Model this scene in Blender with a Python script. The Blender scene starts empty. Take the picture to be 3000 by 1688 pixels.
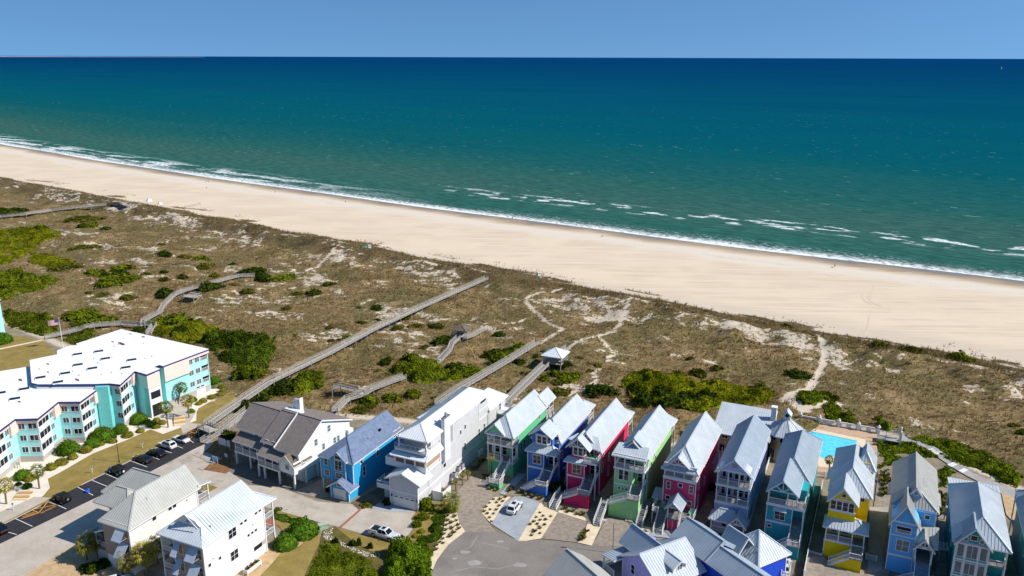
import bpy, bmesh, math, random
import numpy as np
from mathutils import Vector, Matrix
random.seed(7); rng = np.random.default_rng(11)
C = bpy.context.scene.collection
sc = bpy.context.scene
# ------------------------------------------------------------------ camera geometry (metres; camera over the origin, 85 m up)
FPX=2430.; CAMH=85.; PITCH=math.atan(676/2430.); CXP,CYP=1500.,844.; ROLL=math.radians(0.17)
CP,SP=math.cos(PITCH),math.sin(PITCH)
def P(px,py,z=0.):
    """photo pixel -> point of the place at height z"""
    x=px-CXP; y=py-CYP; c,s=math.cos(ROLL),math.sin(ROLL)
    x,y=c*x+s*y,-s*x+c*y
    d=(x,FPX*CP-y*SP,-FPX*SP-y*CP); t=(z-CAMH)/d[2]
    return (d[0]*t,d[1]*t,z)
ZT=dict(A1=(0,880,4.025),A2=(0,1240,3.234),A3=(580,1120,4.025),A4=(200,1340,4.025),A5=(1080,1100,3.45),A6=(1380,1100,3.45),
B1=(1800,1140,3.15),B2=(2200,1180,2.852),B3=(2560,1220,3.095),B4=(1540,1420,3.3026),B5=(900,1380,3.68),B6=(2080,1160,4.155),
C1=(0,380,3.22),C2=(0,780,3.22),C3=(700,700,3.01875),C4=(1400,780,3.22),C5=(2200,900,3.15),C6=(1400,480,2.576),C7=(2200,560,3.22),
E1=(0,940,4.025),E2=(350,1000,4.83),E3=(0,1500,6.133),E4=(2080,1500,6.44),E5=(2700,1400,5.03),E6=(560,1580,5.8545),E7=(80,1400,8.05),N=(0,0,1))
def G(zn,x,y,z=0.):
    o=ZT[zn]; return P(o[0]+x/o[2],o[1]+y/o[2],z)
def GS(zn,pts,z=0.): return [G(zn,x,y,z) for x,y in pts]
def ST(X,Y): return 0.807*X-0.590*Y, 0.590*X+0.807*Y        # along / across the shore
def XY(s,t): return 0.807*s+0.590*t, -0.590*s+0.807*t
def shore_t(s): return 369.5+9.1e-5*(np.maximum(s,-1300.)+486.)**2
# ------------------------------------------------------------------ materials
def lin(c):
    if isinstance(c,str):
        c=c.lstrip('#'); c=tuple(int(c[i:i+2],16)/255 for i in (0,2,4))
        c=tuple(x/12.92 if x<=.04045 else ((x+.055)/1.055)**2.4 for x in c)
    return tuple(c)[:3]
M={}
class NT:
    def __init__(s,m):
        m.use_nodes=True; s.t=m.node_tree; s.n=s.t.nodes; s.n.clear()
    def add(s,ty,**kw):
        n=s.n.new(ty)
        for k,v in kw.items():
            if k=='inp':
                for a,b in v.items():
                    if hasattr(b,'is_output') : s.t.links.new(b,n.inputs[a])
                    else: n.inputs[a].default_value=b
            else: setattr(n,k,v)
        return n
    def math(s,op,a,b=0.,c=0.,clamp=False):
        n=s.add('ShaderNodeMath',operation=op,use_clamp=clamp)
        for i,v in enumerate((a,b,c)):
            if hasattr(v,'is_output'): s.t.links.new(v,n.inputs[i])
            else: n.inputs[i].default_value=v
        return n.outputs[0]
    def noise(s,vec,scale,detail=3,rough=.55):
        n=s.add('ShaderNodeTexNoise',inp={'Scale':scale,'Detail':detail,'Roughness':rough})
        if vec is not None: s.t.links.new(vec,n.inputs['Vector'])
        return n.outputs['Fac']
    def step(s,v,a,b,lo=0.,hi=1.,smooth=True):
        n=s.add('ShaderNodeMapRange',interpolation_type='SMOOTHSTEP' if smooth else 'LINEAR',inp={'Value':v,'From Min':a,'From Max':b,'To Min':lo,'To Max':hi}); return n.outputs[0]
    def mix(s,f,a,b,mode='MIX'):
        n=s.add('ShaderNodeMix',data_type='RGBA',blend_type=mode)
        for i,v in ((0,f),(6,a),(7,b)):
            if hasattr(v,'is_output'): s.t.links.new(v,n.inputs[i])
            else: n.inputs[i].default_value=(v if i==0 else tuple(v)+(1,) if len(v)==3 else v)
        return n.outputs[2]
    def out(s,col,rough=.6,metal=0.,spec=.3,bump=None,bs=.3,bd=.05,**kw):
        p=s.add('ShaderNodeBsdfPrincipled'); o=s.add('ShaderNodeOutputMaterial')
        for k,v in (('Base Color',col),('Roughness',rough),('Metallic',metal),('Specular IOR Level',spec),*kw.items()):
            if hasattr(v,'is_output'): s.t.links.new(v,p.inputs[k])
            else: p.inputs[k].default_value=(tuple(v)+(1,) if isinstance(v,tuple) and len(v)==3 else v)
        if bump is not None:
            b=s.add('ShaderNodeBump',inp={'Height':bump,'Strength':bs,'Distance':bd}); s.t.links.new(b.outputs[0],p.inputs['Normal'])
        s.t.links.new(p.outputs[0],o.inputs[0]); return p
def mat(name,col,rough=.6,metal=0.,var=.12,scale=1.2,fine=9.,bump=.15,spec=.3,bd=.03):
    """painted / weathered surface: base colour with soft stains and fine grain"""
    if name in M: return M[name]
    m=bpy.data.materials.new(name); t=NT(m); col=lin(col)
    g=t.add('ShaderNodeNewGeometry').outputs['Position']
    a=t.noise(g,scale,4); b=t.noise(g,fine,3)
    f=t.math('ADD',t.math('MULTIPLY',a,.6),t.math('MULTIPLY',b,.4))
    f=t.step(f,.3,.7)
    c=t.mix(f,tuple(x*(1-var) for x in col),tuple(min(x*(1+var),.95) for x in col))
    t.out(c,rough,metal,spec,bump=b,bs=bump,bd=bd); M[name]=m; return m
def siding(name,col,horizontal=True,pitch=.2,var=.07,rough=.55):
    """lap siding: real courses as bump and a slight tone per board"""
    if name in M: return M[name]
    m=bpy.data.materials.new(name); t=NT(m); col=lin(col)
    g=t.add('ShaderNodeNewGeometry').outputs['Position']
    sx=t.add('ShaderNodeSeparateXYZ',inp={0:g})
    z=sx.outputs[2]
    fr=t.math('FRACT',t.math('DIVIDE',z,pitch))
    a=t.noise(g,.9,4); b=t.noise(g,14.,2)
    f=t.step(t.math('ADD',t.math('MULTIPLY',a,.65),t.math('MULTIPLY',b,.35)),.3,.7)
    c=t.mix(f,tuple(x*(1-var) for x in col),tuple(min(x*(1+var),.92) for x in col))
    t.out(c,rough,0,.25,bump=fr,bs=.5,bd=.03); M[name]=m; return m
def ground(name,c1,c2,scale=.6,fine=6.,rough=.9,bump=.4,bd=.05,c3=None,w=(.35,.65)):
    if name in M: return M[name]
    m=bpy.data.materials.new(name); t=NT(m); c1,c2=lin(c1),lin(c2)
    g=t.add('ShaderNodeNewGeometry').outputs['Position']
    a=t.noise(g,scale,5,.6); b=t.noise(g,fine,4,.65)
    f=t.step(t.math('ADD',t.math('MULTIPLY',a,.55),t.math('MULTIPLY',b,.45)),w[0],w[1])
    c=t.mix(f,c1,c2)
    if c3:
        k=t.step(t.noise(g,scale*.35,5,.7),.56,.72); c=t.mix(k,c,lin(c3))
    t.out(c,rough,0,.15,bump=b,bs=bump,bd=bd); M[name]=m; return m
def leafmat(name,dark,light,scale=.5,trans=.25):
    if name in M: return M[name]
    m=bpy.data.materials.new(name); t=NT(m)
    g=t.add('ShaderNodeNewGeometry').outputs['Position']
    a=t.noise(g,scale,3); b=t.noise(g,scale*9,2)
    f=t.step(t.math('ADD',t.math('MULTIPLY',a,.5),t.math('MULTIPLY',b,.5)),.36,.64)
    c=t.mix(f,lin(dark),lin(light)); k=t.step(t.noise(g,scale*.22,3),.44,.62); c=t.mix(t.math('MULTIPLY',k,.75),c,t.mix(f,tuple(x*.55 for x in lin(dark)),tuple(a*.42+b*.22 for a,b in zip(lin(light),lin('#2f4a12')))))
    d=t.add('ShaderNodeBsdfDiffuse'); t.t.links.new(c,d.inputs[0])
    tr=t.add('ShaderNodeBsdfTranslucent'); t.t.links.new(c,tr.inputs[0])
    mx=t.add('ShaderNodeMixShader',inp={0:trans}); t.t.links.new(d.outputs[0],mx.inputs[1]); t.t.links.new(tr.outputs[0],mx.inputs[2])
    o=t.add('ShaderNodeOutputMaterial'); t.t.links.new(mx.outputs[0],o.inputs[0]); M[name]=m; return m
# ------------------------------------------------------------------ mesh builder
class MB:
    def __init__(s): s.v=[]; s.f=[]
    def add(s,vs,fs):
        k=len(s.v); s.v+= [tuple(p) for p in vs]; s.f+=[tuple(i+k for i in f) for f in fs]; return s
    def box(s,x0,x1,y0,y1,z0,z1):
        return s.add([(x0,y0,z0),(x1,y0,z0),(x1,y1,z0),(x0,y1,z0),(x0,y0,z1),(x1,y0,z1),(x1,y1,z1),(x0,y1,z1)],
          [(0,3,2,1),(4,5,6,7),(0,1,5,4),(1,2,6,5),(2,3,7,6),(3,0,4,7)])
    def prism(s,poly,z0,z1):
        n=len(poly); a=sum(poly[i][0]*poly[(i+1)%n][1]-poly[(i+1)%n][0]*poly[i][1] for i in range(n))
        if a<0: poly=poly[::-1]
        v=[(p[0],p[1],z0) for p in poly]+[(p[0],p[1],z1) for p in poly]
        return s.add(v,[tuple(range(n))[::-1],tuple(range(n,2*n))]+[(i,(i+1)%n,n+(i+1)%n,n+i) for i in range(n)])
    def xprism(s,poly_yz,x0,x1):
        n=len(poly_yz); v=[(x0,p[0],p[1]) for p in poly_yz]+[(x1,p[0],p[1]) for p in poly_yz]
        return s.add(v,[tuple(range(n))[::-1],tuple(range(n,2*n))]+[(i,(i+1)%n,n+(i+1)%n,n+i) for i in range(n)])
    def yprism(s,poly_xz,y0,y1):
        n=len(poly_xz); v=[(p[0],y0,p[1]) for p in poly_xz]+[(p[0],y1,p[1]) for p in poly_xz]
        return s.add(v,[tuple(range(n)),tuple(range(n,2*n))[::-1]]+[(i,n+i,n+(i+1)%n,(i+1)%n) for i in range(n)])
    def slab(s,poly,th=.12):
        n=len(poly); v=list(poly)+[(p[0],p[1],p[2]-th) for p in poly]
        return s.add(v,[tuple(range(n)),tuple(range(n,2*n))[::-1]]+[(i,n+i,n+(i+1)%n,(i+1)%n) for i in range(n)])
    def bar(s,p,q,w=.05,h=None,up=(0,0,1)):
        h=h or w; p,q=Vector(p),Vector(q); d=(q-p)
        if d.length<1e-5: return s
        d.normalize(); u=Vector(up)
        if abs(d.dot(u))>.98: u=Vector((0,1,0)) if abs(d.y)<.9 else Vector((1,0,0))
        a=d.cross(u).normalized(); b=a.cross(d).normalized(); v=[]
        for c in (p,q):
            for i,j in ((-1,-1),(1,-1),(1,1),(-1,1)): v.append(tuple(c+a*(i*w/2)+b*(j*h/2)))
        return s.add(v,[(3,2,1,0),(4,5,6,7),(0,1,5,4),(1,2,6,5),(2,3,7,6),(3,0,4,7)])
    def tube(s,p,q,r0,r1=None,n=8,cap=True):
        r1=r0 if r1 is None else r1; p,q=Vector(p),Vector(q); d=(q-p).normalized()
        u=Vector((0,0,1)) if abs(d.z)<.9 else Vector((1,0,0)); a=d.cross(u).normalized(); b=d.cross(a); v=[]
        for c,r in ((p,r0),(q,r1)):
            for i in range(n):
                t=2*math.pi*i/n; v.append(tuple(c+a*(r*math.cos(t))+b*(r*math.sin(t))))
        f=[(i,n+i,n+(i+1)%n,(i+1)%n) for i in range(n)]
        if cap: f+=[tuple(range(n)),tuple(range(n,2*n))[::-1]]
        return s.add(v,f)
    def lathe(s,prof,cx=0,cy=0,n=12):
        v=[];f=[]
        for r,z in prof:
            for i in range(n): v.append((cx+r*math.cos(2*math.pi*i/n),cy+r*math.sin(2*math.pi*i/n),z))
        for k in range(len(prof)-1):
            for i in range(n): f.append((k*n+i,k*n+(i+1)%n,(k+1)*n+(i+1)%n,(k+1)*n+i))
        f+=[tuple(range(n))[::-1],tuple(range((len(prof)-1)*n,len(prof)*n))]
        return s.add(v,f)
    def ell(s,c,r,n=8,m=6):
        v=[];f=[]
        for j in range(1,m):
            a=math.pi*j/m
            for i in range(n): v.append((c[0]+r[0]*math.sin(a)*math.cos(2*math.pi*i/n),c[1]+r[1]*math.sin(a)*math.sin(2*math.pi*i/n),c[2]+r[2]*math.cos(a)))
        t=len(v); v+=[(c[0],c[1],c[2]+r[2]),(c[0],c[1],c[2]-r[2])]
        for j in range(m-2):
            for i in range(n): f.append((j*n+i,(j+1)*n+i,(j+1)*n+(i+1)%n,j*n+(i+1)%n))
        for i in range(n): f.append((t,i,(i+1)%n)); f.append((t+1,(m-2)*n+(i+1)%n,(m-2)*n+i))
        return s.add(v,f)
    def mesh(s,name,m,smooth=False):
        me=bpy.data.meshes.new(name); me.from_pydata(s.v,[],s.f)
        if m: me.materials.append(m)
        if smooth:
            me.polygons.foreach_set('use_smooth',[True]*len(me.polygons))
        me.update(); return me
    def build(s,name,m,parent=None,smooth=False,loc=None):
        o=bpy.data.objects.new(name,s.mesh(name,m,smooth)); C.objects.link(o)
        if parent: o.parent=parent
        if loc: o.location=loc
        return o
def npmesh(name,verts,faces,m,smooth=False,attrs=None):
    me=bpy.data.meshes.new(name); verts=np.asarray(verts,np.float32); faces=np.asarray(faces,np.int32); n,k=faces.shape
    me.vertices.add(len(verts)); me.vertices.foreach_set('co',verts.ravel())
    me.loops.add(n*k); me.loops.foreach_set('vertex_index',faces.ravel())
    me.polygons.add(n); me.polygons.foreach_set('loop_start',np.arange(0,n*k,k,dtype=np.int32))
    try: me.polygons.foreach_set('loop_total',np.full(n,k,np.int32))
    except Exception: pass
    for a,v in (attrs or {}).items():
        at=me.attributes.new(a,'FLOAT','POINT'); at.data.foreach_set('value',np.asarray(v,np.float32).ravel())
    if m: me.materials.append(m)
    me.update(calc_edges=True)
    if smooth: me.polygons.foreach_set('use_smooth',np.ones(n,bool))
    return me
def link(name,me,parent=None):
    o=bpy.data.objects.new(name,me); C.objects.link(o)
    if parent: o.parent=parent
    return o
def tag(o,label=None,cat=None,group=None,kind=None):
    if label: o['label']=label
    if cat: o['category']=cat
    if group: o['group']=group
    if kind: o['kind']=kind
    return o
def thing(name,label,cat,loc=(0,0,0),rz=0.,group=None):
    o=bpy.data.objects.new(name,None); C.objects.link(o); o.location=loc; o.rotation_euler=(0,0,rz); o.empty_display_size=.5
    return tag(o,label,cat,group)
def dup(root,loc,rz=None,label=None,scale=None):
    r=root.copy(); C.objects.link(r); r.location=loc
    if rz is not None: r.rotation_euler=(0,0,rz)
    if scale is not None: r.scale=scale if isinstance(scale,tuple) else (scale,)*3
    if label: r['label']=label
    for ch in list(root.children):
        c=ch.copy(); C.objects.link(c); c.parent=r
        for g in list(ch.children):
            d=g.copy(); C.objects.link(d); d.parent=c
    return r
# ------------------------------------------------------------------ noise on arrays
def _hash(ix,iy,seed):
    h=(ix.astype(np.int64)*374761393+iy.astype(np.int64)*668265263+seed*1442695041)&0x7fffffff
    h=((h^(h>>13))*1274126177)&0x7fffffff
    return ((h^(h>>16))&0xffff)/65535.
def vnoise(x,y,seed=0):
    ix=np.floor(x);iy=np.floor(y);fx=x-ix;fy=y-iy; fx=fx*fx*(3-2*fx);fy=fy*fy*(3-2*fy)
    a=_hash(ix,iy,seed);b=_hash(ix+1,iy,seed);c=_hash(ix,iy+1,seed);d=_hash(ix+1,iy+1,seed)
    return a+(b-a)*fx+(c-a)*fy+(a-b-c+d)*fx*fy
def fbm(x,y,seed=0,o=4):
    r=0;a=.5;t=0
    for i in range(o):
        r=r+a*vnoise(x*2**i,y*2**i,seed+i*17); t+=a; a*=.5
    return r/t
def sst(x,a,b):
    t=np.clip((x-a)/(b-a),0,1); return t*t*(3-2*t)
def seg_dist(X,Y,pts):
    d=np.full(np.shape(X),1e9)
    for (ax,ay),(bx,by) in zip(pts[:-1],pts[1:]):
        vx,vy=bx-ax,by-ay; L=vx*vx+vy*vy+1e-9
        u=np.clip(((X-ax)*vx+(Y-ay)*vy)/L,0,1); d=np.minimum(d,np.hypot(X-ax-u*vx,Y-ay-u*vy))
    return d
def in_poly(X,Y,poly):
    r=np.zeros(np.shape(X),bool); n=len(poly)
    for i in range(n):
        x0,y0=poly[i][:2];x1,y1=poly[(i+1)%n][:2]
        c=((y0>Y)!=(y1>Y))&(X<(x1-x0)*(Y-y0)/(y1-y0+1e-12)+x0); r^=c
    return r
# ------------------------------------------------------------------ lie of the land
_DS=np.array([(-900,112),(-265,112),(-205,110),(-171,114),(-130,134),(-103,146),(-82,150),(-74,158),(-66,172),(-50,177),(-46,194),(-34,196),(-18,191),(-5,184),(12,176),(60,172)],float)
def dune_start(s): return np.interp(s,_DS[:,0],_DS[:,1])
def land_z(X,Y):
    s,t=ST(X,Y); t0=dune_start(s); w=sst(t,t0+3,t0+20)
    hill=(fbm(s/38+7,t/24,3)-.42)*5.2+(fbm(s/11,t/8,9,3)-.5)*3.2+(fbm(s/5,t/4,19,3)-.5)*1.3
    rid=np.exp(-((t-250-6*(fbm(s/60,t*0,5)-.5)*2)/8.5)**2)*(1.2+3.2*fbm(s/26,t*0+3,21,3))
    rid=rid+np.exp(-((t-247)/12)**2)*(fbm(s/6,t/4.5,27,3)-.5)*3.2
    toe=264+10*(fbm(s/34,t*0,33,3)-.5)
    d=w*(np.maximum(hill,-.5)*(1-sst(t,toe-24,toe-2))*.8+.3+rid)
    b=sst(t,toe-3,toe+12)
    beach=-.7-2.3*(t-266)/(shore_t(s)-266)
    return np.where(t<t0+3,0.,d*(1-b)+beach*b*sst(t,t0+3,t0+20))
def lz(x,y): return float(land_z(np.array([x],float),np.array([y],float))[0])
# ================================================================== light, sky, camera
SUN_AZ,SUN_EL=math.radians(103),math.radians(42)
w=bpy.data.worlds.new('World'); sc.world=w; w.use_nodes=True
wt=w.node_tree; wn=wt.nodes; wn.clear()
sky=wn.new('ShaderNodeTexSky'); sky.sky_type='NISHITA'; sky.sun_disc=False; sky.sun_elevation=SUN_EL; sky.sun_rotation=SUN_AZ
sky.air_density=1.0; sky.dust_density=.25; sky.ozone_density=2.5; sky.altitude=60
tc=wn.new('ShaderNodeTexCoord'); sp=wn.new('ShaderNodeSeparateXYZ'); wt.links.new(tc.outputs['Generated'],sp.inputs[0])
mz=wn.new('ShaderNodeMath'); mz.operation='MULTIPLY_ADD'; mz.inputs[1].default_value=1.3; mz.inputs[2].default_value=.30; wt.links.new(sp.outputs[2],mz.inputs[0])
cb=wn.new('ShaderNodeCombineXYZ'); wt.links.new(sp.outputs[0],cb.inputs[0]); wt.links.new(sp.outputs[1],cb.inputs[1]); wt.links.new(mz.outputs[0],cb.inputs[2])
nv=wn.new('ShaderNodeVectorMath'); nv.operation='NORMALIZE'; wt.links.new(cb.outputs[0],nv.inputs[0]); wt.links.new(nv.outputs[0],sky.inputs[0])
hs=wn.new('ShaderNodeHueSaturation'); hs.inputs['Saturation'].default_value=1.2; hs.inputs['Value'].default_value=1.0; hs.inputs['Hue'].default_value=.496
wt.links.new(sky.outputs[0],hs.inputs['Color'])
bg=wn.new('ShaderNodeBackground'); bg.inputs[1].default_value=.118; wt.links.new(hs.outputs[0],bg.inputs[0])
wo=wn.new('ShaderNodeOutputWorld'); wt.links.new(bg.outputs[0],wo.inputs[0])
sd=bpy.data.lights.new('sun','SUN'); sd.energy=4.7; sd.angle=math.radians(.5); sd.color=(1.,.955,.88)
so=bpy.data.objects.new('sun',sd); C.objects.link(so); so.location=(200,-60,220)
sdir=Vector((math.sin(SUN_AZ)*math.cos(SUN_EL),math.cos(SUN_AZ)*math.cos(SUN_EL),math.sin(SUN_EL)))
so.rotation_euler=(-sdir).to_track_quat('-Z','Y').to_euler()
cd=bpy.data.cameras.new('camera'); cam=bpy.data.objects.new('camera',cd); C.objects.link(cam); sc.camera=cam
cam.location=(0,0,CAMH); cd.sensor_width=36; cd.lens=36*FPX/3000.; cd.clip_start=1; cd.clip_end=2000000
Rm=Matrix.Rotation(math.pi/2-PITCH,4,'X')@Matrix.Rotation(ROLL,4,'Z'); cam.rotation_euler=Rm.to_euler()
sc.view_settings.view_transform='Standard'; sc.view_settings.look='None'; sc.view_settings.exposure=.36; sc.view_settings.gamma=1
sc.cycles.max_bounces=6; sc.cycles.diffuse_bounces=3; sc.cycles.glossy_bounces=2; sc.cycles.transmission_bounces=2; sc.cycles.caustics_reflective=False; sc.cycles.caustics_refractive=False
# ================================================================== terrain
PATHS=[ (1.1,GS('C4',[(800,245),(700,285),(545,305),(470,320),(455,360),(500,420),(570,470),(640,530),(700,575),(795,612),(770,640),(700,680),(570,735)])),
 (1.2,GS('C4',[(1470,330),(1450,365),(1400,470),(1360,540),(1320,620),(1270,650),(1130,675),(1040,715),(960,750),(860,800)])),
 (1.0,GS('C4',[(1130,680),(1200,760),(1275,850),(1230,890),(1240,930),(1130,1000),(1090,1030),(1120,1090),(1000,1150),(760,1240)])),
 (1.9,GS('C5',[(600,300),(650,380),(680,450),(640,590),(590,690),(520,790),(400,840),(330,870)])),
 (1.6,GS('C3',[(600,285),(720,235),(830,165),(850,130)])),(1.0,GS('C3',[(830,165),(900,180),(935,215)])),
 (2.6,GS('C3',[(2200,350),(2100,300),(2010,262)])),(.9,GS('C3',[(2050,860),(2150,800),(2190,760)])),(3.0,GS('C5',[(470,985),(620,950),(790,920)])),
 (3.0,GS('C5',[(300,900),(370,850),(420,950),(480,990)])),(.5,GS('C4',[(240,545),(420,520),(545,470)]))]
PATHS=[(wd,[p[:2] for p in pp]) for wd,pp in PATHS]
def bare_f(X,Y):
    s,t=ST(X,Y)
    n=fbm(s/15+3,t/9,51,4)*.5+fbm(s/3.2,t/2.2,61,4)*.5
    ridge=np.exp(-((t-243)/13)**2); mid=np.exp(-((t-185)/26)**2)*sst(-s,40,190)
    near=np.exp(-((t-dune_start(s)-12)/10)**2)*.5
    return sst(n+.13*ridge*(.5+.9*fbm(s/30,t*0,71))+.10*mid+.02*near,.53,.78)
def path_f(X,Y):
    r=np.zeros(np.shape(X))
    for wd,pp in PATHS: r=np.maximum(r,1-sst(seg_dist(X,Y,pp),wd*.25,wd*.55+.35))
    return r
def veg_f(X,Y):
    s,t=ST(X,Y); t0=dune_start(s); toe=264+10*(fbm(s/34,t*0,33,3)-.5)
    v=sst(t,t0-2,t0+6)*(1-sst(t,toe-3,toe+4))
    fore=sst(fbm(s/17,t/7,81,3),.52,.66)*(1-sst(t,toe+4,toe+18+14*sst(-s,330,520)))*sst(t,toe-2,toe+3)*.75
    return np.maximum(v,fore)
def axis(parts):
    out=[]
    for a,b,st in parts: out+=list(np.arange(a,b,st))
    return np.array(out+[parts[-1][1]],float)
sa=axis([(-9000,-1400,400),(-1400,-620,6),(-620,-320,2.2),(-320,70,1.4),(70,300,4),(300,6000,400)])
ta=axis([(-6000,-100,300),(-100,100,6),(100,130,2),(130,280,1.15),(280,420,3.),(420,480,20)])
S,T=np.meshgrid(sa,ta); X,Y=XY(S,T)
zs=land_z(X,Y)
ns,nt=len(sa),len(ta); idx=np.arange(ns*nt).reshape(nt,ns)
fc=np.stack([idx[:-1,:-1],idx[:-1,1:],idx[1:,1:],idx[1:,:-1]],-1).reshape(-1,4)
bare=bare_f(X,Y); pth=path_f(X,Y); veg=veg_f(X,Y); dd=T-shore_t(S)
zs=zs-pth*.25*(T>100)+ (fbm(X/2.2,Y/2.2,91,3)-.5)*.5*veg*(1-pth)
m=bpy.data.materials.new('dune_and_beach_ground'); t=NT(m)
def attr(n): return t.add('ShaderNodeAttribute',attribute_name=n).outputs['Fac']
pos=t.add('ShaderNodeNewGeometry').outputs['Position']
nf=t.noise(pos,1.7,5,.7); nm=t.noise(pos,.22,4,.6); nl=t.noise(pos,.035,4,.55); ng=t.noise(pos,6.,3,.6)
# raked bands along the beach
ms=t.add('ShaderNodeMapping',inp={'Vector':pos}); ms.inputs['Rotation'].default_value=(0,0,math.radians(36.2)); ms.inputs['Scale'].default_value=(.018,.55,1)
band=t.noise(ms.outputs[0],1.,5,.6)
ms2=t.add('ShaderNodeMapping',inp={'Vector':pos}); ms2.inputs['Rotation'].default_value=(0,0,math.radians(37.5)); ms2.inputs['Scale'].default_value=(.05,1.6,1)
band2=t.noise(ms2.outputs[0],1.,3,.6)
dry=t.mix(t.step(t.math('ADD',t.math('MULTIPLY',band,.6),t.math('MULTIPLY',band2,.4)),.36,.62),(.53,.412,.292),(.645,.53,.405))
dry=t.mix(t.step(nl,.42,.66),dry,(.635,.52,.385))
d=attr('d'); dn=t.math('ADD',d,t.math('MULTIPLY',t.math('SUBTRACT',nl,.5),18.))
pale=t.step(dn,-38,-24); pale2=t.step(dn,-12,-20); pale=t.math('MULTIPLY',pale,pale2)
c=t.mix(t.math('MULTIPLY',pale,.7),dry,(.63,.565,.48))
wetm=t.step(t.math('ADD',dn,t.math('MULTIPLY',t.math('SUBTRACT',band,.5),14.)),-17,-5)
c=t.mix(wetm,c,(.30,.225,.15)); wet2=t.step(dn,-5.,-1.); c=t.mix(wet2,c,(.21,.175,.14))
wr=t.math('MULTIPLY',t.math('MULTIPLY',t.step(dn,-27,-25),t.step(dn,-21,-23)),t.step(t.math('ADD',nf,t.math('MULTIPLY',nl,.5)),.78,.92)); c=t.mix(t.math('MULTIPLY',wr,.45),c,(.25,.18,.11))
white=t.mix(nf,(.40,.325,.235),(.62,.535,.43))
toe=t.step(d,-98,-112); c=t.mix(t.math('MULTIPLY',toe,.8),c,white)
b=t.math('ADD',attr('bare'),t.math('MULTIPLY',t.math('SUBTRACT',nf,.5),1.4))
b=t.math('ADD',b,t.math('MULTIPLY',t.math('SUBTRACT',t.noise(pos,.62,5,.72),.5),3.4))
b=t.step(b,.62,.92)
v1=t.mix(t.step(nm,.35,.65),(.118,.074,.026),(.235,.158,.064)); v1=t.mix(t.step(nl,.45,.62),v1,(.125,.10,.030))
olv=t.noise(pos,.085,4,.6); v1=t.mix(t.math('MULTIPLY',t.step(olv,.52,.64),.8),v1,(.105,.092,.028)); v1=t.mix(t.math('MULTIPLY',t.step(olv,.44,.34),.7),v1,(.29,.20,.098)); v1=t.mix(t.step(nf,.52,.66),v1,(.36,.27,.145)); v1=t.mix(t.step(ng,.55,.66),v1,(.04,.030,.012))
scarp=t.math('MULTIPLY',t.step(t.math('ADD',d,t.math('MULTIPLY',nm,16.)),-132,-120),t.step(t.math('ADD',d,t.math('MULTIPLY',nm,10.)),-94,-100)); v1=t.mix(t.math('MULTIPLY',scarp,.62),v1,(.062,.046,.021))
vc=t.mix(b,v1,white)
vm=t.step(t.math('ADD',attr('veg'),t.math('MULTIPLY',t.math('SUBTRACT',nf,.5),.9)),.3,.6)
c=t.mix(vm,c,vc)
pm=t.step(t.math('ADD',attr('path'),t.math('MULTIPLY',t.math('SUBTRACT',nf,.5),.8)),.3,.6)
c=t.mix(pm,c,t.mix(nf,(.46,.38,.29),(.60,.51,.41)))
built=attr('built'); c=t.mix(t.step(t.math('ADD',built,t.math('MULTIPLY',t.math('SUBTRACT',nf,.5),1.2)),.3,.7),c,t.mix(t.step(t.math('ADD',t.math('MULTIPLY',nm,.5),t.math('MULTIPLY',ng,.5)),.38,.62),(.15,.125,.075),(.31,.255,.185)))
rg=t.step(dn,-8,0,.95,.32)
t.out(c,rg,0,.25,bump=t.math('ADD',nf,t.math('MULTIPLY',band2,.8)),bs=.55,bd=.12)
me=npmesh('ground',np.stack([X,Y,zs],-1).reshape(-1,3),fc,m,True,dict(bare=bare,path=pth,veg=veg,d=dd,built=1-sst(T,dune_start(S)-4,dune_start(S)+2)))
tag(link('ground',me),kind='structure')
# ================================================================== sea
sm=bpy.data.materials.new('sea_water'); t=NT(sm)
pos=t.add('ShaderNodeNewGeometry').outputs['Position']
def dotv(v): 
    n=t.add('ShaderNodeVectorMath',operation='DOT_PRODUCT'); t.t.links.new(pos,n.inputs[0]); n.inputs[1].default_value=v; return n.outputs['Value']
s_=dotv((.807,-.590,0)); t_=dotv((.590,.807,0))
sq=t.math('ADD',t.math('MAXIMUM',s_,-1300.),486.); dsea=t.math('SUBTRACT',t_,t.math('MULTIPLY_ADD',t.math('MULTIPLY',sq,sq),9.1e-5,369.5))
def st(a,bb,off=0.):
    return t.add('ShaderNodeCombineXYZ',inp={0:t.math('MULTIPLY',s_,a),1:t.math('MULTIPLY',t_,bb),2:off}).outputs[0]
big=t.noise(st(.0011,.0042),1.,4,.6); midn=t.noise(st(.012,.05),1.,4,.6); wave=t.noise(st(.09,.34,3.),1.,4,.65); chop=t.noise(st(.5,1.1,5.),1.,3,.6)
ld=t.math('LOGARITHM',t.math('MAXIMUM',t.math('ADD',dsea,t.math('MULTIPLY',t.math('SUBTRACT',midn,.5),28.)),1.),10.)
fr=t.math('ADD',t.math('DIVIDE',ld,4.6),t.math('MULTIPLY',t.math('SUBTRACT',big,.5),.16))
r=t.add('ShaderNodeValToRGB',inp={0:fr}); el=r.color_ramp.elements
stops=[(.0,(.09,.11,.085)),(.2,(.045,.105,.085)),(.3,(.024,.110,.088)),(.385,(.036,.118,.094)),(.43,(.040,.114,.094)),(.48,(.018,.104,.092)),(.55,(.002,.086,.104)),(.62,(.0005,.077,.116)),(.70,(.0003,.060,.120)),(.78,(.0002,.045,.118)),(.88,(.0002,.036,.116)),(1.,(.0002,.036,.128))]
el[0].position,el[0].color=stops[0][0],stops[0][1]+(1,); el[1].position,el[1].color=stops[-1][0],stops[-1][1]+(1,)
for p_,c_ in stops[1:-1]:
    e=el.new(p_); e.color=c_+(1,)
c=r.outputs[0]
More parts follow.
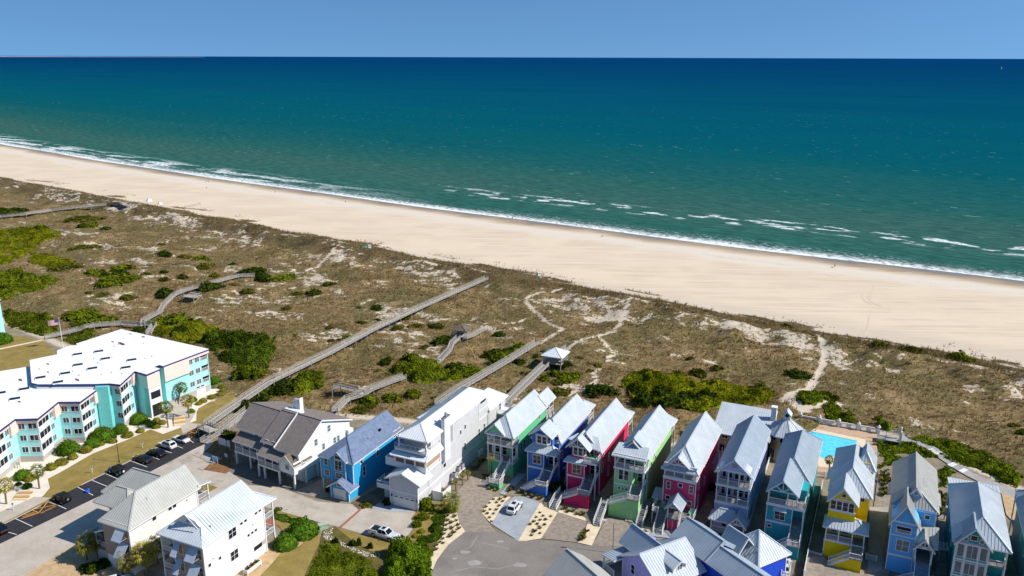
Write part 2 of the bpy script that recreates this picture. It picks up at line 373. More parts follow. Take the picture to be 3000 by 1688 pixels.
nr=t.step(dsea,520.,60.); c=t.mix(t.math('MULTIPLY',t.step(wave,.38,.62),t.math('MULTIPLY_ADD',nr,.28,.30)),c,t.mix(.75,c,(.0,.025,.035)))
rip=t.noise(st(.05,.62,41.),1.,4,.7); c=t.mix(t.math('MULTIPLY',t.math('MULTIPLY',t.step(rip,.52,.66),nr),.42),c,(.07,.19,.17))
c=t.mix(t.math('MULTIPLY',t.step(chop,.50,.70),.18),c,(.03,.12,.12))
# cloud shade far out stays out: only foam below
def band_(c0,wd): 
    x=t.math('DIVIDE',t.math('SUBTRACT',dsea,c0),wd); return t.math('EXPONENT',t.math('MULTIPLY',t.math('MULTIPLY',x,x),-1.))
lace=t.noise(st(.30,1.0,9.),1.,5,.72); fine=t.noise(st(.9,2.2,2.),1.,4,.7)
edge=t.noise(st(.035,.0,1.),1.,3,.6); edge2=t.noise(st(.011,.0,4.),1.,2,.6)
d0=t.math('SUBTRACT',dsea,t.math('MULTIPLY_ADD',edge,9.,-3.))
swash=t.math('MULTIPLY',t.step(d0,11.,3.),t.step(t.math('ADD',lace,t.math('MULTIPLY',t.step(d0,.2,3.2),-.08)),.33,.50))
lace2=t.math('MULTIPLY',t.math('MULTIPLY',t.step(d0,24.,8.),t.step(lace,.52,.66)),t.step(edge2,.34,.5))
farl=t.step(s_,-330.,-560.)
rollers=t.math('MULTIPLY',t.math('MULTIPLY',t.step(t.noise(st(.022,.11,12.),1.,3,.6),.48,.56),t.step(lace,.40,.55)),t.math('MULTIPLY',t.step(dsea,46.,22.),farl))
blank=t.math('MULTIPLY',t.step(t.noise(st(.047,.10,21.),1.,3,.55),.525,.60),t.step(t.math('ADD',t.math('MULTIPLY',lace,.6),t.math('MULTIPLY',fine,.4)),.42,.53))
bar=t.math('MULTIPLY',t.math('MULTIPLY',t.step(band_(t.math('MULTIPLY_ADD',edge2,26.,52.),11.),.12,.6),blank),t.step(s_,-420.,-300.))
capn=t.noise(st(.085,.31,31.),1.,2,.5); gust=t.noise(st(.0065,.012,51.),1.,3,.6); caps=t.math('MULTIPLY',t.step(t.math('ADD',capn,t.math('MULTIPLY',t.math('SUBTRACT',gust,.5),.30)),.715,.75),t.step(fine,.42,.6)); caps=t.math('MULTIPLY',caps,t.step(dsea,40.,100.)); caps=t.math('MULTIPLY',caps,t.step(dsea,1700.,300.))
foam=t.math('MAXIMUM',t.math('MAXIMUM',swash,t.math('MULTIPLY',lace2,.9)),t.math('MAXIMUM',t.math('MAXIMUM',bar,rollers),t.math('MULTIPLY',caps,.5)),clamp=True)
c=t.mix(foam,c,(.74,.78,.78))
hh=t.math('ADD',t.math('MULTIPLY',wave,1.),t.math('MULTIPLY',chop,.35))
t.out(c,t.math('MULTIPLY_ADD',foam,.4,.45),0,.0,bump=hh,bs=.6,bd=.5)
sa2=np.concatenate([-np.geomspace(900000,1500,34),np.arange(-1400,301,25.),np.geomspace(400,900000,34)]); ta2=np.concatenate([np.arange(362,520,3.),np.geomspace(520,900000,74)])
S2,T2=np.meshgrid(sa2,ta2); X2,Y2=XY(S2,T2); Z2=np.full(X2.shape,-3.0)+.12*np.sin((T2-shore_t(S2))/3.7+np.sin(S2/31))*np.exp(-((T2-420)/45)**2)
i2=np.arange(X2.size).reshape(X2.shape); f2=np.stack([i2[:-1,:-1],i2[:-1,1:],i2[1:,1:],i2[1:,:-1]],-1).reshape(-1,4)
tag(link('sea',npmesh('sea',np.stack([X2,Y2,Z2],-1).reshape(-1,3),f2,sm,True)),kind='structure')
# far spit of land along the horizon, left
b=MB(); pts=[]
for k in range(15):
    a=math.radians(-33+.95*k); rr=70000+3000*k; hh=62*(1-k/15)**.6*(.7+.3*random.random())
    pts.append((math.sin(a)*rr,math.cos(a)*rr,hh))
for p,q in zip(pts[:-1],pts[1:]):
    b.add([(p[0],p[1],-3),(q[0],q[1],-3),(q[0],q[1],q[2]*.3),(p[0],p[1],p[2]*.3),(p[0]*1.03,p[1]*1.03,p[2]),(q[0]*1.03,q[1]*1.03,q[2])],[(0,1,2,3),(3,2,5,4)])
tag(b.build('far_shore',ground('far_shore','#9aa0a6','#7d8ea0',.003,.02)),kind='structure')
# ================================================================== ground sheets of the built land (each 4 mm above the one below)
SH=[0]
def sheet(name,pts,m,z=None,zn=None):
    SH[0]+=1; z=.012+.004*SH[0] if z is None else z
    pts=[(p[0],p[1],z) for p in pts]
    bm=bmesh.new(); f=bm.faces.new([bm.verts.new(p) for p in pts]); bm.normal_update()
    if f.normal.z<0: f.normal_flip()
    bmesh.ops.triangulate(bm,faces=bm.faces[:],ngon_method='EAR_CLIP'); me=bpy.data.meshes.new(name); bm.to_mesh(me); bm.free(); me.materials.append(m)
    o=link(name,me); tag(o,kind='structure'); return o
m_conc=ground('concrete','#a59a8c','#b9afa2',.25,3.,.85,.15,.02,'#8f8377'); m_asph=ground('dark_asphalt','#2c2b30','#38373b',.5,9.,.9,.3,.02)
m_road=ground('worn_asphalt','#6f6963','#847d76',.16,4.,.9,.25,.02,'#918a83',(.3,.62)); m_grav=ground('gravel','#7d7266','#9c9083',1.2,11.,.95,.6,.05)
m_lawn=ground('dry_lawn','#7b6a38','#94804a',.35,7.,.95,.5,.05,'#6c6a2c'); m_bed=ground('sand_bed','#c8b595','#dccbb0',.8,9.,.95,.5,.04)
m_wsand=ground('pale_sand_bed','#cfc3b2','#ddd3c4',.5,8.,.95,.35,.04); m_mulch=ground('pine_mulch','#6b4c31','#8f6a46',.9,10.,.95,.7,.06); m_brick=mat('brick_paving','#9a5f4c',.9,0,.2,6.,20.)
m_slate=ground('pale_paving','#8e9298','#a3a7ab',.4,5.,.85,.2,.02); m_dirt=ground('shade_toned_dirt','#5f5040','#776552',.5,8.,.95,.5,.05); m_tan=ground('tan_gravel','#a98c69','#c4a983',.9,12.,.95,.7,.05)  # m_dirt: dirt colour darkened to hold the shade between houses
m_deckpave=mat('pool_paving','#b79a7e',.9,0,.12,1.,12.); m_coping=mat('pool_coping','#d6c3a8',.85,0,.06,1.,8.); m_walk=ground('grey_walk','#8f8a86','#a8a39e',.5,7.,.9,.3,.02)
N=lambda pts: GS('N',pts)
sheet('apartment_lawn',N([(-200,1700),(-200,1010),(60,985),(130,1000),(170,1045),(640,1085),(700,1180),(598,1252),(0,1545)]),m_lawn)
sheet('path',GS('A1',[(-300,640),(-300,600),(0,565),(520,458),(530,470),(0,582)]),m_bed)
sheet('garden_bed',N([(-120,1490),(-100,1400),(40,1300),(150,1250),(300,1180),(400,1130),(480,1130),(560,1120),(620,1128),(662,1132),(668,1146),(648,1163),(615,1178),(582,1196),(576,1208),(575,1232),(545,1245),(530,1253),(489,1268),(478,1272),(440,1258),(420,1268),(370,1290),(270,1330),(175,1385),(140,1403),(146,1430),(125,1455),(60,1475),(75,1482),(40,1500),(-50,1530)]),m_wsand)
sheet('path',N([(540,1182),(575,1205),(556,1240),(596,1243),(583,1252),(535,1270),(528,1247),(500,1222),(470,1180),(500,1150)]),m_conc)
sheet('path',N([(60,1475),(100,1456),(150,1459),(66,1503),(0,1537),(-60,1560),(-70,1530)]),m_conc)
sheet('parking_lot',N([(-250,1665),(-250,1768),(0,1594),(440,1383),(575,1313),(622,1290),(640,1262),(592,1245),(0,1541)]),m_asph)
sheet('concrete_drive',N([(-260,1900),(-260,1768),(0,1594),(440,1383),(575,1313),(625,1292),(655,1350),(735,1395),(930,1470),(1030,1478),(1085,1450),(1220,1500),(1210,1548),(1175,1597),(998,1546),(900,1521),(700,1470),(640,1470),(400,1560),(300,1580),(190,1612),(60,1695),(-100,1820)]),m_conc)
sheet('sandy_verge',N([(60,1695),(190,1612),(300,1570),(420,1570),(420,1760),(-60,1790)]),m_tan)
sheet('pine_mulch',GS('A3',[(330,610),(520,560),(470,700),(410,830),(440,1000),(330,1080),(60,1035),(170,940),(20,880),(140,760),(200,690)]),m_mulch)
sheet('paving_patch',GS('A3',[(90,825),(230,880),(285,900),(170,975),(15,890)]),m_walk)
sheet('parking_bay',GS('A3',[(430,990),(520,950),(1150,1250),(1300,1230),(1500,1100),(1520,1180),(1400,1320),(1380,1360),(1120,1290),(960,1235),(600,1215),(350,1040)]),ground('asphalt_bay','#6d655d','#7d756c',.5,8.,.9,.3,.02))
sheet('gravel_strip',GS('A3',[(1150,1270),(1300,1230),(1500,1110),(1530,1060),(1780,1060),(1590,1340),(1440,1380),(1190,1310)]),m_grav)
sheet('shade_dirt_strip',GS('B5',[(470,345),(880,120),(900,330),(700,380),(560,425)]),m_dirt); sheet('gravel_strip',GS('B5',[(690,400),(800,330),(905,350),(1180,420),(1150,450),(860,445)]),m_slate)  # dirt strip carries the shade between blue and grey houses in its colour
sheet('brick_band',GS('B5',[(340,608),(365,618),(580,428),(555,422)]),m_brick); sheet('brick_band',GS('B5',[(915,372),(945,352),(1195,425),(1170,445)]),m_brick)
sheet('lawn_patch',GS('A3',[(0,1205),(130,1205),(235,1245),(110,1310),(0,1300)]),m_lawn)
sheet('front_lawn',GS('B5',[(345,618),(260,690),(290,720),(720,880),(830,850),(950,790),(700,720)]),m_lawn)
sheet('grass_verge',GS('B5',[(1175,440),(1350,380),(1490,290),(1560,330),(1490,450),(1440,700),(1250,760),(1050,760),(1180,610),(1120,520)]),m_lawn)
sheet('brick_patio',GS('A4',[(2300,690),(2400,650),(2520,760),(2420,830),(2310,800)]),m_brick)
sheet('side_lawn',N([(770,1484),(900,1521),(935,1545),(938,1600),(920,1690),(760,1760),(640,1690),(735,1640),(800,1590),(830,1560)]),m_lawn)
sheet('tan_gravel_bed',GS('E6',[(1290,50),(1700,0),(2200,-100),(1990,10),(1870,110),(1520,260),(1390,420),(1180,640),(600,700),(700,500),(1050,330),(1290,240)]),m_tan)
sheet('wild_patch',GS('B5',[(130,790),(170,640),(300,600),(500,760),(720,890),(1000,790),(1250,760),(1440,700),(1350,960),(1320,1133),(1280,1250),(-60,1250),(-20,1110)]),ground('wild_ground','#4d4a22','#6b5f35',.6,8.,.95,.5,.05))
sheet('cul_de_sac',[*GS('B5',[(1300,1250),(1330,1120),(1400,960),(1520,800),(1700,660),(2030,660),(2280,755)]),*GS('B4',[(0,552),(300,547),(600,592),(1000,602),(1300,680),(1500,760),(1500,1000),(700,1100)])],m_road)
sheet('gravel_drive',GS('B5',[(1770,60),(1990,130),(2030,245),(2000,290),(1872,450),(2032,662),(1700,662),(1612,540),(1598,250)]),m_grav)
sheet('concrete_drive',GS('B5',[(2130,345),(2240,280),(2330,280),(2540,360),(2275,760),(1985,575)]),m_slate)
sheet('sand_bed',GS('B5',[(1872,450),(2000,290),(2120,280),(2200,285),(2130,345),(1985,575)]),m_bed)
sheet('sand_bed',GS('B5',[(1500,425),(1608,430),(1640,560),(1703,660),(1522,800),(1402,960),(1330,1120),(1315,1000),(1380,820),(1470,640)]),m_bed)
sheet('gravel_drive',GS('B4',[(312,272),(600,362),(560,430),(505,565),(150,525)]),m_grav)
sheet('gravel_drive',GS('B4',[(790,325),(1130,400),(1060,562),(1040,605),(640,596)]),m_grav)
sheet('sand_bed',GS('B4',[(140,180),(215,235),(310,275),(150,527),(0,552),(-72,550)]),m_bed)
sheet('sand_bed',GS('B4',[(600,365),(660,410),(725,415),(640,596),(505,567),(570,470)]),m_bed)
sheet('sand_bed',GS('B4',[(330,235),(590,330),(600,362),(312,272)]),m_bed)
sheet('sand_bed',GS('B4',[(1130,400),(1240,430),(1190,490),(1080,545)]),m_bed)
sheet('concrete_pad',GS('B4',[(1240,425),(1470,460),(1420,530),(1190,500)]),m_slate)
sheet('grey_path',GS('A6',[(290,1200),(370,1110),(480,990),(560,1010),(440,1130),(340,1215)]),m_slate)
sheet('side_yard',GS('A6',[(1270,1160),(1330,1100),(1440,900),(1450,1180),(1340,1260)]),m_tan)
sheet('side_yard',GS('B1',[(735,1195),(860,1030),(905,1040),(905,1190),(820,1260)]),m_tan)
sheet('side_yard',GS('B2',[(440,1430),(480,1240),(600,740),(560,700),(500,1100),(350,1460)]),m_dirt)  # passage ground with the houses' shade put into its dirt colour
sheet('gravel_yard',GS('B2',[(430,1500),(480,1260),(600,1270),(660,1360),(900,1440),(1110,1300),(1130,880),(1040,640),(1130,590),(1230,600),(1300,900),(1150,1440),(1100,1520)]),m_grav)
sheet('gravel_yard',GS('B3',[(40,500),(140,500),(140,830),(0,830)]),m_grav); sheet('gravel_yard',GS('B3',[(590,690),(700,690),(700,1500),(560,1500)]),m_grav); sheet('gravel_yard',GS('B3',[(1150,680),(1320,750),(1300,1000),(1200,900)]),m_tan)
sheet('grey_walk',[*GS('B3',[(250,165),(265,160),(540,275),(760,420),(900,520),(1310,690),(1310,760),(1150,700),(830,540),(700,460),(480,310),(240,250)])],m_walk)
sheet('walk',GS('B3',[(-40,830),(130,830),(70,1400),(-60,1449)]),m_walk)
# kerb and parking-bay paint
def strip(name,pts,wd,m,z0,z1):
    b=MB()
    for p,q in zip(pts[:-1],pts[1:]):
        d=Vector((q[0]-p[0],q[1]-p[1],0)).normalized(); n=Vector((-d.y,d.x,0))*wd/2
        b.prism([(p[0]+n.x,p[1]+n.y),(p[0]-n.x,p[1]-n.y),(q[0]-n.x,q[1]-n.y),(q[0]+n.x,q[1]+n.y)],z0,z1)
    o=b.build(name,m); tag(o,kind='structure'); return o
m_wpaint=mat('white_road_paint','#d9d6d0',.8,0,.1); m_ypaint=mat('yellow_road_paint','#d99a2f',.8,0,.15); m_bpaint=mat('blue_cloth','#1f55c4',.7)
strip('kerb',N([(-200,1640),(0,1542),(120,1482)]),.22,m_conc,0,.13); strip('kerb',N([(236,1423),(420,1332),(548,1268)]),.22,m_conc,0,.13)
for a,bq in [((0,1553+0),(49,1567)),((45,1520),(95,1543)),((142,1468),(194,1492)),((228,1428),(273,1452)),((270,1408),(317,1427)),((308,1388),(345,1404)),((383,1351),(431,1369)),((448,1340),(467,1347)),((485,1322),(503,1328)),((520,1308),(536,1314)),((556,1290),(567,1298))]:
    strip('parking_line',N([a,bq]),.14,m_wpaint,.05,.062)
def track(pts,w=.45):
    W=[]
    for (x0,y0),(x1,y1) in zip(pts[:-1],pts[1:]):
        for k in range(6): W.append((x0+(x1-x0)*k/6,y0+(y1-y0)*k/6))
    b=MB(); L_,R_=[],[]
    for i,(x,y) in enumerate(W):
        a,c_=W[max(0,i-1)],W[min(len(W)-1,i+1)]; d=Vector((c_[0]-a[0],c_[1]-a[1],0)).normalized(); ww=w*(.6+.5*random.random()); n=Vector((-d.y,d.x,0))*ww/2
        L_.append((x+n.x,y+n.y,lz(x,y)+.05)); R_.append((x-n.x,y-n.y,lz(x,y)+.05))
    for i in range(len(W)-1): b.add([L_[i],R_[i],R_[i+1],L_[i+1]],[(0,1,2,3)])
    tag(b.build('tyre_track',ground('track_sand','#c6b59e','#cdbda7',.8,6.)),kind='structure')
for l in ([(1170,860),(1140,960),(1120,1090)],[(1290,905),(1180,925),(1110,965),(1105,1010),(1160,1060),(1250,1090)],[(1140,920),(1060,955),(1045,990),(1080,1040),(1120,1060)],[(900,760),(800,795),(690,770)]): track([p[:2] for p in GS('C7',l,-1.5)])
track([p[:2] for p in GS('C5',[(1100,60),(1080,200),(1040,300)],-1.2)],.7)
E7=lambda l: GS('E7',l)
for l in ([(480,570),(660,640)],[(480,575),(275,830)],[(90,760),(650,650)],[(90,760),(275,830)],[(170,815),(-60,885)],[(235,830),(-110,930)],[(275,835),(-150,975)]): strip('parking_hatching',E7(l),.16,m_ypaint,.066,.078)
for l in ([(1160,1195),(975,1275)],[(1125,1195),(1085,1310)],[(980,1275),(1085,1310)],[(905,1315),(985,1280)],[(940,1330),(1040,1290)],[(975,1350),(1075,1310)],[(1010,1365),(1090,1325)],[(1005,1270),(1150,1260)]): strip('parking_hatching',GS('E2',l),.14,m_ypaint,.066,.078)
def word(name,txt,p,q,size,m,z):
    """flat lettering running from p to q"""
    cu=bpy.data.curves.new(name,'FONT'); cu.body=txt; cu.size=size; cu.extrude=.004; cu.align_x='LEFT'; cu.space_character=1.05
    ob=bpy.data.objects.new(name,cu); C.objects.link(ob); dg=bpy.context.evaluated_depsgraph_get(); me=bpy.data.meshes.new_from_object(ob.evaluated_get(dg)); bpy.data.objects.remove(ob)
    me.materials.clear(); me.materials.append(m); o=link(name,me); o.location=(p[0],p[1],z); o.rotation_euler=(0,0,math.atan2(q[1]-p[1],q[0]-p[0])); return o
a,bq=G('E7',340,850),G('E7',690,680)
L_=math.dist(a[:2],bq[:2]); o=word('pavement_lettering','NO PARKING',a,bq,1.0,m_ypaint,.075); o.scale=(L_/max(v.co.x for v in o.data.vertices),.8,1); tag(o,kind='structure')
for l in ([(0,960),(100,925)],[(100,925),(-60,860)],[(0,1020),(60,1045)],[(490,1085),(960,1235)],[(710,1150),(610,1215)],[(960,1240),(830,1320)]): strip('parking_line',GS('A3',l),.1,mat('faded_yellow_paint','#b8934f',.85,0,.2),.16,.172)

m_crack=ground('pavement_crack','#8f8983','#a19b94',.5,6.)
for l in ([(1880,780),(2020,805),(2180,850)],[(1650,870),(1760,830),(1840,700)],[(1560,1090),(1800,1040),(2050,1060),(2330,1000)]): strip('pavement_crack',GS('B5',l),.13,m_crack,.105,.112)
for x,y,r_ in ((1805,1000,.9),(2080,765,.5),(1590,950,.35),(1700,880,.6),(2300,1020,.8)):
    q=G('B5',x,y); sheet('pavement_patch',[(q[0]+r_*(1.2+.6*random.random())*math.cos(k*.7),q[1]+r_*(.6+.5*random.random())*math.sin(k*.7)) for k in range(9)],m_crack,.118)
# ================================================================== plants
def leafcards(pts,nrm,size,jit=.9,r=rng):
    """one small tilted quad per point"""
    n=len(pts); N_=nrm+r.normal(0,jit,(n,3)); N_/=np.linalg.norm(N_,axis=1,keepdims=True)+1e-9
    a=np.cross(N_,r.normal(0,1,(n,3))); a/=np.linalg.norm(a,axis=1,keepdims=True)+1e-9; b=np.cross(N_,a)
    sz=(size*(.6+.8*r.random(n)))[:,None] if np.isscalar(size) else (size*(.6+.8*r.random(n)))[:,None]
    v=np.stack([pts-a*sz*.5,pts+b*sz*.42,pts+a*sz*.5,pts-b*sz*.42],1).reshape(-1,3)
    return v,np.arange(4*n).reshape(n,4)
def merge(parts):
    V=[];F=[];k=0
    for v,f in parts: V.append(v);F.append(f+k);k+=len(v)
    return np.concatenate(V),np.concatenate(F)
def hull(r3,seed,n=20,m_=12,amp=.28,cut=.0):
    u=np.linspace(0,2*np.pi,n,endpoint=False); w_=np.linspace(.02,np.pi*.62,m_); U,W=np.meshgrid(u,w_)
    d=np.stack([np.sin(W)*np.cos(U),np.sin(W)*np.sin(U),np.cos(W)],-1)
    rr=1+amp*(fbm(d[...,0]*2.1+seed*3.1+d[...,2],d[...,1]*2.1+seed,seed,3)-.5)*2
    p=d*rr[...,None]*np.array(r3); i=np.arange(n*m_).reshape(m_,n); f=np.stack([i[:-1],i[1:],np.roll(i,-1,1)[1:],np.roll(i,-1,1)[:-1]],-1).reshape(-1,4)
    return p.reshape(-1,3),f,d.reshape(-1,3)
def bushmesh(name,m,seed,n=420,size=.3,amp=.3,flat=.75,inner=.86,jit=.8):
    """leafy bush of unit radius: lumpy inner mass wrapped in leaf clumps"""
    r=np.random.default_rng(seed); hv,hf,_=hull((inner,inner,inner*flat),seed,18,10,amp)
    ph=r.random(n)*2*np.pi; ct=1-r.random(n)*1.25; stt=np.sqrt(np.clip(1-ct*ct,0,1)); d=np.stack([stt*np.cos(ph),stt*np.sin(ph),ct],-1)
    rr=1+amp*(fbm(d[:,0]*2.1+seed*3.1+d[:,2],d[:,1]*2.1+seed,seed,3)-.5)*2; rr*=(.84+.24*r.random(n))
    p=d*rr[:,None]*np.array((1,1,flat)); v,f=leafcards(p,d,size,jit,r)
    V,F=merge([(hv,hf),(v,f)]); V[:,2]+=.25*flat; return npmesh(name,V,F,m)
L_dune=leafmat('dune_shrub_leaf','#3c3f14','#737228',.8); L_green=leafmat('shrub_leaf','#34470f','#838a1f',.7); L_dark=leafmat('dark_leaf','#22300f','#4d5b1c',.7)
L_clip=leafmat('clipped_leaf','#2c4510','#618323',2.,.15); L_gold=leafmat('golden_leaf','#5d5a1a','#8d8630',2.,.15); L_bright=leafmat('bright_leaf','#425210','#9a981d',.5)
BUSH={k:[bushmesh('bush_%s'%k,m_,sd+q*7,n,sz,amp,fl,inn) for q in range(3)] for k,m_,sd,n,sz,amp,fl,inn in
 (('dune',L_dune,3,420,.30,.75,.55,.78),('green',L_green,5,520,.27,.7,.66,.8),('dark',L_dark,9,520,.27,.7,.74,.8),('clip',L_clip,13,700,.15,.07,.85,.95),('gold',L_gold,17,600,.15,.10,.8,.94))}
def bush(name,label,cat,p,r,kind,h=None,group=None,z=None):
    me=random.choice(BUSH[kind]); o=link(name,me); zz=lz(p[0],p[1]) if z is None else z
    rx=r if not isinstance(r,tuple) else r[0]; ry=r if not isinstance(r,tuple) else r[1]
    o.location=(p[0],p[1],zz-.1); o.scale=(rx,ry,(h or min(rx,ry)*1.1)); o.rotation_euler=(0,0,random.random()*6.28); tag(o,label,cat,group); return o
def thicket(name,polys,h,m_,dens=16,leaf=.42,label=None,seed=1,sc_=4.0,flatz=None):
    parts=[]; r=np.random.default_rng(seed)
    for poly in polys:
        q=np.array([p[:2] for p in poly]); lo,hi=q.min(0),q.max(0)
        def top(x,y):
            e=seg_dist(x,y,[tuple(p) for p in q]+[tuple(q[0])])*sst(fbm(x/7,y/7,seed+9,3),.30,.5); base=land_z(x,y) if flatz is None else np.full(x.shape,flatz)
            return base+h*np.clip(e/1.6,.12,1)**.6*(.35+.65*sst(fbm(x/sc_,y/sc_,seed,3),.25,.75))*(.55+.9*fbm(x/14,y/14,seed+5,2)),e
        st_=.8; gx=np.arange(lo[0],hi[0]+st_,st_); gy=np.arange(lo[1],hi[1]+st_,st_); GX,GY=np.meshgrid(gx,gy); zt,_=top(GX,GY); ins=in_poly(GX+(fbm(GX/3,GY/3,seed+2,3)-.5)*4.5,GY+(fbm(GX/3,GY/3,seed+3,3)-.5)*4.5,[tuple(p) for p in q])&(fbm(GX/5,GY/5,seed+11,3)>.26)
        base=land_z(GX,GY) if flatz is None else np.full(GX.shape,flatz); zt=np.where(ins,base+(zt-base)*.86-.12,base-.4)
        i=np.arange(GX.size).reshape(GX.shape); keep=(ins[:-1,:-1]|ins[1:,:-1]|ins[:-1,1:]|ins[1:,1:]).ravel()
        f=np.stack([i[:-1,:-1],i[:-1,1:],i[1:,1:],i[1:,:-1]],-1).reshape(-1,4)[keep]
        parts.append((np.stack([GX,GY,zt],-1).reshape(-1,3),f))
        area=(hi-lo).prod(); n=int(area*dens); x=lo[0]+r.random(n)*(hi[0]-lo[0]); y=lo[1]+r.random(n)*(hi[1]-lo[1])
        wx,wy=x+(fbm(x/3,y/3,seed+2,3)-.5)*4.5,y+(fbm(x/3,y/3,seed+3,3)-.5)*4.5; k=in_poly(wx,wy,[tuple(p) for p in q])&(fbm(x/5,y/5,seed+11,3)>.25); x,y=x[k],y[k]; z1,e=top(x,y); base=land_z(x,y) if flatz is None else np.full(x.shape,flatz)
        z=base+(z1-base)*(.80+.28*r.random(len(x))); eps=.4; gxn=-(top(x+eps,y)[0]-z1)/eps; gyn=-(top(x,y+eps)[0]-z1)/eps
        nn=np.stack([gxn,gyn,np.ones(len(x))],-1); nn/=np.linalg.norm(nn,axis=1,keepdims=True)
        parts.append(leafcards(np.stack([x,y,z],-1),nn,leaf,.6,r))
    V,F=merge(parts); o=link(name,npmesh(name,V,F,m_)); tag(o,label,'shrubs',kind='stuff'); return o
# dune grass: one sheet of tufts
nT=150000; s=rng.uniform(-640,58,nT); t_=rng.uniform(118,284,nT); near=rng.random(nT)<np.clip(1.25+s/620,.25,1); s,t_=s[near],t_[near]
x,y=XY(s,t_); k=(rng.random(len(x))<veg_f(x,y)*(1-.9*bare_f(x,y))*(1-path_f(x,y)))&(np.abs(x)<.68*y+12); x,y=x[k],y[k]; n=len(x)
patch=fbm(x/16,y/16,7,3); hgt_=(.28+.55*rng.random(n))*(.6+.9*patch); td_=ST(x,y)[1]; hgt_=hgt_*(1+.8*np.exp(-((td_-256)/8)**2)); zb=land_z(x,y)-.05
ang=rng.random((n,4))*2*np.pi; lean=.35+.55*rng.random((n,4)); wd=.05+.07*rng.random((n,4))
bx=x[:,None]+rng.normal(0,.16,(n,4)); by=y[:,None]+rng.normal(0,.16,(n,4)); ca,sa_=np.cos(ang),np.sin(ang); H4=hgt_[:,None]*(.7+.5*rng.random((n,4)))
p0=np.stack([bx-sa_*wd,by+ca*wd,np.repeat(zb[:,None],4,1)],-1); p1=np.stack([bx+sa_*wd,by-ca*wd,np.repeat(zb[:,None],4,1)],-1); p2=np.stack([bx+ca*lean*H4,by+sa_*lean*H4,zb[:,None]+H4],-1)
V=np.stack([p0,p1,p2],2).reshape(-1,3); F=np.arange(len(V)).reshape(-1,3)
gm=bpy.data.materials.new('dune_grass'); t=NT(gm); pos=t.add('ShaderNodeNewGeometry').outputs['Position']
c=t.mix(t.step(t.noise(pos,.05,4),.4,.6),(.142,.092,.033),(.262,.176,.074)); c=t.mix(t.step(t.noise(pos,.11,3),.55,.7),c,(.10,.092,.027)); c=t.mix(t.step(t.noise(pos,2.5,2),.5,.7),c,(.38,.29,.155))
dfs=t.add('ShaderNodeBsdfDiffuse',inp={0:c}); trn=t.add('ShaderNodeBsdfTranslucent',inp={0:c}); mx=t.add('ShaderNodeMixShader',inp={0:.3}); t.t.links.new(dfs.outputs[0],mx.inputs[1]); t.t.links.new(trn.outputs[0],mx.inputs[2]); t.t.links.new(mx.outputs[0],t.add('ShaderNodeOutputMaterial').inputs[0])
tag(link('dune_grass',npmesh('dune_grass',V,F,gm)),'brown and olive dune grass covering the dunes behind the beach','grass',kind='stuff')
# thickets that read as one mass
thicket('shrub_thicket',[GS('C4',[(1350,1110),(1390,1070),(1560,1015),(1750,1050),(2080,1110),(2330,1120),(2576,1160),(2800,1240),(2700,1330),(2290,1340),(2130,1400),(1960,1410),(1880,1350),(1700,1290),(1560,1330),(1470,1290),(1440,1190)])],2.3,L_bright,26,.42,'wide mass of yellow green shrubs behind the crimson and light green houses',21,5.)
thicket('shrub_thicket',[GS('C5',[(430,850),(560,800),(700,850),(740,920),(560,940),(440,960)]),GS('C5',[(640,960),(760,930),(1000,1010),(1200,1060),(1330,1130),(1300,1160),(1180,1130),(980,1080),(700,1020)]),GS('C5',[(1400,1170),(1700,1230),(1900,1260),(2060,1320),(2300,1430),(2420,1520),(2350,1600),(2100,1500),(1900,1440),(1720,1320),(1620,1290)]),GS('C5',[(1200,1290),(1330,1250),(1500,1260),(1600,1320),(1740,1380),(1700,1450),(1560,1350),(1500,1340),(1300,1420),(1290,1540),(1210,1540)]),GS('B3',[(570,490),(640,460),(740,500),(700,560),(700,680),(600,690),(600,560)]),GS('B3',[(1000,500),(1160,600),(1310,660),(1362,680),(1362,560),(1180,480)])],1.9,leafmat('hedge_leaf','#33440f','#7d8a1c',.6),24,.42,'green hedge like shrubs along the pool wall and the stepped grey walk',33,3.)
thicket('shrub_thicket',[GS('C2',[(1400,560),(1500,520),(1700,530),(1900,545),(2060,590),(2000,720),(1900,760),(1700,720),(1450,650)])],1.3,L_bright,20,.42,'low yellow green groundcover beside the white apartment roof',41,3.)
thicket('shrub_thicket',[GS('C2',[(1850,740),(1950,680),(2100,620),(2250,690),(2350,740),(2576,760),(2576,900),(2570,960),(2480,1020),(2300,1000),(2130,950),(2000,850),(1960,790)])],2.7,leafmat('oak_leaf','#24350f','#6b7a22',.45),20,.5,'tall dark green shrub mass between the turquoise apartments and the long boardwalk',47,5.)
thicket('shrub_thicket',[GS('C1',[(-200,960),(300,945),(560,975),(570,1040),(380,1100),(200,1100),(-200,1120)]),GS('C1',[(-200,1120),(330,1110),(360,1170),(250,1230),(120,1290),(-200,1330)]),GS('C1',[(280,1230),(520,1180),(690,1230),(700,1310),(520,1320),(300,1290)])],.9,L_bright,10,.5,'bright yellow green vine mat spread over the dunes at the far left',53,3.)
thicket('shrub_thicket',[GS('C2',[(-200,130),(0,110),(170,75),(300,120),(540,155),(560,200),(400,260),(160,310),(0,330),(-200,330)])],2.4,L_green,14,.5,'dense green shrub mass on the dunes left of the flag pole',57,4.)
thicket('shrub_thicket',[GS('C2',[(40,420),(140,430),(250,460),(420,470),(500,490),(520,560),(560,620),(420,660),(300,640),(180,600),(60,570)]),GS('C2',[(600,640),(720,580),(930,630),(900,660),(720,740),(640,740)])],2.0,leafmat('lawn_shrub_leaf','#34400f','#727a20',.7),20,.4,'rounded green shrubs at the lawn edge by the flag pole',61,3.)
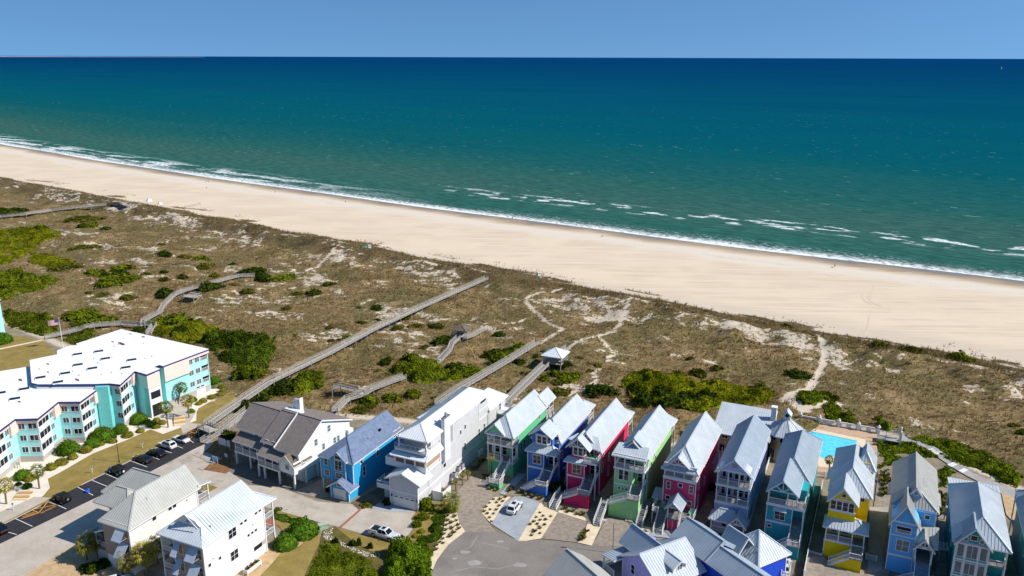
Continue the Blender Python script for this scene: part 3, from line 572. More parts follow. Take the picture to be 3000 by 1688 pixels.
thicket('shrub_thicket',[GS('C3',[(510,1300),(620,1230),(740,1220),(770,1270),(700,1330),(640,1390),(420,1420)]),GS('C3',[(1310,1240),(1390,1180),(1450,1110),(1640,1120),(1760,1150),(1850,1210),(1970,1240),(1960,1290),(1800,1300),(1700,1330),(1560,1335),(1440,1300)])],2.7,L_green,26,.42,'large rounded yellow green shrubs around the boardwalk behind the taupe roofed house',67,3.5)
thicket('shrub_thicket',[GS('B5',[(130,790),(230,740),(330,800),(460,870),(640,930),(700,960),(690,1010),(840,1133),(860,1250),(-60,1250),(0,1110)])],1.3,leafmat('weed_leaf','#46540f','#7f8a22',.8),60,.26,'low green weeds and vines filling the rough plot in the foreground',71,2.,0)
thicket('shrub_thicket',[GS('B5',[(810,900),(880,850),(1000,800),(1130,790),(1290,830),(1340,880),(1330,1000),(1350,1133),(1340,1250),(800,1250),(850,1130),(830,1000)])],3.4,leafmat('tall_shrub_leaf','#2f4a0c','#7d9420',.8),60,.34,'tall bright green shrubs in the foreground beside the round street end',73,3.,0)
thicket('hedge',[GS('B5',[(1340,480),(1420,430),(1490,440),(1480,560),(1440,700),(1330,870),(1180,800),(1200,740),(1300,700),(1310,580)])],1.7,leafmat('hedge_row_leaf','#2c4410','#5f7a22',.8),60,.3,'green hedge row between the concrete drive and the spotted sand bed',79,2.5,0)
thicket('garden_shrubs',[GS('N',[(795,1490),(880,1520),(915,1530),(918,1548),(870,1545),(800,1510)])],1.4,leafmat('garden_leaf','#2a4210','#557a22',.8),60,.3,'green garden bed of clipped shrubs beside the brick patio',83,2.,0)
# single shrubs dotted over the dunes: (zoom,x,y,half width px,kind)
LM=[('the left end boardwalk',P(330,605)),('the volleyball net',P(563,610)),('the boardwalk platform',P(560,850)),('the flag pole',P(185,1015)),('the middle of the long boardwalk',P(1080,1000)),('the seaward end of the long boardwalk',P(1420,820)),('the brown roofed gazebo',P(1350,975)),('the white roofed pavilion',P(1625,1050)),('the taupe roofed house',P(800,1200)),('the fork in the sand path',P(1750,990)),('the pool',P(2500,1290)),('the sandy beach path on the right',P(2400,1090)),('the green house',P(1560,1160)),('the blue hip roofed house',P(1100,1240))]
DS=[('C1',775,820,100,'dune'),('C1',780,897,45,'dark'),('C1',870,880,60,'green'),('C1',1000,925,30,'dark'),('C1',780,1110,85,'dune'),('C1',895,1090,40,'dune'),('C1',1520,1065,30,'dune'),('C1',1560,1200,48,'dark'),('C1',1730,1200,42,'dune'),('C1',1890,1215,48,'green'),('C1',1935,1290,60,'dune'),('C1',1160,1305,80,'green'),('C1',870,1345,50,'green'),('C1',960,1330,32,'dark'),('C1',1140,1370,65,'dark'),('C1',1000,1375,40,'dark'),('C1',620,1280,95,'dune'),('C1',60,775,90,'dark'),('C1',210,770,60,'dark'),('C1',20,745,60,'dune'),('C1',385,945,45,'green'),('C1',1550,1350,32,'dark'),('C1',1380,1380,35,'dune'),('C1',2380,1345,90,'dark'),('C1',2480,1390,55,'dark'),('C1',2190,1265,30,'dark'),('C1',2030,1370,42,'green'),
('C2',1555,250,70,'dark'),('C2',1970,205,80,'dark'),('C2',760,440,130,'green'),('C2',900,500,130,'green'),('C2',840,430,70,'green'),('C2',1640,470,120,'green'),('C2',1500,510,90,'green'),('C2',1310,575,50,'dark'),('C2',1690,610,70,'dark'),('C2',1870,490,30,'dark'),('C2',1050,150,140,'green'),('C2',1200,145,80,'green'),('C2',900,55,70,'green'),('C2',1140,90,60,'dark'),('C2',1560,130,45,'dune'),('C2',1720,100,45,'dark'),('C2',955,275,45,'dune'),('C2',840,255,30,'dune'),('C2',1200,295,50,'dune'),('C2',2200,185,35,'dune'),('C2',2340,235,50,'dune'),
('C3',100,290,105,'dark'),('C3',210,355,55,'dark'),('C3',400,345,75,'green'),('C3',660,460,52,'dark'),('C3',510,465,45,'dune'),('C3',1218,588,40,'dark'),('C3',1470,660,58,'green'),('C3',1060,585,25,'dune'),('C3',815,880,28,'dark'),('C3',885,870,20,'dark'),('C3',970,842,35,'green'),('C3',920,945,28,'green'),('C3',1810,905,90,'dark'),('C3',1300,1110,55,'dark'),('C3',1910,1110,65,'dark'),('C3',2040,1150,85,'green'),('C3',2260,1010,75,'dark'),('C3',2330,1060,90,'green'),('C3',2380,975,60,'dark'),('C3',1360,1400,60,'green'),('C3',1540,1385,65,'green'),('C3',1160,1415,80,'green'),('C3',1720,1400,25,'dune'),('C3',330,1270,60,'dark'),('C3',420,1310,80,'dark'),('C3',210,1390,70,'dark'),('C3',60,1180,90,'green'),('C3',190,1200,60,'green'),('C3',690,1290,60,'green'),('C3',420,605,35,'dune'),('C3',800,760,30,'dune'),('C3',500,855,20,'dune'),('C3',1640,960,35,'dune'),('C3',1230,1185,25,'dune'),('C3',1740,745,60,'dune'),('C3',1560,745,50,'dune'),('C3',1085,720,35,'dune'),('C3',1230,690,25,'dune'),('C3',2010,1190,70,'green'),('C3',1400,790,45,'dune'),('C3',60,455,30,'dune'),('C3',800,400,50,'dune'),
('C4',200,625,50,'dark'),('C4',140,805,75,'dark'),('C4',230,850,100,'green'),('C4',380,750,85,'green'),('C4',260,780,50,'dark'),('C4',800,920,70,'dark'),('C4',860,1020,90,'green'),('C4',730,990,60,'green'),('C4',750,1060,50,'dune'),('C4',620,790,25,'dark'),('C4',545,845,28,'dark'),('C4',610,830,25,'dune'),('C4',960,870,35,'dune'),('C4',1060,930,25,'dune'),('C4',1130,940,38,'dune'),('C4',1060,985,30,'dune'),('C4',430,985,28,'dark'),('C4',390,890,45,'dark'),('C4',510,990,50,'dune'),('C4',630,1030,50,'green'),('C4',330,1150,45,'dark'),('C4',500,1150,30,'dune'),('C4',780,1150,65,'dune'),('C4',1160,1140,110,'dark'),('C4',2000,860,30,'dark'),('C4',2080,1000,70,'dune'),('C4',2260,950,50,'dune'),('C4',1560,1250,95,'dark'),('C4',1720,1170,85,'dark'),('C4',1850,1270,110,'dark'),('C4',2010,1220,90,'dark'),('C4',2170,1200,85,'dark'),('C4',1990,1330,90,'green'),('C4',1640,1110,70,'green'),('C4',1480,1150,70,'dark'),
('C5',420,640,70,'dark'),('C5',700,835,60,'dark'),('C5',790,830,35,'dark'),('C5',1180,380,70,'dune'),('C5',1480,420,75,'dune'),('C5',1910,460,85,'green'),('C5',2430,1090,35,'dune'),('C5',2500,1170,40,'dark'),('C5',330,165,45,'dune'),
('A3',2370,590,90,'dark'),('A3',2300,185,60,'green'),('A3',2520,150,60,'green'),('A3',2020,250,65,'dune'),('A3',1900,290,70,'dune'),('A3',720,165,70,'dark'),('A3',800,100,80,'green'),('A3',1000,90,80,'dark')]
cnt={}; info=[]
for zn,px_,py_,hw,kd in DS:
    if hw<=0: continue
    p=G(zn,px_,py_+hw*.25,.8); r=hw/ZT[zn][2]*math.sqrt(p[0]**2+p[1]**2+84**2)/FPX*1.12
    best=min(LM,key=lambda q:math.dist(q[1][:2],p[:2])); info.append((best[0],math.dist(best[1][:2],p[:2]),p,r,kd))
ORD=['nearest','second nearest','third nearest','fourth nearest','fifth nearest','sixth nearest','seventh nearest','eighth nearest','ninth nearest','tenth nearest','eleventh nearest','twelfth nearest']+['%dth nearest'%k for k in range(13,40)]
KN={'dune':'low olive','green':'green','dark':'dark green'}
for e in sorted(info,key=lambda q:(q[0],q[1])):
    i=cnt.get((e[0],e[4]),0); cnt[(e[0],e[4])]=i+1
    bush('dune_shrub','%s dune shrub %s %s'%(KN[e[4]],ORD[i],'to '+e[0]),'shrub',e[2],(e[3]*random.uniform(.95,1.25),e[3]*random.uniform(.6,.95)),e[4],min(2.3,e[3]*.75),'single shrubs dotted over the dunes')
# clipped round shrubs of the apartment beds  (zoom,x,y,half width,kind)
CB=[('E2',270,1100,105,'clip','large bright clipped shrub beside the turquoise bay front'),('E2',1340,560,80,'clip','tall bright clipped shrub at the right end wall of the apartments'),('E2',1035,820,55,'clip','clipped shrub behind the pair of leaning palms at the apartments'),('E2',1450,640,45,'gold','rounded golden shrub nearest the end wall in the curved bed'),('E2',1465,690,40,'gold','second golden shrub from the end wall in the curved bed'),('E2',1425,745,40,'gold','third golden shrub from the end wall in the curved bed'),('E2',1303,785,50,'gold','fourth golden shrub along the curved bed, a larger one'),('E2',1183,835,52,'gold','fifth golden shrub along the curved bed, before the garage doors'),('E2',1122,875,42,'gold','small golden shrub nearest the leaning palm pair'),('E2',1015,985,45,'clip','clipped shrub right of the leaning palm trunk'),('E2',390,1135,52,'clip','low dark shrub between the big clipped shrub and the entrance'),('E2',460,1165,60,'clip','clipped shrub in the clump left of the entrance palm'),('E2',525,1110,48,'gold','golden shrub at the back of the clump left of the entrance palm'),('E2',605,1145,52,'gold','golden shrub touching the entrance palm trunk'),('E2',520,1200,52,'gold','front shrub of the clump left of the entrance palm'),('E2',295,1260,50,'gold','golden round shrub alone near the grass tongue'),('E2',120,1320,62,'gold','golden round shrub above the lamp post'),('E1',1215,1350,118,'clip','largest clipped mound under the three storey bay windows'),('E1',1420,1280,75,'clip','clipped mound right of the largest mound'),('A2',645,235,85,'clip','clipped mound at the corner of the lattice skirting'),('A2',878,190,62,'clip','squarish clipped shrub above the golden shrub'),('A2',815,248,46,'gold','orange tinged round shrub between two clipped mounds'),('A2',960,195,28,'gold','small golden shrub behind the lamp post'),('A2',1070,165,35,'gold','golden shrub touching the lamp post top'),('A2',1213,105,42,'gold','golden shrub third from the entrance palm'),('A2',690,315,40,'gold','golden shrub below the lattice corner mound'),('A2',582,365,48,'gold','golden shrub on the bed edge left of the signs'),('A2',487,410,45,'gold','golden shrub beside the white boundary sign'),('A2',215,490,62,'clip','clipped mound behind the leaning palm by the steps'),('A2',285,515,45,'gold','golden shrub under the palm by the steps'),('A2',175,575,25,'clip','dark little shrub left of the steps palm'),('A2',258,592,36,'clip','dark clipped shrub at the top of the wooden steps'),('C2',25,690,70,'clip','bright clipped mound at the far left building')]
for zn,x,y,hw,kd,lb in CB:
    p=G(zn,x,y+hw*.45,.0); r=hw/ZT[zn][2]*math.sqrt(p[0]**2+p[1]**2+84**2)/FPX*1.05
    bush('clipped_shrub',lb,'shrub',p,r,kd,r*1.05,'clipped shrubs in the apartment beds',0)
for zn,x,y,hw,kd,h,lb in [('B5',1280,370,70,'green',2.6,'tall rounded green shrub at the corner of the grey garage'),('B5',1240,490,55,'green',1.6,'light green shrub at the edge of the pickup drive'),('B5',1180,560,50,'green',1.2,'small shrub casting shade on the drive corner'),('B5',860,330,45,'dark',1.0,'dark shrub left of the grey garage door'),('A4',2560,990,125,'clip',2.3,'big shrub by the porch post of the white house'),('N',888,1545,40,'clip',2.6,'glossy clipped shrub at the bend of the side lawn'),('N',870,1490,0,'clip',2,''),('B5',680,820,25,'dark',1.2,'dark little bush among the white stones on the right'),('B5',490,790,30,'dark',1.2,'dark little bush among the white stones in the middle'),('B5',300,760,30,'dark',1.0,'dark little bush among the white stones on the left'),('B5',560,790,22,'dark',1.6,'upright dark bush beside the front lawn'),('B5',640,340,60,'dune',.9,'brown green weeds beside the blue house wall'),('B5',1230,640,40,'gold',.7,'golden shrub in the verge beside the pickup'),('B5',1170,690,40,'gold',.7,'golden shrub at the verge tip near the pickup bonnet'),('E3',1620,980,120,'dark',1.2,'dark shrub before the lattice of the cream house'),('E3',1860,900,120,'dark',1.1,'dark shrub against the lattice of the cream house'),('A3',370,620,60,'dark',1.8,'dark evergreen behind the blank notice board'),('A3',540,300,70,'dark',2.6,'dark evergreen against the ramp behind the taupe roofed house'),('B1',890,900,40,'dark',1.4,'dark shrub in the passage beside the crimson house'),('A6',860,1130,70,'dark',2.0,'dark shrub between the blue and the red house stairs')]:
    if hw<=0: continue
    p=G(zn,x,y+hw*.5,0); r=hw/ZT[zn][2]*math.sqrt(p[0]**2+p[1]**2+84**2)/FPX*1.05; bush('garden_shrub',lb,'shrub',p,r,kd,h,'garden shrubs among the houses',0)
# grass tufts in the sand beds
def tuftmesh(seed):
    r=np.random.default_rng(seed); n=60; a=r.random(n)*6.28; le=.3+.5*r.random(n); h=.5+.5*r.random(n); wv=.05
    ca,sa_=np.cos(a),np.sin(a); z=np.zeros(n)
    V=np.stack([np.stack([ca*.06-sa_*wv,sa_*.06+ca*wv,z],-1),np.stack([ca*.06+sa_*wv,sa_*.06-ca*wv,z],-1),np.stack([ca*le*.6+sa_*wv*.6,sa_*le*.6-ca*wv*.6,h*.75],-1),np.stack([ca*le,sa_*le,h*.8],-1)],1).reshape(-1,3)
    return npmesh('grass_tuft',V,np.arange(4*n).reshape(n,4),leafmat('tuft_leaf','#4a4a22','#86803f',3.))
TF=[tuftmesh(k) for k in range(3)]
def tufts(zn,pts,label,group,sc_=.55):
    for x,y in pts:
        p=G(zn,x,y,0); o=link('grass_tuft',random.choice(TF)); o.location=(p[0],p[1],.1); q=sc_*(.8+.5*random.random()); o.scale=(q,q,q*.85); o.rotation_euler=(0,0,random.random()*6.28); tag(o,label,'grass tuft',group)
tufts('B5',[(2010,315),(1970,355),(2045,350),(2138,292),(1930,398),(2108,337),(1975,425),(2040,427),(2070,385),(1908,445),(1945,468),(2010,470),(1968,512),(1990,555),(2080,315)],'small brown tuft in the sand bed left of the white SUV','grass tufts left of the white SUV drive')
tufts('B5',[(1555,450),(1510,495),(1590,500),(1510,545),(1610,545),(1555,570),(1500,593),(1625,592),(1560,628),(1635,632),(1495,645),(1580,675),(1470,692),(1540,715),(1465,740),(1465,788),(1400,810),(1390,858)],'green tuft in the long curved sand bed beside the gravel drive','grass tufts in the curved sand bed',.65)
tufts('B4',[(140,280),(105,325),(170,312),(80,367),(140,352),(195,347),(245,317),(115,390),(185,397),(130,415),(140,430),(45,393),(60,500),(140,480)],'small dark tuft in the sand bed between the SUV drive and gravel','grass tufts right of the white SUV drive')
tufts('B4',[(85,462),(560,500),(545,535),(580,470)],'green yucca like tuft at the edge of a sand bed','yucca tufts in the sand beds',1.0)
tufts('B4',[(375,245),(410,270),(460,265),(495,295),(550,298),(1155,465)],'tuft at the foot of the red house skirting','grass tufts under the red house',.8)
tufts('A6',[(510,1190),(570,1215),(635,1235),(705,1250),(200,1155),(260,1170),(410,1150),(385,1175)],'dark tuft along the foot of the green and blue houses','grass tufts under the green and blue houses',.9)
tufts('A6',[(130,870),(95,890),(75,920),(50,945),(20,960),(10,1010),(130,1040),(160,1035)],'dark tuft in the strip between the grey and the green house','grass tufts beside the gravel drive',1.)
tufts('B2',[(1115,625),(1112,660),(1112,690),(1108,730),(1108,775),(1165,660),(1155,765)],'round grey green tuft in the gravel between the yellow and light blue houses','grass tufts in the gravel side yard',1.4)
tufts('B3',[(615,735),(605,770),(620,810),(615,850),(585,905),(680,770),(665,800),(655,855),(660,885)],'round green tuft in the gravel between the light blue and the teal gabled houses','grass tufts in the far right gravel yard',1.4)
# palms
m_trunk=mat('palm_trunk','#7d6c58',.95,0,.2,3.,12.,.6); L_palm=leafmat('palm_leaf','#414b15','#878c34',1.5,.2); L_palm2=leafmat('palm_leaf_dry','#6b6822','#b0a046',1.5,.2)
def crownmesh(seed,n=46,droop=1.):
    r=np.random.default_rng(seed); parts=[]
    for k in range(n):
        az=k*2.39996+r.normal(0,.15); el=math.radians(75-130*((k+.5)/n)**.9*droop); L=.55+.2*r.random(); d=np.array([math.cos(az)*math.cos(el),math.sin(az)*math.cos(el),math.sin(el)])
        base=d*.12; tip=d*L; side=np.cross(d,[0,0,1]); side/=np.linalg.norm(side)+1e-6; up=np.cross(side,d)
        v=[base-side*.012,base+side*.012,tip]; parts.append((np.array([v[0],v[1],tip+side*.01,tip-side*.01]),np.array([[0,1,2,3]])))
        for j in range(9):
            a=math.radians(-75+150*j/8); q=d*math.cos(a)+side*math.sin(a)-np.array([0,0,.35+.25*abs(math.sin(a))]); q=q/np.linalg.norm(q); ll=.52*(1-.25*abs(math.sin(a)))*(.8+.4*r.random()); o=np.cross(q,up); o/=np.linalg.norm(o)+1e-6
            mid=tip+q*ll*.55+up*.03; end=tip+q*ll-np.array([0,0,.10]); parts.append((np.array([tip,mid+o*.035,end,mid-o*.035]),np.array([[0,1,2,3]])))
    return merge(parts)
CR=[npmesh('palm_crown',*crownmesh(k),mm) for k,mm in ((1,L_palm),(2,L_palm),(3,L_palm2))]
def palm(label,p,h,r,v=0,lean=(0,0),group='cabbage palms'):
    T_=thing('palm_tree',label,'palm tree',(p[0],p[1],0),0,group); b=MB(); q=(0,0,0)
    for k in range(4):
        n_=(lean[0]*((k+1)/4)**1.5,lean[1]*((k+1)/4)**1.5,h*(k+1)/4); b.tube(q,n_,.19-.01*k,.18-.01*k,9,k in(0,3)); q=n_
    b.build('trunk',m_trunk,T_); o=link('crown',CR[v],T_); o.location=q; o.scale=(r*1.05,r*1.05,r); o.rotation_euler=(0,0,random.random()*6.28); return T_
def palm_px(label,zn,base,top,r,v=0):
    p=G(zn,*base,0); o_=ZT[zn]; ty=o_[1]+top[1]/o_[2]; lo,hi=0,15
    for _ in range(40):
        m_=(lo+hi)/2; zc=p[1]*CP-(m_-CAMH)*SP; yy=CYP+FPX*(-(m_-CAMH)*CP-p[1]*SP)/zc
        if yy>ty: lo=m_
        else: hi=m_
    k=P(o_[0]+top[0]/o_[2],ty,lo); return palm(label,p,lo,r,v,(k[0]-p[0],k[1]-p[1]))
palm_px('palm standing against the bright turquoise end wall','E2',(835,890),(875,650),1.55,0)
palm_px('palm leaning beside the entrance steps, tall trunk','E2',(985,1080),(960,830),1.7,2)
palm_px('palm in front of the entrance with bare slim trunk','E2',(690,1220),(650,930),1.7,0)
palm_px('palm in the pale bed at the top of the wooden steps','A2',(375,620),(350,450),1.5,0)
palm_px('palm at the left edge left of the wooden steps','A2',(62,765),(45,580),1.6,2)
palm_px('golden palm at the corner of the cream house','E3',(1560,860),(1560,560),2.0,2)
palm_px('greener palm tucked against the cream house wall','E3',(1760,800),(1760,480),1.8,0)
palm_px('golden palm between the cream and the white house','A4',(640,1390),(700,1200),1.9,2)
palm_px('tall palm between the cream and the white house','A4',(930,1400),(900,1120),2.2,2)
palm_px('dark palm behind the golden pair beside the white house','A4',(1060,1250),(990,1050),1.9,0)
palm_px('small palm at the foot of the green house stairs','A6',(205,1010),(205,825),.75,2)
palm_px('bushy palm at the corner of the gravel drive and hedge','B5',(1550,425),(1545,335),2.1,0)
palm_px('palm by the pool deck between two roofs','B2',(655,610),(655,475),1.0,0)
palm_px('cut palm in the strip of the grey house nearest the drive','A5',(885,1170),(880,1060),.6,2)
palm_px('cut palm in the strip of the grey house beside the tanks','A5',(1005,1060),(1000,980),.6,2)
palm_px('cut palm in the middle of the grey house strip','A5',(950,1110),(950,1000),.6,2)
# ================================================================== building kit
m_white=mat('white_trim','#d9d8d6',.5,0,.05,1.5,12.,.05); m_glass=mat('window_glass','#141b2a',.08,0,.3,.5,2.,.0,.6)
m_glass2=mat('window_glass_pale','#5a6a74',.1,0,.3,.6,2.,0.,.6); m_metal=mat('metal_roof','#b7bec3',.5,.0,.10,.35,5.,.05,.25); m_metal2=mat('warm_metal_roof','#a8a8a2',.5,.0,.08,.5,6.,.05,.25)
m_metalw=mat('white_metal_roof','#d3d6d8',.45,.0,.04,.5,6.,.05,.4); m_blueroof=mat('bluegrey_metal_roof','#9aa6b0',.5,.0,.10,.5,6.,.05,.25)
m_wood=mat('weathered_wood','#a49e95',.9,0,.2,2.,14.,.4); m_woodg=mat('grey_wood_deck','#8f8c88',.9,0,.15,2.,14.,.3); m_stair=mat('grey_stair_tread','#8f9295',.8,0,.12,2.,9.); m_newwood=mat('new_timber','#b98f57',.8,0,.15,2.,10.)
m_deck=mat('deck_floor','#827e79',.85,0,.15,2.,9.); m_dark=mat('black_and_shade','#191b1f',.7); m_lattice=mat('lattice','#a9a39d',.7,0,.25,6.,22.,.5)  # m_dark: black parts, and flat panels holding the shade of openings
m_shing=ground('taupe_shingle','#736a65','#857b75',1.2,14.,.95,.7,.04); m_shingb=ground('blue_shingle','#5c6a82','#73819a',1.2,14.,.95,.7,.04); m_shingd=ground('brown_shingle','#5a5046','#75695c',1.2,14.,.95,.7,.04)
m_blk=mat('black_metal','#15161a',.4,.3,.1); m_grey=mat('grey_plastic','#9a9c9e',.6)
WC={}
def winmesh(w,h,nx,ny,gl):
    k=(round(w,2),round(h,2),nx,ny,gl.name)
    if k not in WC:
        f=MB(); c=.11
        f.box(-w/2-c,w/2+c,-.06,.02,h/2,h/2+c+.02); f.box(-w/2-c-.03,w/2+c+.03,-.08,.02,-h/2-c,-h/2); f.box(-w/2-c,-w/2,-.058,.02,-h/2,h/2); f.box(w/2,w/2+c,-.058,.02,-h/2,h/2)
        for i in range(1,nx):
            x=-w/2+w*i/nx; f.box(x-.035,x+.035,-.05,.02,-h/2,h/2)
        for j in range(1,ny):
            z=-h/2+h*j/ny; f.box(-w/2,w/2,-.047,.02,z-.025,z+.025)
        p=MB(); p.box(-w/2,w/2,-.018,.01,-h/2,h/2)
        WC[k]=(f.mesh('window_frame',m_white),p.mesh('pane',gl))
    return WC[k]
class House:
    def __init__(s,name,label,cat,loc,az,group=None):
        s.r=thing(name,label,cat,loc,-math.radians(az) if az is not None else 0,group)
    def part(s,name,b,m,parent=None): return b.build(name,m,parent or s.r)
    # windows; (x,y) on the wall line, z centre
    def win(s,x,y,z,w,h,face='F',nx=1,ny=2,gl=None,rz=None,name='window'):
        fm,pm=winmesh(w,h,nx,ny,gl or m_glass); o=link(name,fm,s.r); o.location=(x,y,z); o.rotation_euler=(0,0,{'F':0,'R':math.pi/2,'B':math.pi,'L':-math.pi/2}[face] if rz is None else rz)
        p=link('pane',pm,o); return o
    def box(s,name,m,*bx):
        for q in bx: o=s.part(name,MB().box(*q),m)
        return o
    def post(s,x,y,z0,z1,w=.2,m=None,name='porch_post'): return s.part(name,MB().box(x-w/2,x+w/2,y-w/2,y+w/2,z0,z1),m or m_white)
    def rail(s,pts,h=1.0,m=None,sp=.16,name='railing',solid=False,w=.04):
        b=MB(); m=m or m_white
        for p,q in zip(pts[:-1],pts[1:]):
            p,q=Vector(p),Vector(q); L=(q-p).length; up=Vector((0,0,1))
            b.bar(p+up*h,q+up*h,.09,.07); b.bar(p+up*.14,q+up*.14,.06,.06)
            n=max(2,int(L/sp))
            for i in range(n+1):
                c=p+(q-p)*(i/n); ww=.11 if i in(0,n) else w; b.box(c.x-ww/2,c.x+ww/2,c.y-ww/2,c.y+ww/2,c.z+(0 if i in(0,n) else .14),c.z+h+(.12 if i in(0,n) else 0))
        return s.part(name,b,m)
    def stairs(s,p,q,w,m=None,rails=(1,1),name='stairs',mr=None,h=.95):
        """p top centre, q bottom centre"""
        m=m or m_stair; p,q=Vector(p),Vector(q); n=max(3,round((p.z-q.z)/.19)); d=(q-p); run=Vector((d.x,d.y,0)); u=run.normalized(); sd=Vector((-u.y,u.x,0)); b=MB(); st=run.length/n
        for i in range(n):
            c=p+run*((i+.5)/n); z=p.z-(p.z-q.z)*(i+1)/n+.0
            a0=c-u*st*.62; a1=c+u*st*.5
            b.bar((a0.x,a0.y,z),(a1.x,a1.y,z),w,.05)
        o=s.part(name,b,m); b=MB()
        for k in(-1,1): b.bar(p+sd*k*w/2-Vector((0,0,.12)),q+sd*k*w/2-Vector((0,0,.02)),.07,.3)
        b.build('stringers',mr or m_white,o)
        for k,on in((-1,rails[0]),(1,rails[1])):
            if on: s.rail([tuple(p+sd*k*w/2),tuple(q+sd*k*w/2)],h,mr,.17,'stair_railing')
        return o
    # roofs
    def roof(s,planes,m,name='roof',rib=.5,th=.14,caps=True,parent=None,fascia=True):
        b=MB(); seam=MB()
        for pl in planes:
            P3=[Vector(p) for p in pl]; nrm=Vector((0,0,0))
            for i in range(len(P3)): 
                a,c=P3[i],P3[(i+1)%len(P3)]; nrm+=Vector(((a.y-c.y)*(a.z+c.z),(a.z-c.z)*(a.x+c.x),(a.x-c.x)*(a.y+c.y)))
            if nrm.z<0: P3=P3[::-1]; nrm=-nrm
            nrm.normalize(); b.slab([tuple(p) for p in P3],th)
            if rib and nrm.z<.999:
                g=Vector((nrm.x,nrm.y,0)).normalized(); hz=Vector((-g.y,g.x,0)); hs=[p.dot(hz) for p in P3]; k0=math.ceil(min(hs)/rib); k1=math.floor(max(hs)/rib)
                for k in range(k0,k1+1):
                    c=k*rib; cr=[]
                    for i in range(len(P3)):
                        a,e=P3[i],P3[(i+1)%len(P3)]; ha,he=a.dot(hz)-c,e.dot(hz)-c
                        if (ha<0)!=(he<0): cr.append(a+(e-a)*(ha/(ha-he)))
                    if len(cr)==2 and (cr[0]-cr[1]).length>.3: seam.bar(cr[0]+nrm*.015,cr[1]+nrm*.015,.05,.07,nrm)
        o=s.part(name,b,m,parent)
        if caps:
            E_={}
            for pl in planes:
                for i in range(len(pl)):
                    k=tuple(sorted((tuple(round(x,2) for x in pl[i]),tuple(round(x,2) for x in pl[(i+1)%len(pl)])))); E_[k]=E_.get(k,0)+1
            for (a,e),n in E_.items():
                if n==2: seam.bar((a[0],a[1],a[2]+.04),(e[0],e[1],e[2]+.04),.26,.07)
        if seam.v: seam.build('seams',m,o)
        if fascia:
            F_=MB(); 
            for (a,e),n in (E_ if caps else {}).items():
                if n==1: F_.bar((a[0],a[1],a[2]-.13),(e[0],e[1],e[2]-.13),.07,.2)
            if F_.v: F_.build('fascia',m_white,o)
        return o
    def gable(s,x0,x1,y0,y1,ze,zr,m,oe=.4,of=.5,ob=.4,front='g',back='g',axis='y',hf=None,hb=None,**kw):
        """ridge along y (or x): ze at the wall line"""
        xm=(x0+x1)/2; sl=(zr-ze)/((x1-x0)/2); zl=ze-oe*sl; X0,X1=x0-oe,x1+oe; Y0,Y1=y0-of,y1+ob
        yf=Y0 if front=='g' else Y0+(hf or (xm-X0)); yb=Y1 if back=='g' else Y1-(hb or (xm-X0))
        pl=[[(X0,Y0,zl),(xm,yf,zr),(xm,yb,zr),(X0,Y1,zl)],[(X1,Y0,zl),(X1,Y1,zl),(xm,yb,zr),(xm,yf,zr)]]
        if front=='h': pl.append([(X0,Y0,zl),(X1,Y0,zl),(xm,yf,zr)])
        if back=='h': pl.append([(X0,Y1,zl),(xm,yb,zr),(X1,Y1,zl)])
        if axis=='x': pl=[[(p[1],p[0],p[2]) for p in q] for q in pl]
        return s.roof(pl,m,**kw)
    def hip(s,x0,x1,y0,y1,ze,zr,m,o=.4,**kw):
        X0,X1,Y0,Y1=x0-o,x1+o,y0-o,y1+o; W,D=X1-X0,Y1-Y0; k=min(W,D)/2; sl=(zr-ze)/(k-o) if k>o else 1; zl=ze-o*sl
        if D>=W:
            xm=(X0+X1)/2; a,c=(xm,Y0+k,zr),(xm,Y1-k,zr); A,B,C_,D_=(X0,Y0,zl),(X1,Y0,zl),(X1,Y1,zl),(X0,Y1,zl)
            pl=[[A,B,a],[B,C_,c,a],[C_,D_,c],[D_,A,a,c]] if D>W+.01 else [[A,B,a],[B,C_,a],[C_,D_,a],[D_,A,a]]
        else:
            ym=(Y0+Y1)/2; a,c=(X0+k,ym,zr),(X1-k,ym,zr); A,B,C_,D_=(X0,Y0,zl),(X1,Y0,zl),(X1,Y1,zl),(X0,Y1,zl)
            pl=[[A,B,c,a],[B,C_,c],[C_,D_,a,c],[D_,A,a]]
        return s.roof(pl,m,**kw)
    def pent(s,b,x0,x1,y0,y1,z0,ze,zr,axis='y',gy=None):
        """wall block with gable ends (gy: where the gable starts behind a hipped front)"""
        if gy is not None: b.box(x0,x1,y0,gy,z0,ze-.12); y0=gy
        if axis=='y': b.yprism([(x0,z0),(x1,z0),(x1,ze-.1),((x0+x1)/2,zr-.22),(x0,ze-.1)],y0,y1)
        else: b.xprism([(x0,z0),(x1,z0),(x1,ze-.1),((x0+x1)/2,zr-.22),(x0,ze-.1)],y0,y1)
    def trim(s,segs,m=None,name='trim'):
        for q in segs:
            tall=(q[5]-q[4])>2*max(q[1]-q[0],q[3]-q[2]); s.part('corner_board' if tall else 'trim_board',MB().box(*q),m or m_white)
    def corner(s,x,y,z0,z1,w=.16): return (x-w/2,x+w/2,y-w/2,y+w/2,z0,z1)
    def truss(s,xm,y,z0,hw,hgt,m=None,name='gable_bracket'):
        b=MB(); 
        for p,q in (((xm-hw,y,z0),(xm+hw,y,z0)),((xm,y,z0),(xm,y,z0+hgt*.9)),((xm-hw*.5,y,z0+hgt*.45),(xm,y,z0)),((xm+hw*.5,y,z0+hgt*.45),(xm,y,z0)),((xm-hw,y,z0),(xm,y,z0+hgt)),((xm+hw,y,z0),(xm,y,z0+hgt))): b.bar(p,q,.14,.16)
        return s.part(name,b,m or m_white)
S0=P(1380+170/3.45,1100+968/3.45); A249=math.radians(24.9)
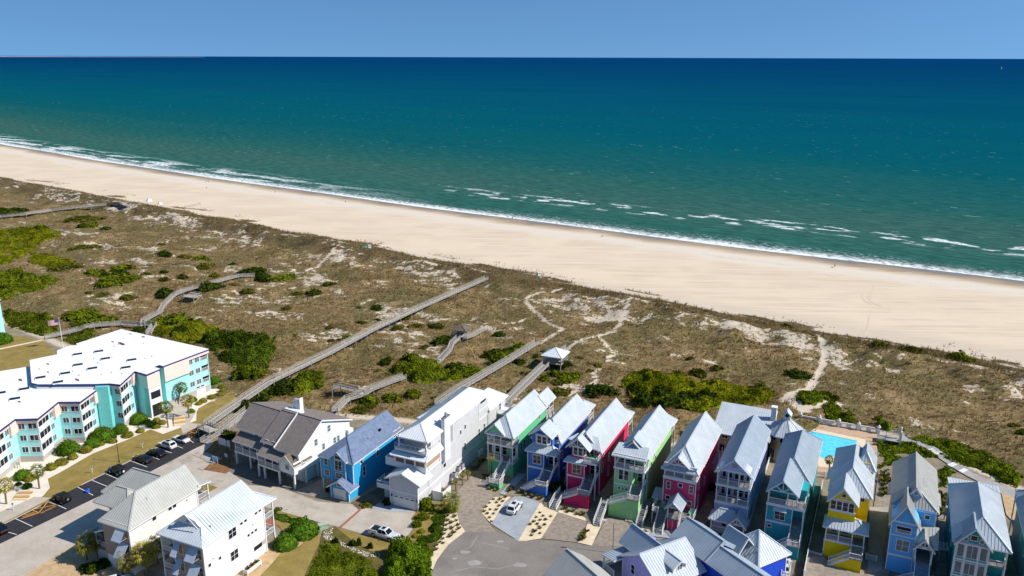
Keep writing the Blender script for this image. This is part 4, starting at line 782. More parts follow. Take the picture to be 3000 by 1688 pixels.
def SW(u,v): return (S0[0]+u*math.cos(A249)+v*math.sin(A249), S0[1]-u*math.sin(A249)+v*math.cos(A249),0.)
GR='bright narrow beach houses in a row'
def rowhouse(label,u,v): return House('beach_house',label,'house',SW(u,v),24.9,GR)
def porch_rail(h,x0,x1,y,z,ysides=None,n=3):
    for i in range(n): h.rail([(x0+(x1-x0)*i/n,y,z),(x0+(x1-x0)*(i+1)/n,y,z)])
    if ysides: h.rail([(x1,y,z),(x1,ysides,z)]); h.rail([(x0,y,z),(x0,ysides,z)])
def chair(label,p,rz,m,cat='chair',name='porch_chair',s=1.0):
    """slatted wooden armchair"""
    T_=thing(name,label,cat,p,rz); 
    b=MB(); b.bar((-.3,-.28,.40),(-.3,.3,.30),.05); b.box(-.29,.29,-.30,.26,.33,.37); b.build('seat',m,T_)
    b=MB(); [b.bar((-.24+.12*i,.24,.32),(-.27+.135*i,.55,1.02),.10,.03) for i in range(5)]; b.build('backrest',m,T_)
    for k in(-1,1):
        b=MB(); b.box(k*.34-.05,k*.34+.05,-.36,.34,.56,.60); b.build('armrest',m,T_)
        b=MB(); b.box(k*.33-.03,k*.33+.03,-.33,-.26,0,.56); b.bar((k*.33,.05,.36),(k*.33,.45,.02),.06); b.build('leg',m,T_)
    T_.scale=(s,s,s); return T_
def side_windows(h,x,L,face='R'):
    for q in L: h.win(x,q[0],q[1],q[2],q[3],face,1,2 if q[3]>.9 else 1)
# ------------------------------------------------------------------ row house: green
W=5.9
h=rowhouse('green beach house with two stacked white porches, first of the bright row',0,0); g1=siding('green_siding','#62bb88')
b=MB(); b.box(0,W,0,17.6,0,3.1); b.box(.02,W-.02,2.3,17.58,3.1,6.8); h.pent(b,.02,W-.02,2.3,17.58,6.8,9.55,12.5,gy=3.4); b.yprism([(0.3,9.7),(3.6,9.7),(1.95,11.45)],-.3,2.4); h.part('wall',b,g1)
h.box('porch_floor',m_deck,(-.1,W+.1,-.15,2.3,3.1,3.3),(-.1,W+.1,-.15,2.3,6.7,6.9)); h.trim([(-.13,W+.13,-.2,-.14,2.9,3.3),(-.13,W+.13,-.2,-.14,6.55,6.95),(W+.1,W+.16,-.2,2.3,2.9,3.3),(W+.1,W+.16,-.2,2.3,6.55,6.95),(-.2,4.2,-.12,.06,9.25,9.6),(4.2,W+.1,-.12,.06,9.1,9.4),h.corner(W,17.6,0,9.4),h.corner(W,2.3,3.3,9.4),h.corner(0,2.3,3.3,9.4)])
for x in (.1,1.55,3.1,5.75):
    h.post(x,0,3.3,6.7); h.post(x,0,6.9,9.5)
h.post(5.75,2.2,3.3,6.7); 
porch_rail(h,.1,5.75,0,6.9,2.3); h.rail([(.1,0,3.3),(1.55,0,3.3)]); h.rail([(1.55,0,3.3),(3.1,0,3.3)]); h.rail([(5.75,0,3.3),(5.75,2.3,3.3)])
for x,z,w_,hh,nx in ((1.4,8.1,1.5,1.9,2),(3.5,8.1,1.0,1.9,1),(1.2,4.7,1.0,1.9,1),(4.9,4.5,1.0,2.1,1),(2.9,4.5,1.0,2.1,1)): h.win(x,2.3,z,w_,hh,'F',nx,2)
h.gable(0,W,.35,17.6,9.55,12.5,m_metal,.42,.9,.45,'h','g',hf=3.4); h.gable(.05,3.85,-.2,3.4,9.75,11.55,m_metal,.4,.5,0); h.gable(2.6,5.9,17,22.3,9.9,11.5,m_metal,.42,0,.4,name='porch_roof')
side_windows(h,W,[(10.+.75*i,8.75,.35,.35) for i in range(4)]+[(4.2,5.2,.9,1.8),(5.6,5.2,.9,1.8),(9,5,.8,1.5),(14,5,.8,1.5),(14,8,.7,1.1)]); side_windows(h,0,[(5,5,.9,1.6),(9,5,.9,1.6),(13,8,.9,1.4)],'L')
h.box('rear_deck',m_woodg,(2.4,W,17.65,22.2,3.1,3.3),(2.4,W,17.65,22.2,6.4,6.6)); h.rail([(W-.1,17.8,6.6),(W-.1,22.1,6.6),(2.5,22.1,6.6)]); h.rail([(W-.1,17.8,3.3),(W-.1,22.1,3.3),(2.5,22.1,3.3)])
for x,y in ((W-.1,22.1),(2.5,22.1),(W-.1,19.8)): h.post(x,y,0,9.6)
h.stairs((4.45,-.2,3.3),(4.45,-4.3,1.3),1.75); h.box('stair_landing',m_deck,(3.4,5.75,-6.4,-4.3,1.15,1.3)); h.box('landing_skirting',g1,(3.5,5.7,-6.35,-4.4,0,1.14)); h.rail([(5.7,-4.3,1.3),(5.7,-6.3,1.3),(3.45,-6.3,1.3)]); h.stairs((3.4,-5.3,1.3),(1.9,-5.3,0.05),1.7)
# ------------------------------------------------------------------ blue
W=5.9; h=rowhouse('blue beach house with bay window gable, second of the bright row',9.7,-1); g1=siding('blue_siding','#4374c2')
b=MB(); b.box(0,3.55,0,6,0,4); b.box(0,W,2.4,20,0,4); b.box(.02,3.53,.02,6,4,7.8); b.box(.02,W-.02,2.4,19.98,4,8.0); h.pent(b,.02,W-.02,2.6,19.98,8.0,9.6,12.6,gy=6.5); b.box(.4,4.9,1.2,2.7,8,11.2); b.yprism([(.5,11.2),(4.8,11.2),(2.7,12.6)],1.0,4); h.part('wall',b,g1)
h.box('porch_floor',m_deck,(3.55,W,-.1,2.4,3.8,4.0)); h.trim([(-.05,3.6,-.06,0,3.75,4.1),(3.5,3.64,-.07,.07,0,7.7),h.corner(0,0,0,7.7),(3.55,W+.05,-.16,-.1,3.7,4.0),h.corner(W,2.6,0,9.3),h.corner(W,20,0,9.3)]); h.post(W-.1,0,4.,7.8); h.rail([(W-.1,0,4),(W-.1,2.4,4)])
h.roof([[(-.5,-.5,7.6),(W+.5,-.5,7.6),(5,1.3,8.9),(1.0,1.3,8.9)],[(W+.5,-.5,7.6),(W+.5,2.5,7.6),(5,1.3,8.9)],[(-.5,2.5,7.6),(-.5,-.5,7.6),(1.,1.3,8.9)]],m_metal,name='porch_roof')
b=MB(); b.prism([(1.2,1.2),(1.7,.55),(4.0,.55),(4.5,1.2)],9.0,11.2); h.part('bay',b,m_white)
for x in (2.3,3.4): h.win(x,.55,10.1,.85,1.5,'F',1,2)
h.win(1.42,.88,10.1,.5,1.5,rz=-.91); h.win(4.28,.88,10.1,.5,1.5,rz=.91); h.gable(.5,4.8,.6,5,11.25,12.75,m_metal,.45,.5,0); h.gable(0,W,2.9,20,9.6,12.6,m_metal,.45,.45,.45,'h','g',hf=3.6); h.hip(.6,W-.1,20,23.5,9.6,10.9,m_metal,.4,name='porch_roof')
h.win(2.05,0,5.8,1.7,1.8,'F',2,2); h.win(5.3,2.6,10,.75,.75,'F',1,1); h.win(4.2,2.4,5.1,.9,2.0,'F'); h.win(5.3,2.4,5.4,.7,1.3,'F'); side_windows(h,W,[(9+.75*i,8.9,.35,.35) for i in range(4)]+[(4,6,.8,1.4),(12,6,.8,1.4),(18,8,.9,1.2)]); side_windows(h,0,[(4,6,.8,1.4),(9,6,.8,1.4)],'L')
h.box('rear_deck',m_woodg,(0,W,20,23.6,6.4,6.6)); h.rail([(W-.1,20.1,6.6),(W-.1,23.5,6.6),(.1,23.5,6.6)])
for x in (.1,W-.1): h.post(x,23.5,0,9.3)
h.stairs((4.7,-.1,4.0),(4.7,-2.6,2.4),2.2); h.box('stair_landing',m_deck,(3.5,W,-4.1,-2.6,2.25,2.4)); h.box('landing_skirting',g1,(.8,5.8,-4.0,-2.7,0,.9),(2.2,5.8,-4.0,-2.7,.9,1.6),(3.4,5.8,-4.0,-2.7,1.6,2.24)); h.rail([(5.8,-2.6,2.4),(5.8,-4.0,2.4),(3.5,-4.0,2.4)]); h.stairs((3.5,-3.35,2.4),(.3,-3.35,.05),1.4)
t_=h; hh=rowhouse('small grey roofed side porch between the blue and the red house',16.2,3.5); hh.r['category']='porch'; hh.r.name='side_porch'; hh.gable(0,2.6,0,5,3.0,4.1,m_metal,.3,.3,.2); [hh.post(x,y,0,3,.16) for x in(.1,2.5) for y in(.1,4.8)]; hh.rail([(2.5,0,1),(.1,0,1)]); hh.box('porch_floor',m_deck,(0,2.6,0,5,.85,1.0)); hh.stairs((1.3,0,1),(1.3,-1.6,0.05),1.4)
# ------------------------------------------------------------------ red
W=6.0; h=rowhouse('deep red beach house with white bay and balcony, third of the bright row',18.75,-1.9); g1=siding('red_siding','#d22a62')
b=MB(); b.box(0,3.6,0,4,0,4.4); b.box(0,W,2.4,21,0,4.4); b.box(.02,3.58,.02,4,4.4,7.9); b.box(.02,W-.02,2.4,20.98,4.4,8.2); h.pent(b,.02,W-.02,2.4,20.98,8.2,10,13.2); b.box(.6,3.7,.6,2.5,8.3,9.); b.yprism([(1.6,11.6),(4.4,11.6),(3.,12.6)],2.25,4); h.part('wall',b,g1)
h.box('porch_floor',m_deck,(3.6,W,-.1,2.4,4.2,4.4),(3.5,W+.2,-.5,2.4,8.1,8.3)); h.trim([(-.05,3.65,-.06,0,4.25,4.6),(3.53,3.67,-.07,.07,0,8.),h.corner(0,0,0,7.8),(3.5,W+.25,-.56,-.5,7.9,8.35),(W+.2,W+.26,-.5,2.4,7.9,8.35),h.corner(W,2.4,0,9.7),h.corner(W,21,0,9.7)])
h.post(W-.1,0,0,8.1,.24); h.rail([(W-.1,0,4.4),(W-.1,2.4,4.4)]); h.rail([(3.6,-.4,8.3),(W+.1,-.4,8.3),(W+.1,2.3,8.3)])
h.roof([[(-.6,-.7,7.7),(4.3,-.7,7.7),(3.7,.7,8.35),(.2,.7,8.35)],[(-.6,1.6,7.7),(-.6,-.7,7.7),(.2,.7,8.35)]],m_metal,name='porch_roof')
b=MB(); b.prism([(.7,.9),(1.2,.05),(3.1,.05),(3.6,.9)],8.9,11.); b.box(.7,3.6,.5,2.4,10.4,11.); h.part('bay',b,m_white)
for x in (1.65,2.65): h.win(x,.05,9.95,.8,1.5,'F',1,2)
h.win(.95,.45,9.95,.5,1.4,rz=-1.04); h.win(3.35,.45,9.95,.5,1.4,rz=1.04); h.gable(.1,4.2,.1,3.6,11.05,13.,m_metal,.45,.5,0); h.truss(2.15,-.3,11.1,1.8,1.6); h.roof([[(-.5,1.3,11.7),(W+.55,1.3,10.2),(5.2,3.4,12.2),(.8,3.4,12.2)]],m_metal,name='porch_roof'); h.gable(0,W,2.4,21,10,13.2,m_metal,.45,.3,.45); h.hip(.6,W-.1,21,24.5,9.4,10.6,m_metal,.4,name='porch_roof')
h.win(2.0,0,6.1,1.7,1.9,'F',2,2); h.win(5.1,2.4,9.7,.8,.8,'F',1,1); h.win(3.,2.25,12.05,.5,.45,'F',1,1); h.win(4.5,2.4,5.5,.9,2.1,'F'); h.win(5.5,2.4,5.5,.7,1.8,'F'); h.win(4.3,2.4,9.3,.7,1.9,'F'); side_windows(h,W,[(11+.75*i,9.1,.35,.5) for i in range(4)]+[(4.5,8.6,.6,1.8),(4,5.6,.7,2.),(8,6,.7,1.6),(8,2.8,.7,1.8)]); side_windows(h,0,[(6,6,.8,1.4),(11,6,.8,1.4)],'L')
h.box('rear_deck',m_woodg,(0,W,21,24.6,7,7.2)); h.rail([(W-.1,21,7.2),(W-.1,24.5,7.2),(.1,24.5,7.2)]); [h.post(x,24.5,0,9.2) for x in(.1,W-.1)]
h.stairs((4.75,-.1,4.4),(4.75,-2.3,2.9),2.1); h.box('stair_landing',m_deck,(3.6,W,-3.7,-2.3,2.75,2.9)); b=MB(); b.xprism([(0,0),(0,0)],0,0) if 0 else b.yprism([(.6,0),(5.9,0),(5.9,2.74),(3.6,2.74),(.6,.9)],-3.6,-2.4); h.part('landing_skirting',b,g1); h.rail([(5.9,-2.3,2.9),(5.9,-3.6,2.9),(3.6,-3.6,2.9)]); h.stairs((3.6,-3.0,2.9),(.4,-3.0,1.1),1.3); h.box('stair_landing',m_deck,(-1.,.4,-4.2,-1.2,.95,1.1)); h.stairs((-.3,-4.2,1.1),(-.5,-6.4,.05),1.5); h.rail([(-1,-1.2,1.1),(-1,-4.2,1.1)])
for k,(x,y) in enumerate(((4.3,.8),(5.3,.8))):
    q=SW(18.75+x,-1.9+y); chair('green slatted chair on the red house balcony, %s of the two'%('left' if k==0 else 'right'),(q[0],q[1],8.3),-A249,mat('green_paint','#4f9e7d',.5))
# ------------------------------------------------------------------ light green
W=5.8; h=rowhouse('tall light green beach house with a wide upper porch, fourth of the bright row',28.95,-3); g1=siding('light_green_siding','#96d489')
b=MB(); b.box(0,3.5,0,5,0,5.6); b.box(0,W,2.4,20.4,0,5.6); b.box(.02,3.48,.02,5,5.6,9.1); b.box(.02,W-.02,2.4,20.38,5.6,9.2); h.pent(b,.02,W-.02,2.4,20.38,9.2,11.3,14.1); b.yprism([(1.0,13),(4.8,13),(2.9,14.6)],2.5,5); h.part('wall',b,g1)
h.box('porch_floor',m_deck,(3.5,W,-.1,2.4,5.4,5.6),(-.15,W+.15,-.3,2.4,9.0,9.2)); h.trim([(-.05,3.55,-.06,0,5.4,5.75),(3.43,3.57,-.07,.07,0,9),h.corner(0,0,0,9),(-.2,W+.2,-.37,-.3,8.8,9.25),(W+.15,W+.21,-.3,2.4,8.8,9.25),(-.2,W+.2,-.3,-.1,11.75,12.05),h.corner(W,2.4,0,11),h.corner(W,20.4,0,11)])
for x in (.05,1.95,3.9,W-.05): h.post(x,-.15,9.2,11.9)
h.post(W-.1,0,0,9.0,.24); porch_rail(h,.05,W-.05,-.15,9.2,2.4); h.rail([(W-.1,0,5.6),(W-.1,2.4,5.6)])
h.roof([[(-.6,-.7,11.7),(W+.6,-.7,11.7),(W+.1,2.5,13.1),(-.1,2.5,13.1)]],m_metal,name='porch_roof'); h.gable(1.1,4.7,2.6,6,13.1,14.6,m_metal,.4,.4,0); h.gable(0,W,1.9,20.4,11.3,14.1,m_metal,.45,.2,.45); h.hip(2.2,W,20.4,23.5,10.6,12.,m_metal,.4,name='porch_roof')
h.win(2.9,2.5,13.6,.55,.6,'F',1,1); h.win(1.25,0,7.6,.8,2.0,'F',1,2); h.win(2.35,0,7.6,.8,2.0,'F',1,2); h.win(4.4,2.4,6.7,.9,2.1,'F'); h.win(5.3,2.4,7.,.6,1.4,'F')
for i in range(3): h.win(1.0+.75*i,0,4.7,.42,.42,'F',1,1)
for x in (.8,2.0,3.2): h.win(x,2.4,10.4,.8,2.0,'F',1,1)
side_windows(h,W,[(5,8,.7,2.),(8,8,.7,1.9),(7,10,.7,1.5),(13,9.9,.7,.6),(14,9.9,.7,.6)]); side_windows(h,0,[(6,8,.8,1.4)],'L')
h.box('rear_deck',m_woodg,(0,W,20.4,23.6,8.2,8.4)); h.rail([(W-.1,20.4,8.4),(W-.1,23.5,8.4),(.1,23.5,8.4)]); [h.post(x,23.5,0,10.4) for x in(2.3,W-.1)]
h.stairs((4.65,-.1,5.6),(4.65,-1.6,4.4),2.1); h.box('stair_landing',m_deck,(3.5,W,-3.,-1.6,4.25,4.4)); b=MB(); b.yprism([(-.1,0),(5.75,0),(5.75,4.24),(3.5,4.24),(-.1,2.6)],-2.9,-1.7); h.part('landing_skirting',b,g1); h.rail([(5.75,-1.6,4.4),(5.75,-2.9,4.4),(3.5,-2.9,4.4)]); h.stairs((3.5,-2.3,4.4),(-.2,-2.3,2.4),1.3); h.box('stair_landing',m_deck,(-1.6,-.2,-3.0,-1.0,2.25,2.4)); h.stairs((-.9,-3.0,2.4),(-.9,-7.4,.05),1.3); h.box('landing_support',m_white,(-1.55,-1.4,-1.3,-1.1,0,2.2),(-.4,-.25,-1.3,-1.1,0,2.2))
b=MB(); b.box(3.7,5.3,-2.96,-2.9,.1,2.3); f=h.part('double_door',b,g1); b=MB(); [b.bar(p,q,.07,.05) for p,q in (((3.7,-2.97,.1),(3.7,-2.97,2.3)),((5.3,-2.97,.1),(5.3,-2.97,2.3)),((3.7,-2.97,2.3),(5.3,-2.97,2.3)),((4.5,-2.97,.1),(4.5,-2.97,2.3)),((3.7,-2.97,1.2),(5.3,-2.97,1.2)))]; b.build('door_frame',m_white,f)
h.box('door_step',m_conc,(3.5,5.6,-3.7,-2.96,.06,.22)); h.stairs((6.5,-1.5,2.0),(6.5,-4.6,.05),1.2); h.box('stair_landing',m_deck,(5.9,7.1,-1.5,3.,1.85,2.0)); b=MB(); b.box(7.2,9.0,2.2,4.6,0,3.2); h.part('shed_wall',b,g1); h.roof([[(7.0,1.9,3.2),(9.3,1.9,3.2),(9.3,4.9,3.9),(7.0,4.9,3.9)]],m_metal,name='shed_roof')
# ------------------------------------------------------------------ crimson
W=6.1; h=rowhouse('crimson beach house with a small gabled entry and flat windowed front',38.3,-1.8); g1=siding('crimson_siding','#d63c6a')
b=MB(); b.box(0,W,0,20.4,0,8.6); b.box(.02,W-.02,2.4,20.38,8.6,9.); h.pent(b,.02,W-.02,2.4,20.38,9.,10.9,14.,gy=4.2); b.yprism([(1.2,11.7),(4.2,11.7),(2.7,12.75)],-.1,1.2); h.part('wall',b,g1)
h.box('porch_floor',m_deck,(-.1,W+.1,-.15,2.4,8.6,8.85)); h.trim([(-.13,W+.13,-.21,-.15,8.2,8.9),(W+.1,W+.16,-.2,2.4,8.3,8.9),h.corner(0,0,0,8.3),h.corner(W,0,0,8.3),h.corner(W,20.4,0,10.7),(-.1,W+.1,-.1,.1,11.2,11.5)])
for x in (.1,1.95,3.8,W-.1): h.post(x,0,8.85,11.3)
porch_rail(h,.1,W-.1,0,8.85,2.4)
for x in (.9,2.1,3.3): h.win(x,2.4,10.0,.75,1.9,'F',1,2)
h.gable(0,W,.3,20.4,10.9,14.,m_metal,.5,.8,.45,'h','g',hf=3.9); h.gable(.9,4.5,-.2,3.,11.65,13.2,m_metal,.4,.5,0); h.truss(2.7,-.55,11.7,1.6,1.3)
for x,z,w_,hh_,ny in ((.95,6.9,.65,1.4,2),(3.2,7.3,.7,.7,1),(5.3,6.9,.65,1.4,2),(.95,4.3,.75,.7,1),(5.1,4.0,.75,.8,1)): h.win(x,0,z,w_,hh_,'F',1,ny)
side_windows(h,W,[(7+1.3*i,9.4,.6,1.5) for i in range(4)]+[(3,3.2,.7,2.3),(3.,6.6,.6,1.6),(8,5,.7,1.6)]); side_windows(h,0,[(6,6,.8,1.4),(11,6,.8,1.4)],'L')
h.box('entry_deck',m_deck,(-1.2,6.6,-3.2,0,2.3,2.5),(2.0,4.2,-4.4,-3.2,2.3,2.5)); b=MB(); b.box(2.1,4.1,-4.3,-3.2,0,2.28); h.part('entry_skirting',b,g1); h.trim([(3.05,3.13,-4.34,-4.3,.1,2.2),(2.1,2.2,-4.36,-4.28,0,2.28),(4.0,4.1,-4.36,-4.28,0,2.28)],name='skirting_trim')
h.gable(1.9,4.3,-4.2,-.05,4.9,6.0,m_blueroof,.4,.5,0,name='porch_roof'); h.truss(3.1,-4.55,4.9,1.25,1.0); [h.post(x,-4.25,2.5,4.9) for x in(2.1,4.1)]; h.rail([(2.1,-4.25,2.5),(4.1,-4.25,2.5)]); h.win(3.1,0,3.7,.9,2.0,'F',name='door')
h.stairs((.9,-3.2,2.5),(.9,-6.6,.05),1.7); h.stairs((5.2,-3.2,2.5),(5.2,-6.6,.05),1.7); h.rail([(-1.2,-.1,2.5),(-1.2,-3.1,2.5)]); h.rail([(-1.2,-3.1,2.5),(0.,-3.1,2.5)]); h.rail([(6.6,0,2.5),(6.6,-3.1,2.5)]); [h.post(x,-3.1,0,2.3,.16) for x in(-1.1,6.5)]; h.box('side_deck',m_deck,(-1.2,0,0,6,2.3,2.5)); h.rail([(-1.2,6,2.5),(-1.2,0,2.5)])
h.box('rear_deck',m_woodg,(W-1.5,W+1.6,14,20,5.6,5.8)); [h.rail([(W+1.5,14+2*i,5.8),(W+1.5,16+2*i,5.8)]) for i in range(3)]; [h.post(W+1.5,14+3*i,0,8.5,.16) for i in range(3)]
for k,(x,y) in enumerate(((.4,-1.4),(5.9,-1.6))):
    q=SW(38.3+x,-1.8+y); chair('pale green slatted chair on the crimson house deck, %s of the entry'%('left' if k==0 else 'right'),(q[0],q[1],2.5),-A249,mat('mint_paint','#6fae8f',.5),s=1.15)
# ------------------------------------------------------------------ lilac
W=6.0; h=rowhouse('pale lilac beach house with two wide stacked porches under one gable',47.9,-.3); g1=siding('lilac_siding','#b8bde2')
b=MB(); b.box(0,W,0,21.5,0,4.9); b.box(.02,W-.02,2.4,21.48,4.9,8.6); h.pent(b,.02,W-.02,2.4,21.48,8.6,11.5,14.2); b.yprism([(.1,11.7),(W-.1,11.7),(W/2,14.)],0,2.5); h.part('wall',b,g1)
h.box('porch_floor',m_deck,(-.1,W+.1,-.15,2.4,4.9,5.15),(-.1,W+.1,-.15,2.4,8.4,8.65)); h.trim([(-.13,W+.13,-.21,-.15,4.6,5.2),(-.13,W+.13,-.21,-.15,8.2,8.7),(W+.1,W+.16,-.2,2.4,4.6,5.2),(W+.1,W+.16,-.2,2.4,8.2,8.7),(-.1,W+.1,-.1,.1,11.35,11.75),h.corner(0,0,0,4.9),h.corner(W,0,0,4.9),h.corner(W,21.5,0,11.2)])
for x in (.1,2.05,4.0,W-.1): h.post(x,0,5.15,8.4); h.post(x,0,8.65,11.4)
porch_rail(h,.1,W-.1,0,5.15,2.4); porch_rail(h,.1,W-.1,0,8.65,2.4)
for z in (6.4,9.9):
    for x in (.9,2.0,3.2,4.2,5.3): h.win(x,2.4,z,.65,1.9,'F',1,2)
b=MB(); b.box(2.6,3.5,-.04,0,12.3,13.1); h.part('gable_vent',b,m_grey); h.gable(0,W,0,21.5,11.5,14.2,m_blueroof,.45,.45,.45)
side_windows(h,W,[(6,6.5,.7,1.6),(12,6.5,.7,1.6),(6,9.8,.7,1.5),(12,9.8,.7,1.5)]); side_windows(h,0,[(6,6,.8,1.4),(11,6,.8,1.4)],'L')
b=MB(); b.box(.2,3.,-2.1,0,0,2.9); b.box(.2,5.9,-.8,0,0,2.9); h.part('pavilion_wall',b,g1); h.box('pavilion_floor',m_deck,(-.3,6.2,-3.6,0,.5,.7)); h.hip(-.1,5.,-2.9,-.2,3.2,4.5,m_metal,.4,name='porch_roof'); h.gable(3.4,6.1,-3.4,-.2,3.0,4.6,m_blueroof,.35,.5,0,name='porch_roof'); h.truss(4.75,-3.75,3.0,1.35,1.25); [h.post(x,-3.3,.7,3.0) for x in(.1,3.5,6.)]; h.rail([(.1,-3.3,.7),(3.5,-3.3,.7)]); h.win(2.2,-2.1,1.9,.8,1.3,'F'); h.win(4.8,-.8,1.8,.9,1.8,'F',name='door')
# ------------------------------------------------------------------ teal
W=6.4; h=rowhouse('teal beach house with an upper deck and shuttered window',57.4,-2.1); g1=siding('teal_siding','#2b9ea4')
b=MB(); b.box(0,4.4,0,6,0,4.2); b.box(0,W,3,26.5,0,4.2); b.box(.02,4.38,.02,6,4.2,7.8); b.box(.02,W-.02,2.9,26.48,4.2,10.1); b.box(.02,5,5.5,9,7.8,10.6); h.part('wall',b,g1)
h.box('porch_floor',m_deck,(4.4,W,-.1,3,4.1,4.3),(-.1,W+.1,-.2,6,7.75,8.0)); h.trim([(-.05,4.45,-.06,0,4.1,4.5),(4.33,4.47,-.07,.07,0,7.8),h.corner(0,0,0,7.8),(-.13,W+.13,-.27,-.2,7.5,8.05),(W+.1,W+.16,-.2,6,7.5,8.05),h.corner(W,6,8,10),h.corner(W,26.5,0,10)])
[h.post(x,0,8,10.6) for x in(.1,3.4,5.)]; h.post(W-.1,0,0,7.75,.24); porch_rail(h,.1,W-.1,0,8.0,6); h.rail([(W-.1,0,4.3),(W-.1,3,4.3)]); h.gable(.1,4.9,-.1,9,10.7,12.9,m_blueroof,.4,.5,0); h.truss(2.5,-.45,10.7,2.3,2.0)
h.gable(0,W,6.6,26.2,10.1,13.,m_blueroof,.5,.5,.5,'h','h',hf=3.3,hb=4.); h.win(5.7,6.0 if 0 else 5.0,9.3,.01,.01) if 0 else None
h.win(2.3,0,5.8,1.7,1.7,'F',2,2); h.win(.7,0,3.3,.6,.6,'F',1,1); h.win(5.5,3,5.6,.8,1.9,'F'); [h.win(x,5.5,9.1,.9,1.9,'F',1,2) for x in(1.1,2.4,3.7)]; h.win(5.75,2.9,9.0,.01,.01) if 0 else None
h.roof([[(1.1,-.65,6.8),(3.5,-.65,6.8),(3.5,-.02,7.4),(1.1,-.02,7.4)]],m_metal,name='window_awning',caps=False,fascia=False,th=.06)
side_windows(h,W,[(9,6,.7,1.6),(14,6,.7,1.6)]); side_windows(h,0,[(6,6,.8,1.4),(11,6,.8,1.4)],'L')
h.stairs((5.35,-.1,4.3),(5.35,-2.6,2.5),1.9); h.box('stair_landing',m_deck,(4.3,W,-4.,-2.6,2.3,2.45)); b=MB(); b.yprism([(1.2,0),(6.3,0),(6.3,2.28),(4.3,2.28),(1.2,.8)],-2.9,-2.65); b.box(4.4,6.3,-3.9,-2.65,0,2.28); h.part('landing_skirting',b,g1); h.rail([(6.3,-2.6,2.45),(6.3,-3.9,2.45),(4.3,-3.9,2.45)]); h.stairs((4.3,-3.3,2.45),(1.0,-3.3,.05),1.3)
# ------------------------------------------------------------------ yellow
W=6.4; h=rowhouse('yellow beach house with a hip roofed porch and row of upper windows',67.6,-2.5); g1=siding('yellow_siding','#e6c70c')
b=MB(); b.box(0,W,2.4,22.6,0,3.5); b.box(0,4.3,0,3,0,3.3); b.box(.02,W-.02,2.4,22.58,3.5,6.3); b.box(.02,W-.02,5.,22.58,6.3,10.6); b.box(.02,4.4,1.,6,6.5,11.); b.yprism([(.2,11),(4.3,11),(2.3,13.4)],.95,4); b.box(4.2,W,12,20,10,13.2) if 0 else b.box(3.9,6.3,14.5,19,10.4,12.4); h.part('wall',b,g1)
h.box('porch_floor',m_deck,(-.05,W+.1,-.1,2.4,3.3,3.5)); h.trim([(-.1,W+.1,-.16,-.1,3.15,3.55),(4.33,4.47,-.07,.07,0,3.3),h.corner(0,0,0,3.3),h.corner(W,5,8,10.5),h.corner(W,22.6,0,10.5),(.0,4.5,.9,1.02,8.6,8.95),(.0,4.5,.9,1.02,10.9,11.15)])
[h.post(x,0,3.5,6.2) for x in(.1,2.2,4.4,W-.1)]; h.rail([(.1,0,3.5),(2.2,0,3.5)]); h.rail([(2.2,0,3.5),(4.4,0,3.5)]); h.rail([(W-.1,0,3.5),(W-.1,2.4,3.5)])
h.roof([[(-.5,-.6,6.1),(W+.5,-.6,6.1),(5.1,1.5,7.6),(1.1,1.5,7.6)],[(W+.5,-.6,6.1),(W+.5,3.6,6.1),(5.1,1.5,7.6)],[(-.5,3.6,6.1),(-.5,-.6,6.1),(1.1,1.5,7.6)],[(W+.5,3.6,6.1),(-.5,3.6,6.1),(1.1,1.5,7.6),(5.1,1.5,7.6)]],m_metal,name='porch_roof')
[h.win(.75+.98*i,1.0,9.8,.8,1.6,'F',1,2) for i in range(4)]; h.win(2.3,.95,11.9,.6,.6,'F',1,1); h.win(5.3,5,9.7,.65,.65,'F',1,1); [h.win(x,2.4,4.9,1.1,2.0,'F',1,1,mat('blue_shutter_door','#1c3c8c',.5),name='door') for x in(1.3,3.2)]; h.win(5.4,2.4,4.9,.8,1.8,'F')
h.gable(.05,4.45,.9,6.5,11.0,13.5,m_metal,.4,.6,0); h.gable(0,W,5.1,12,10.9,14.,m_metal,.5,.5,0,'h','g',hf=3.6); h.gable(0,W,11.5,22.6,10.8,13.6,m_metal,.5,0,.5,'g','h'); h.gable(3.8,6.4,14.5,20,12.2,14.2,m_metal,.6,.6,0,'h','g',hf=1.9); [h.win(x,14.5,11.6,.7,.8,'F',1,1) for x in(4.6,5.6)]; h.roof([[(-1.2,11,9.4),(2,11,12.3),(2,15.5,12.3),(-1.2,15.5,9.4)]],m_metal,name='side_roof')
side_windows(h,W,[(8,6.5,.7,1.6),(14,6.5,.7,1.6),(18,9.6,.7,1.2)]); side_windows(h,0,[(6,6,.8,1.4),(11,6,.8,1.4)],'L')
h.stairs((5.4,-.1,3.5),(5.4,-1.7,2.4),1.9); h.box('stair_landing',m_deck,(4.3,W,-2.9,-1.7,2.25,2.4)); b=MB(); b.yprism([(1.6,0),(6.3,0),(6.3,2.24),(4.3,2.24),(1.6,.9)],-2.85,-1.8); h.part('landing_skirting',b,g1); h.rail([(6.3,-1.7,2.4),(6.3,-2.85,2.4),(4.3,-2.85,2.4)]); h.stairs((4.3,-2.3,2.4),(1.1,-2.3,.05),1.2)
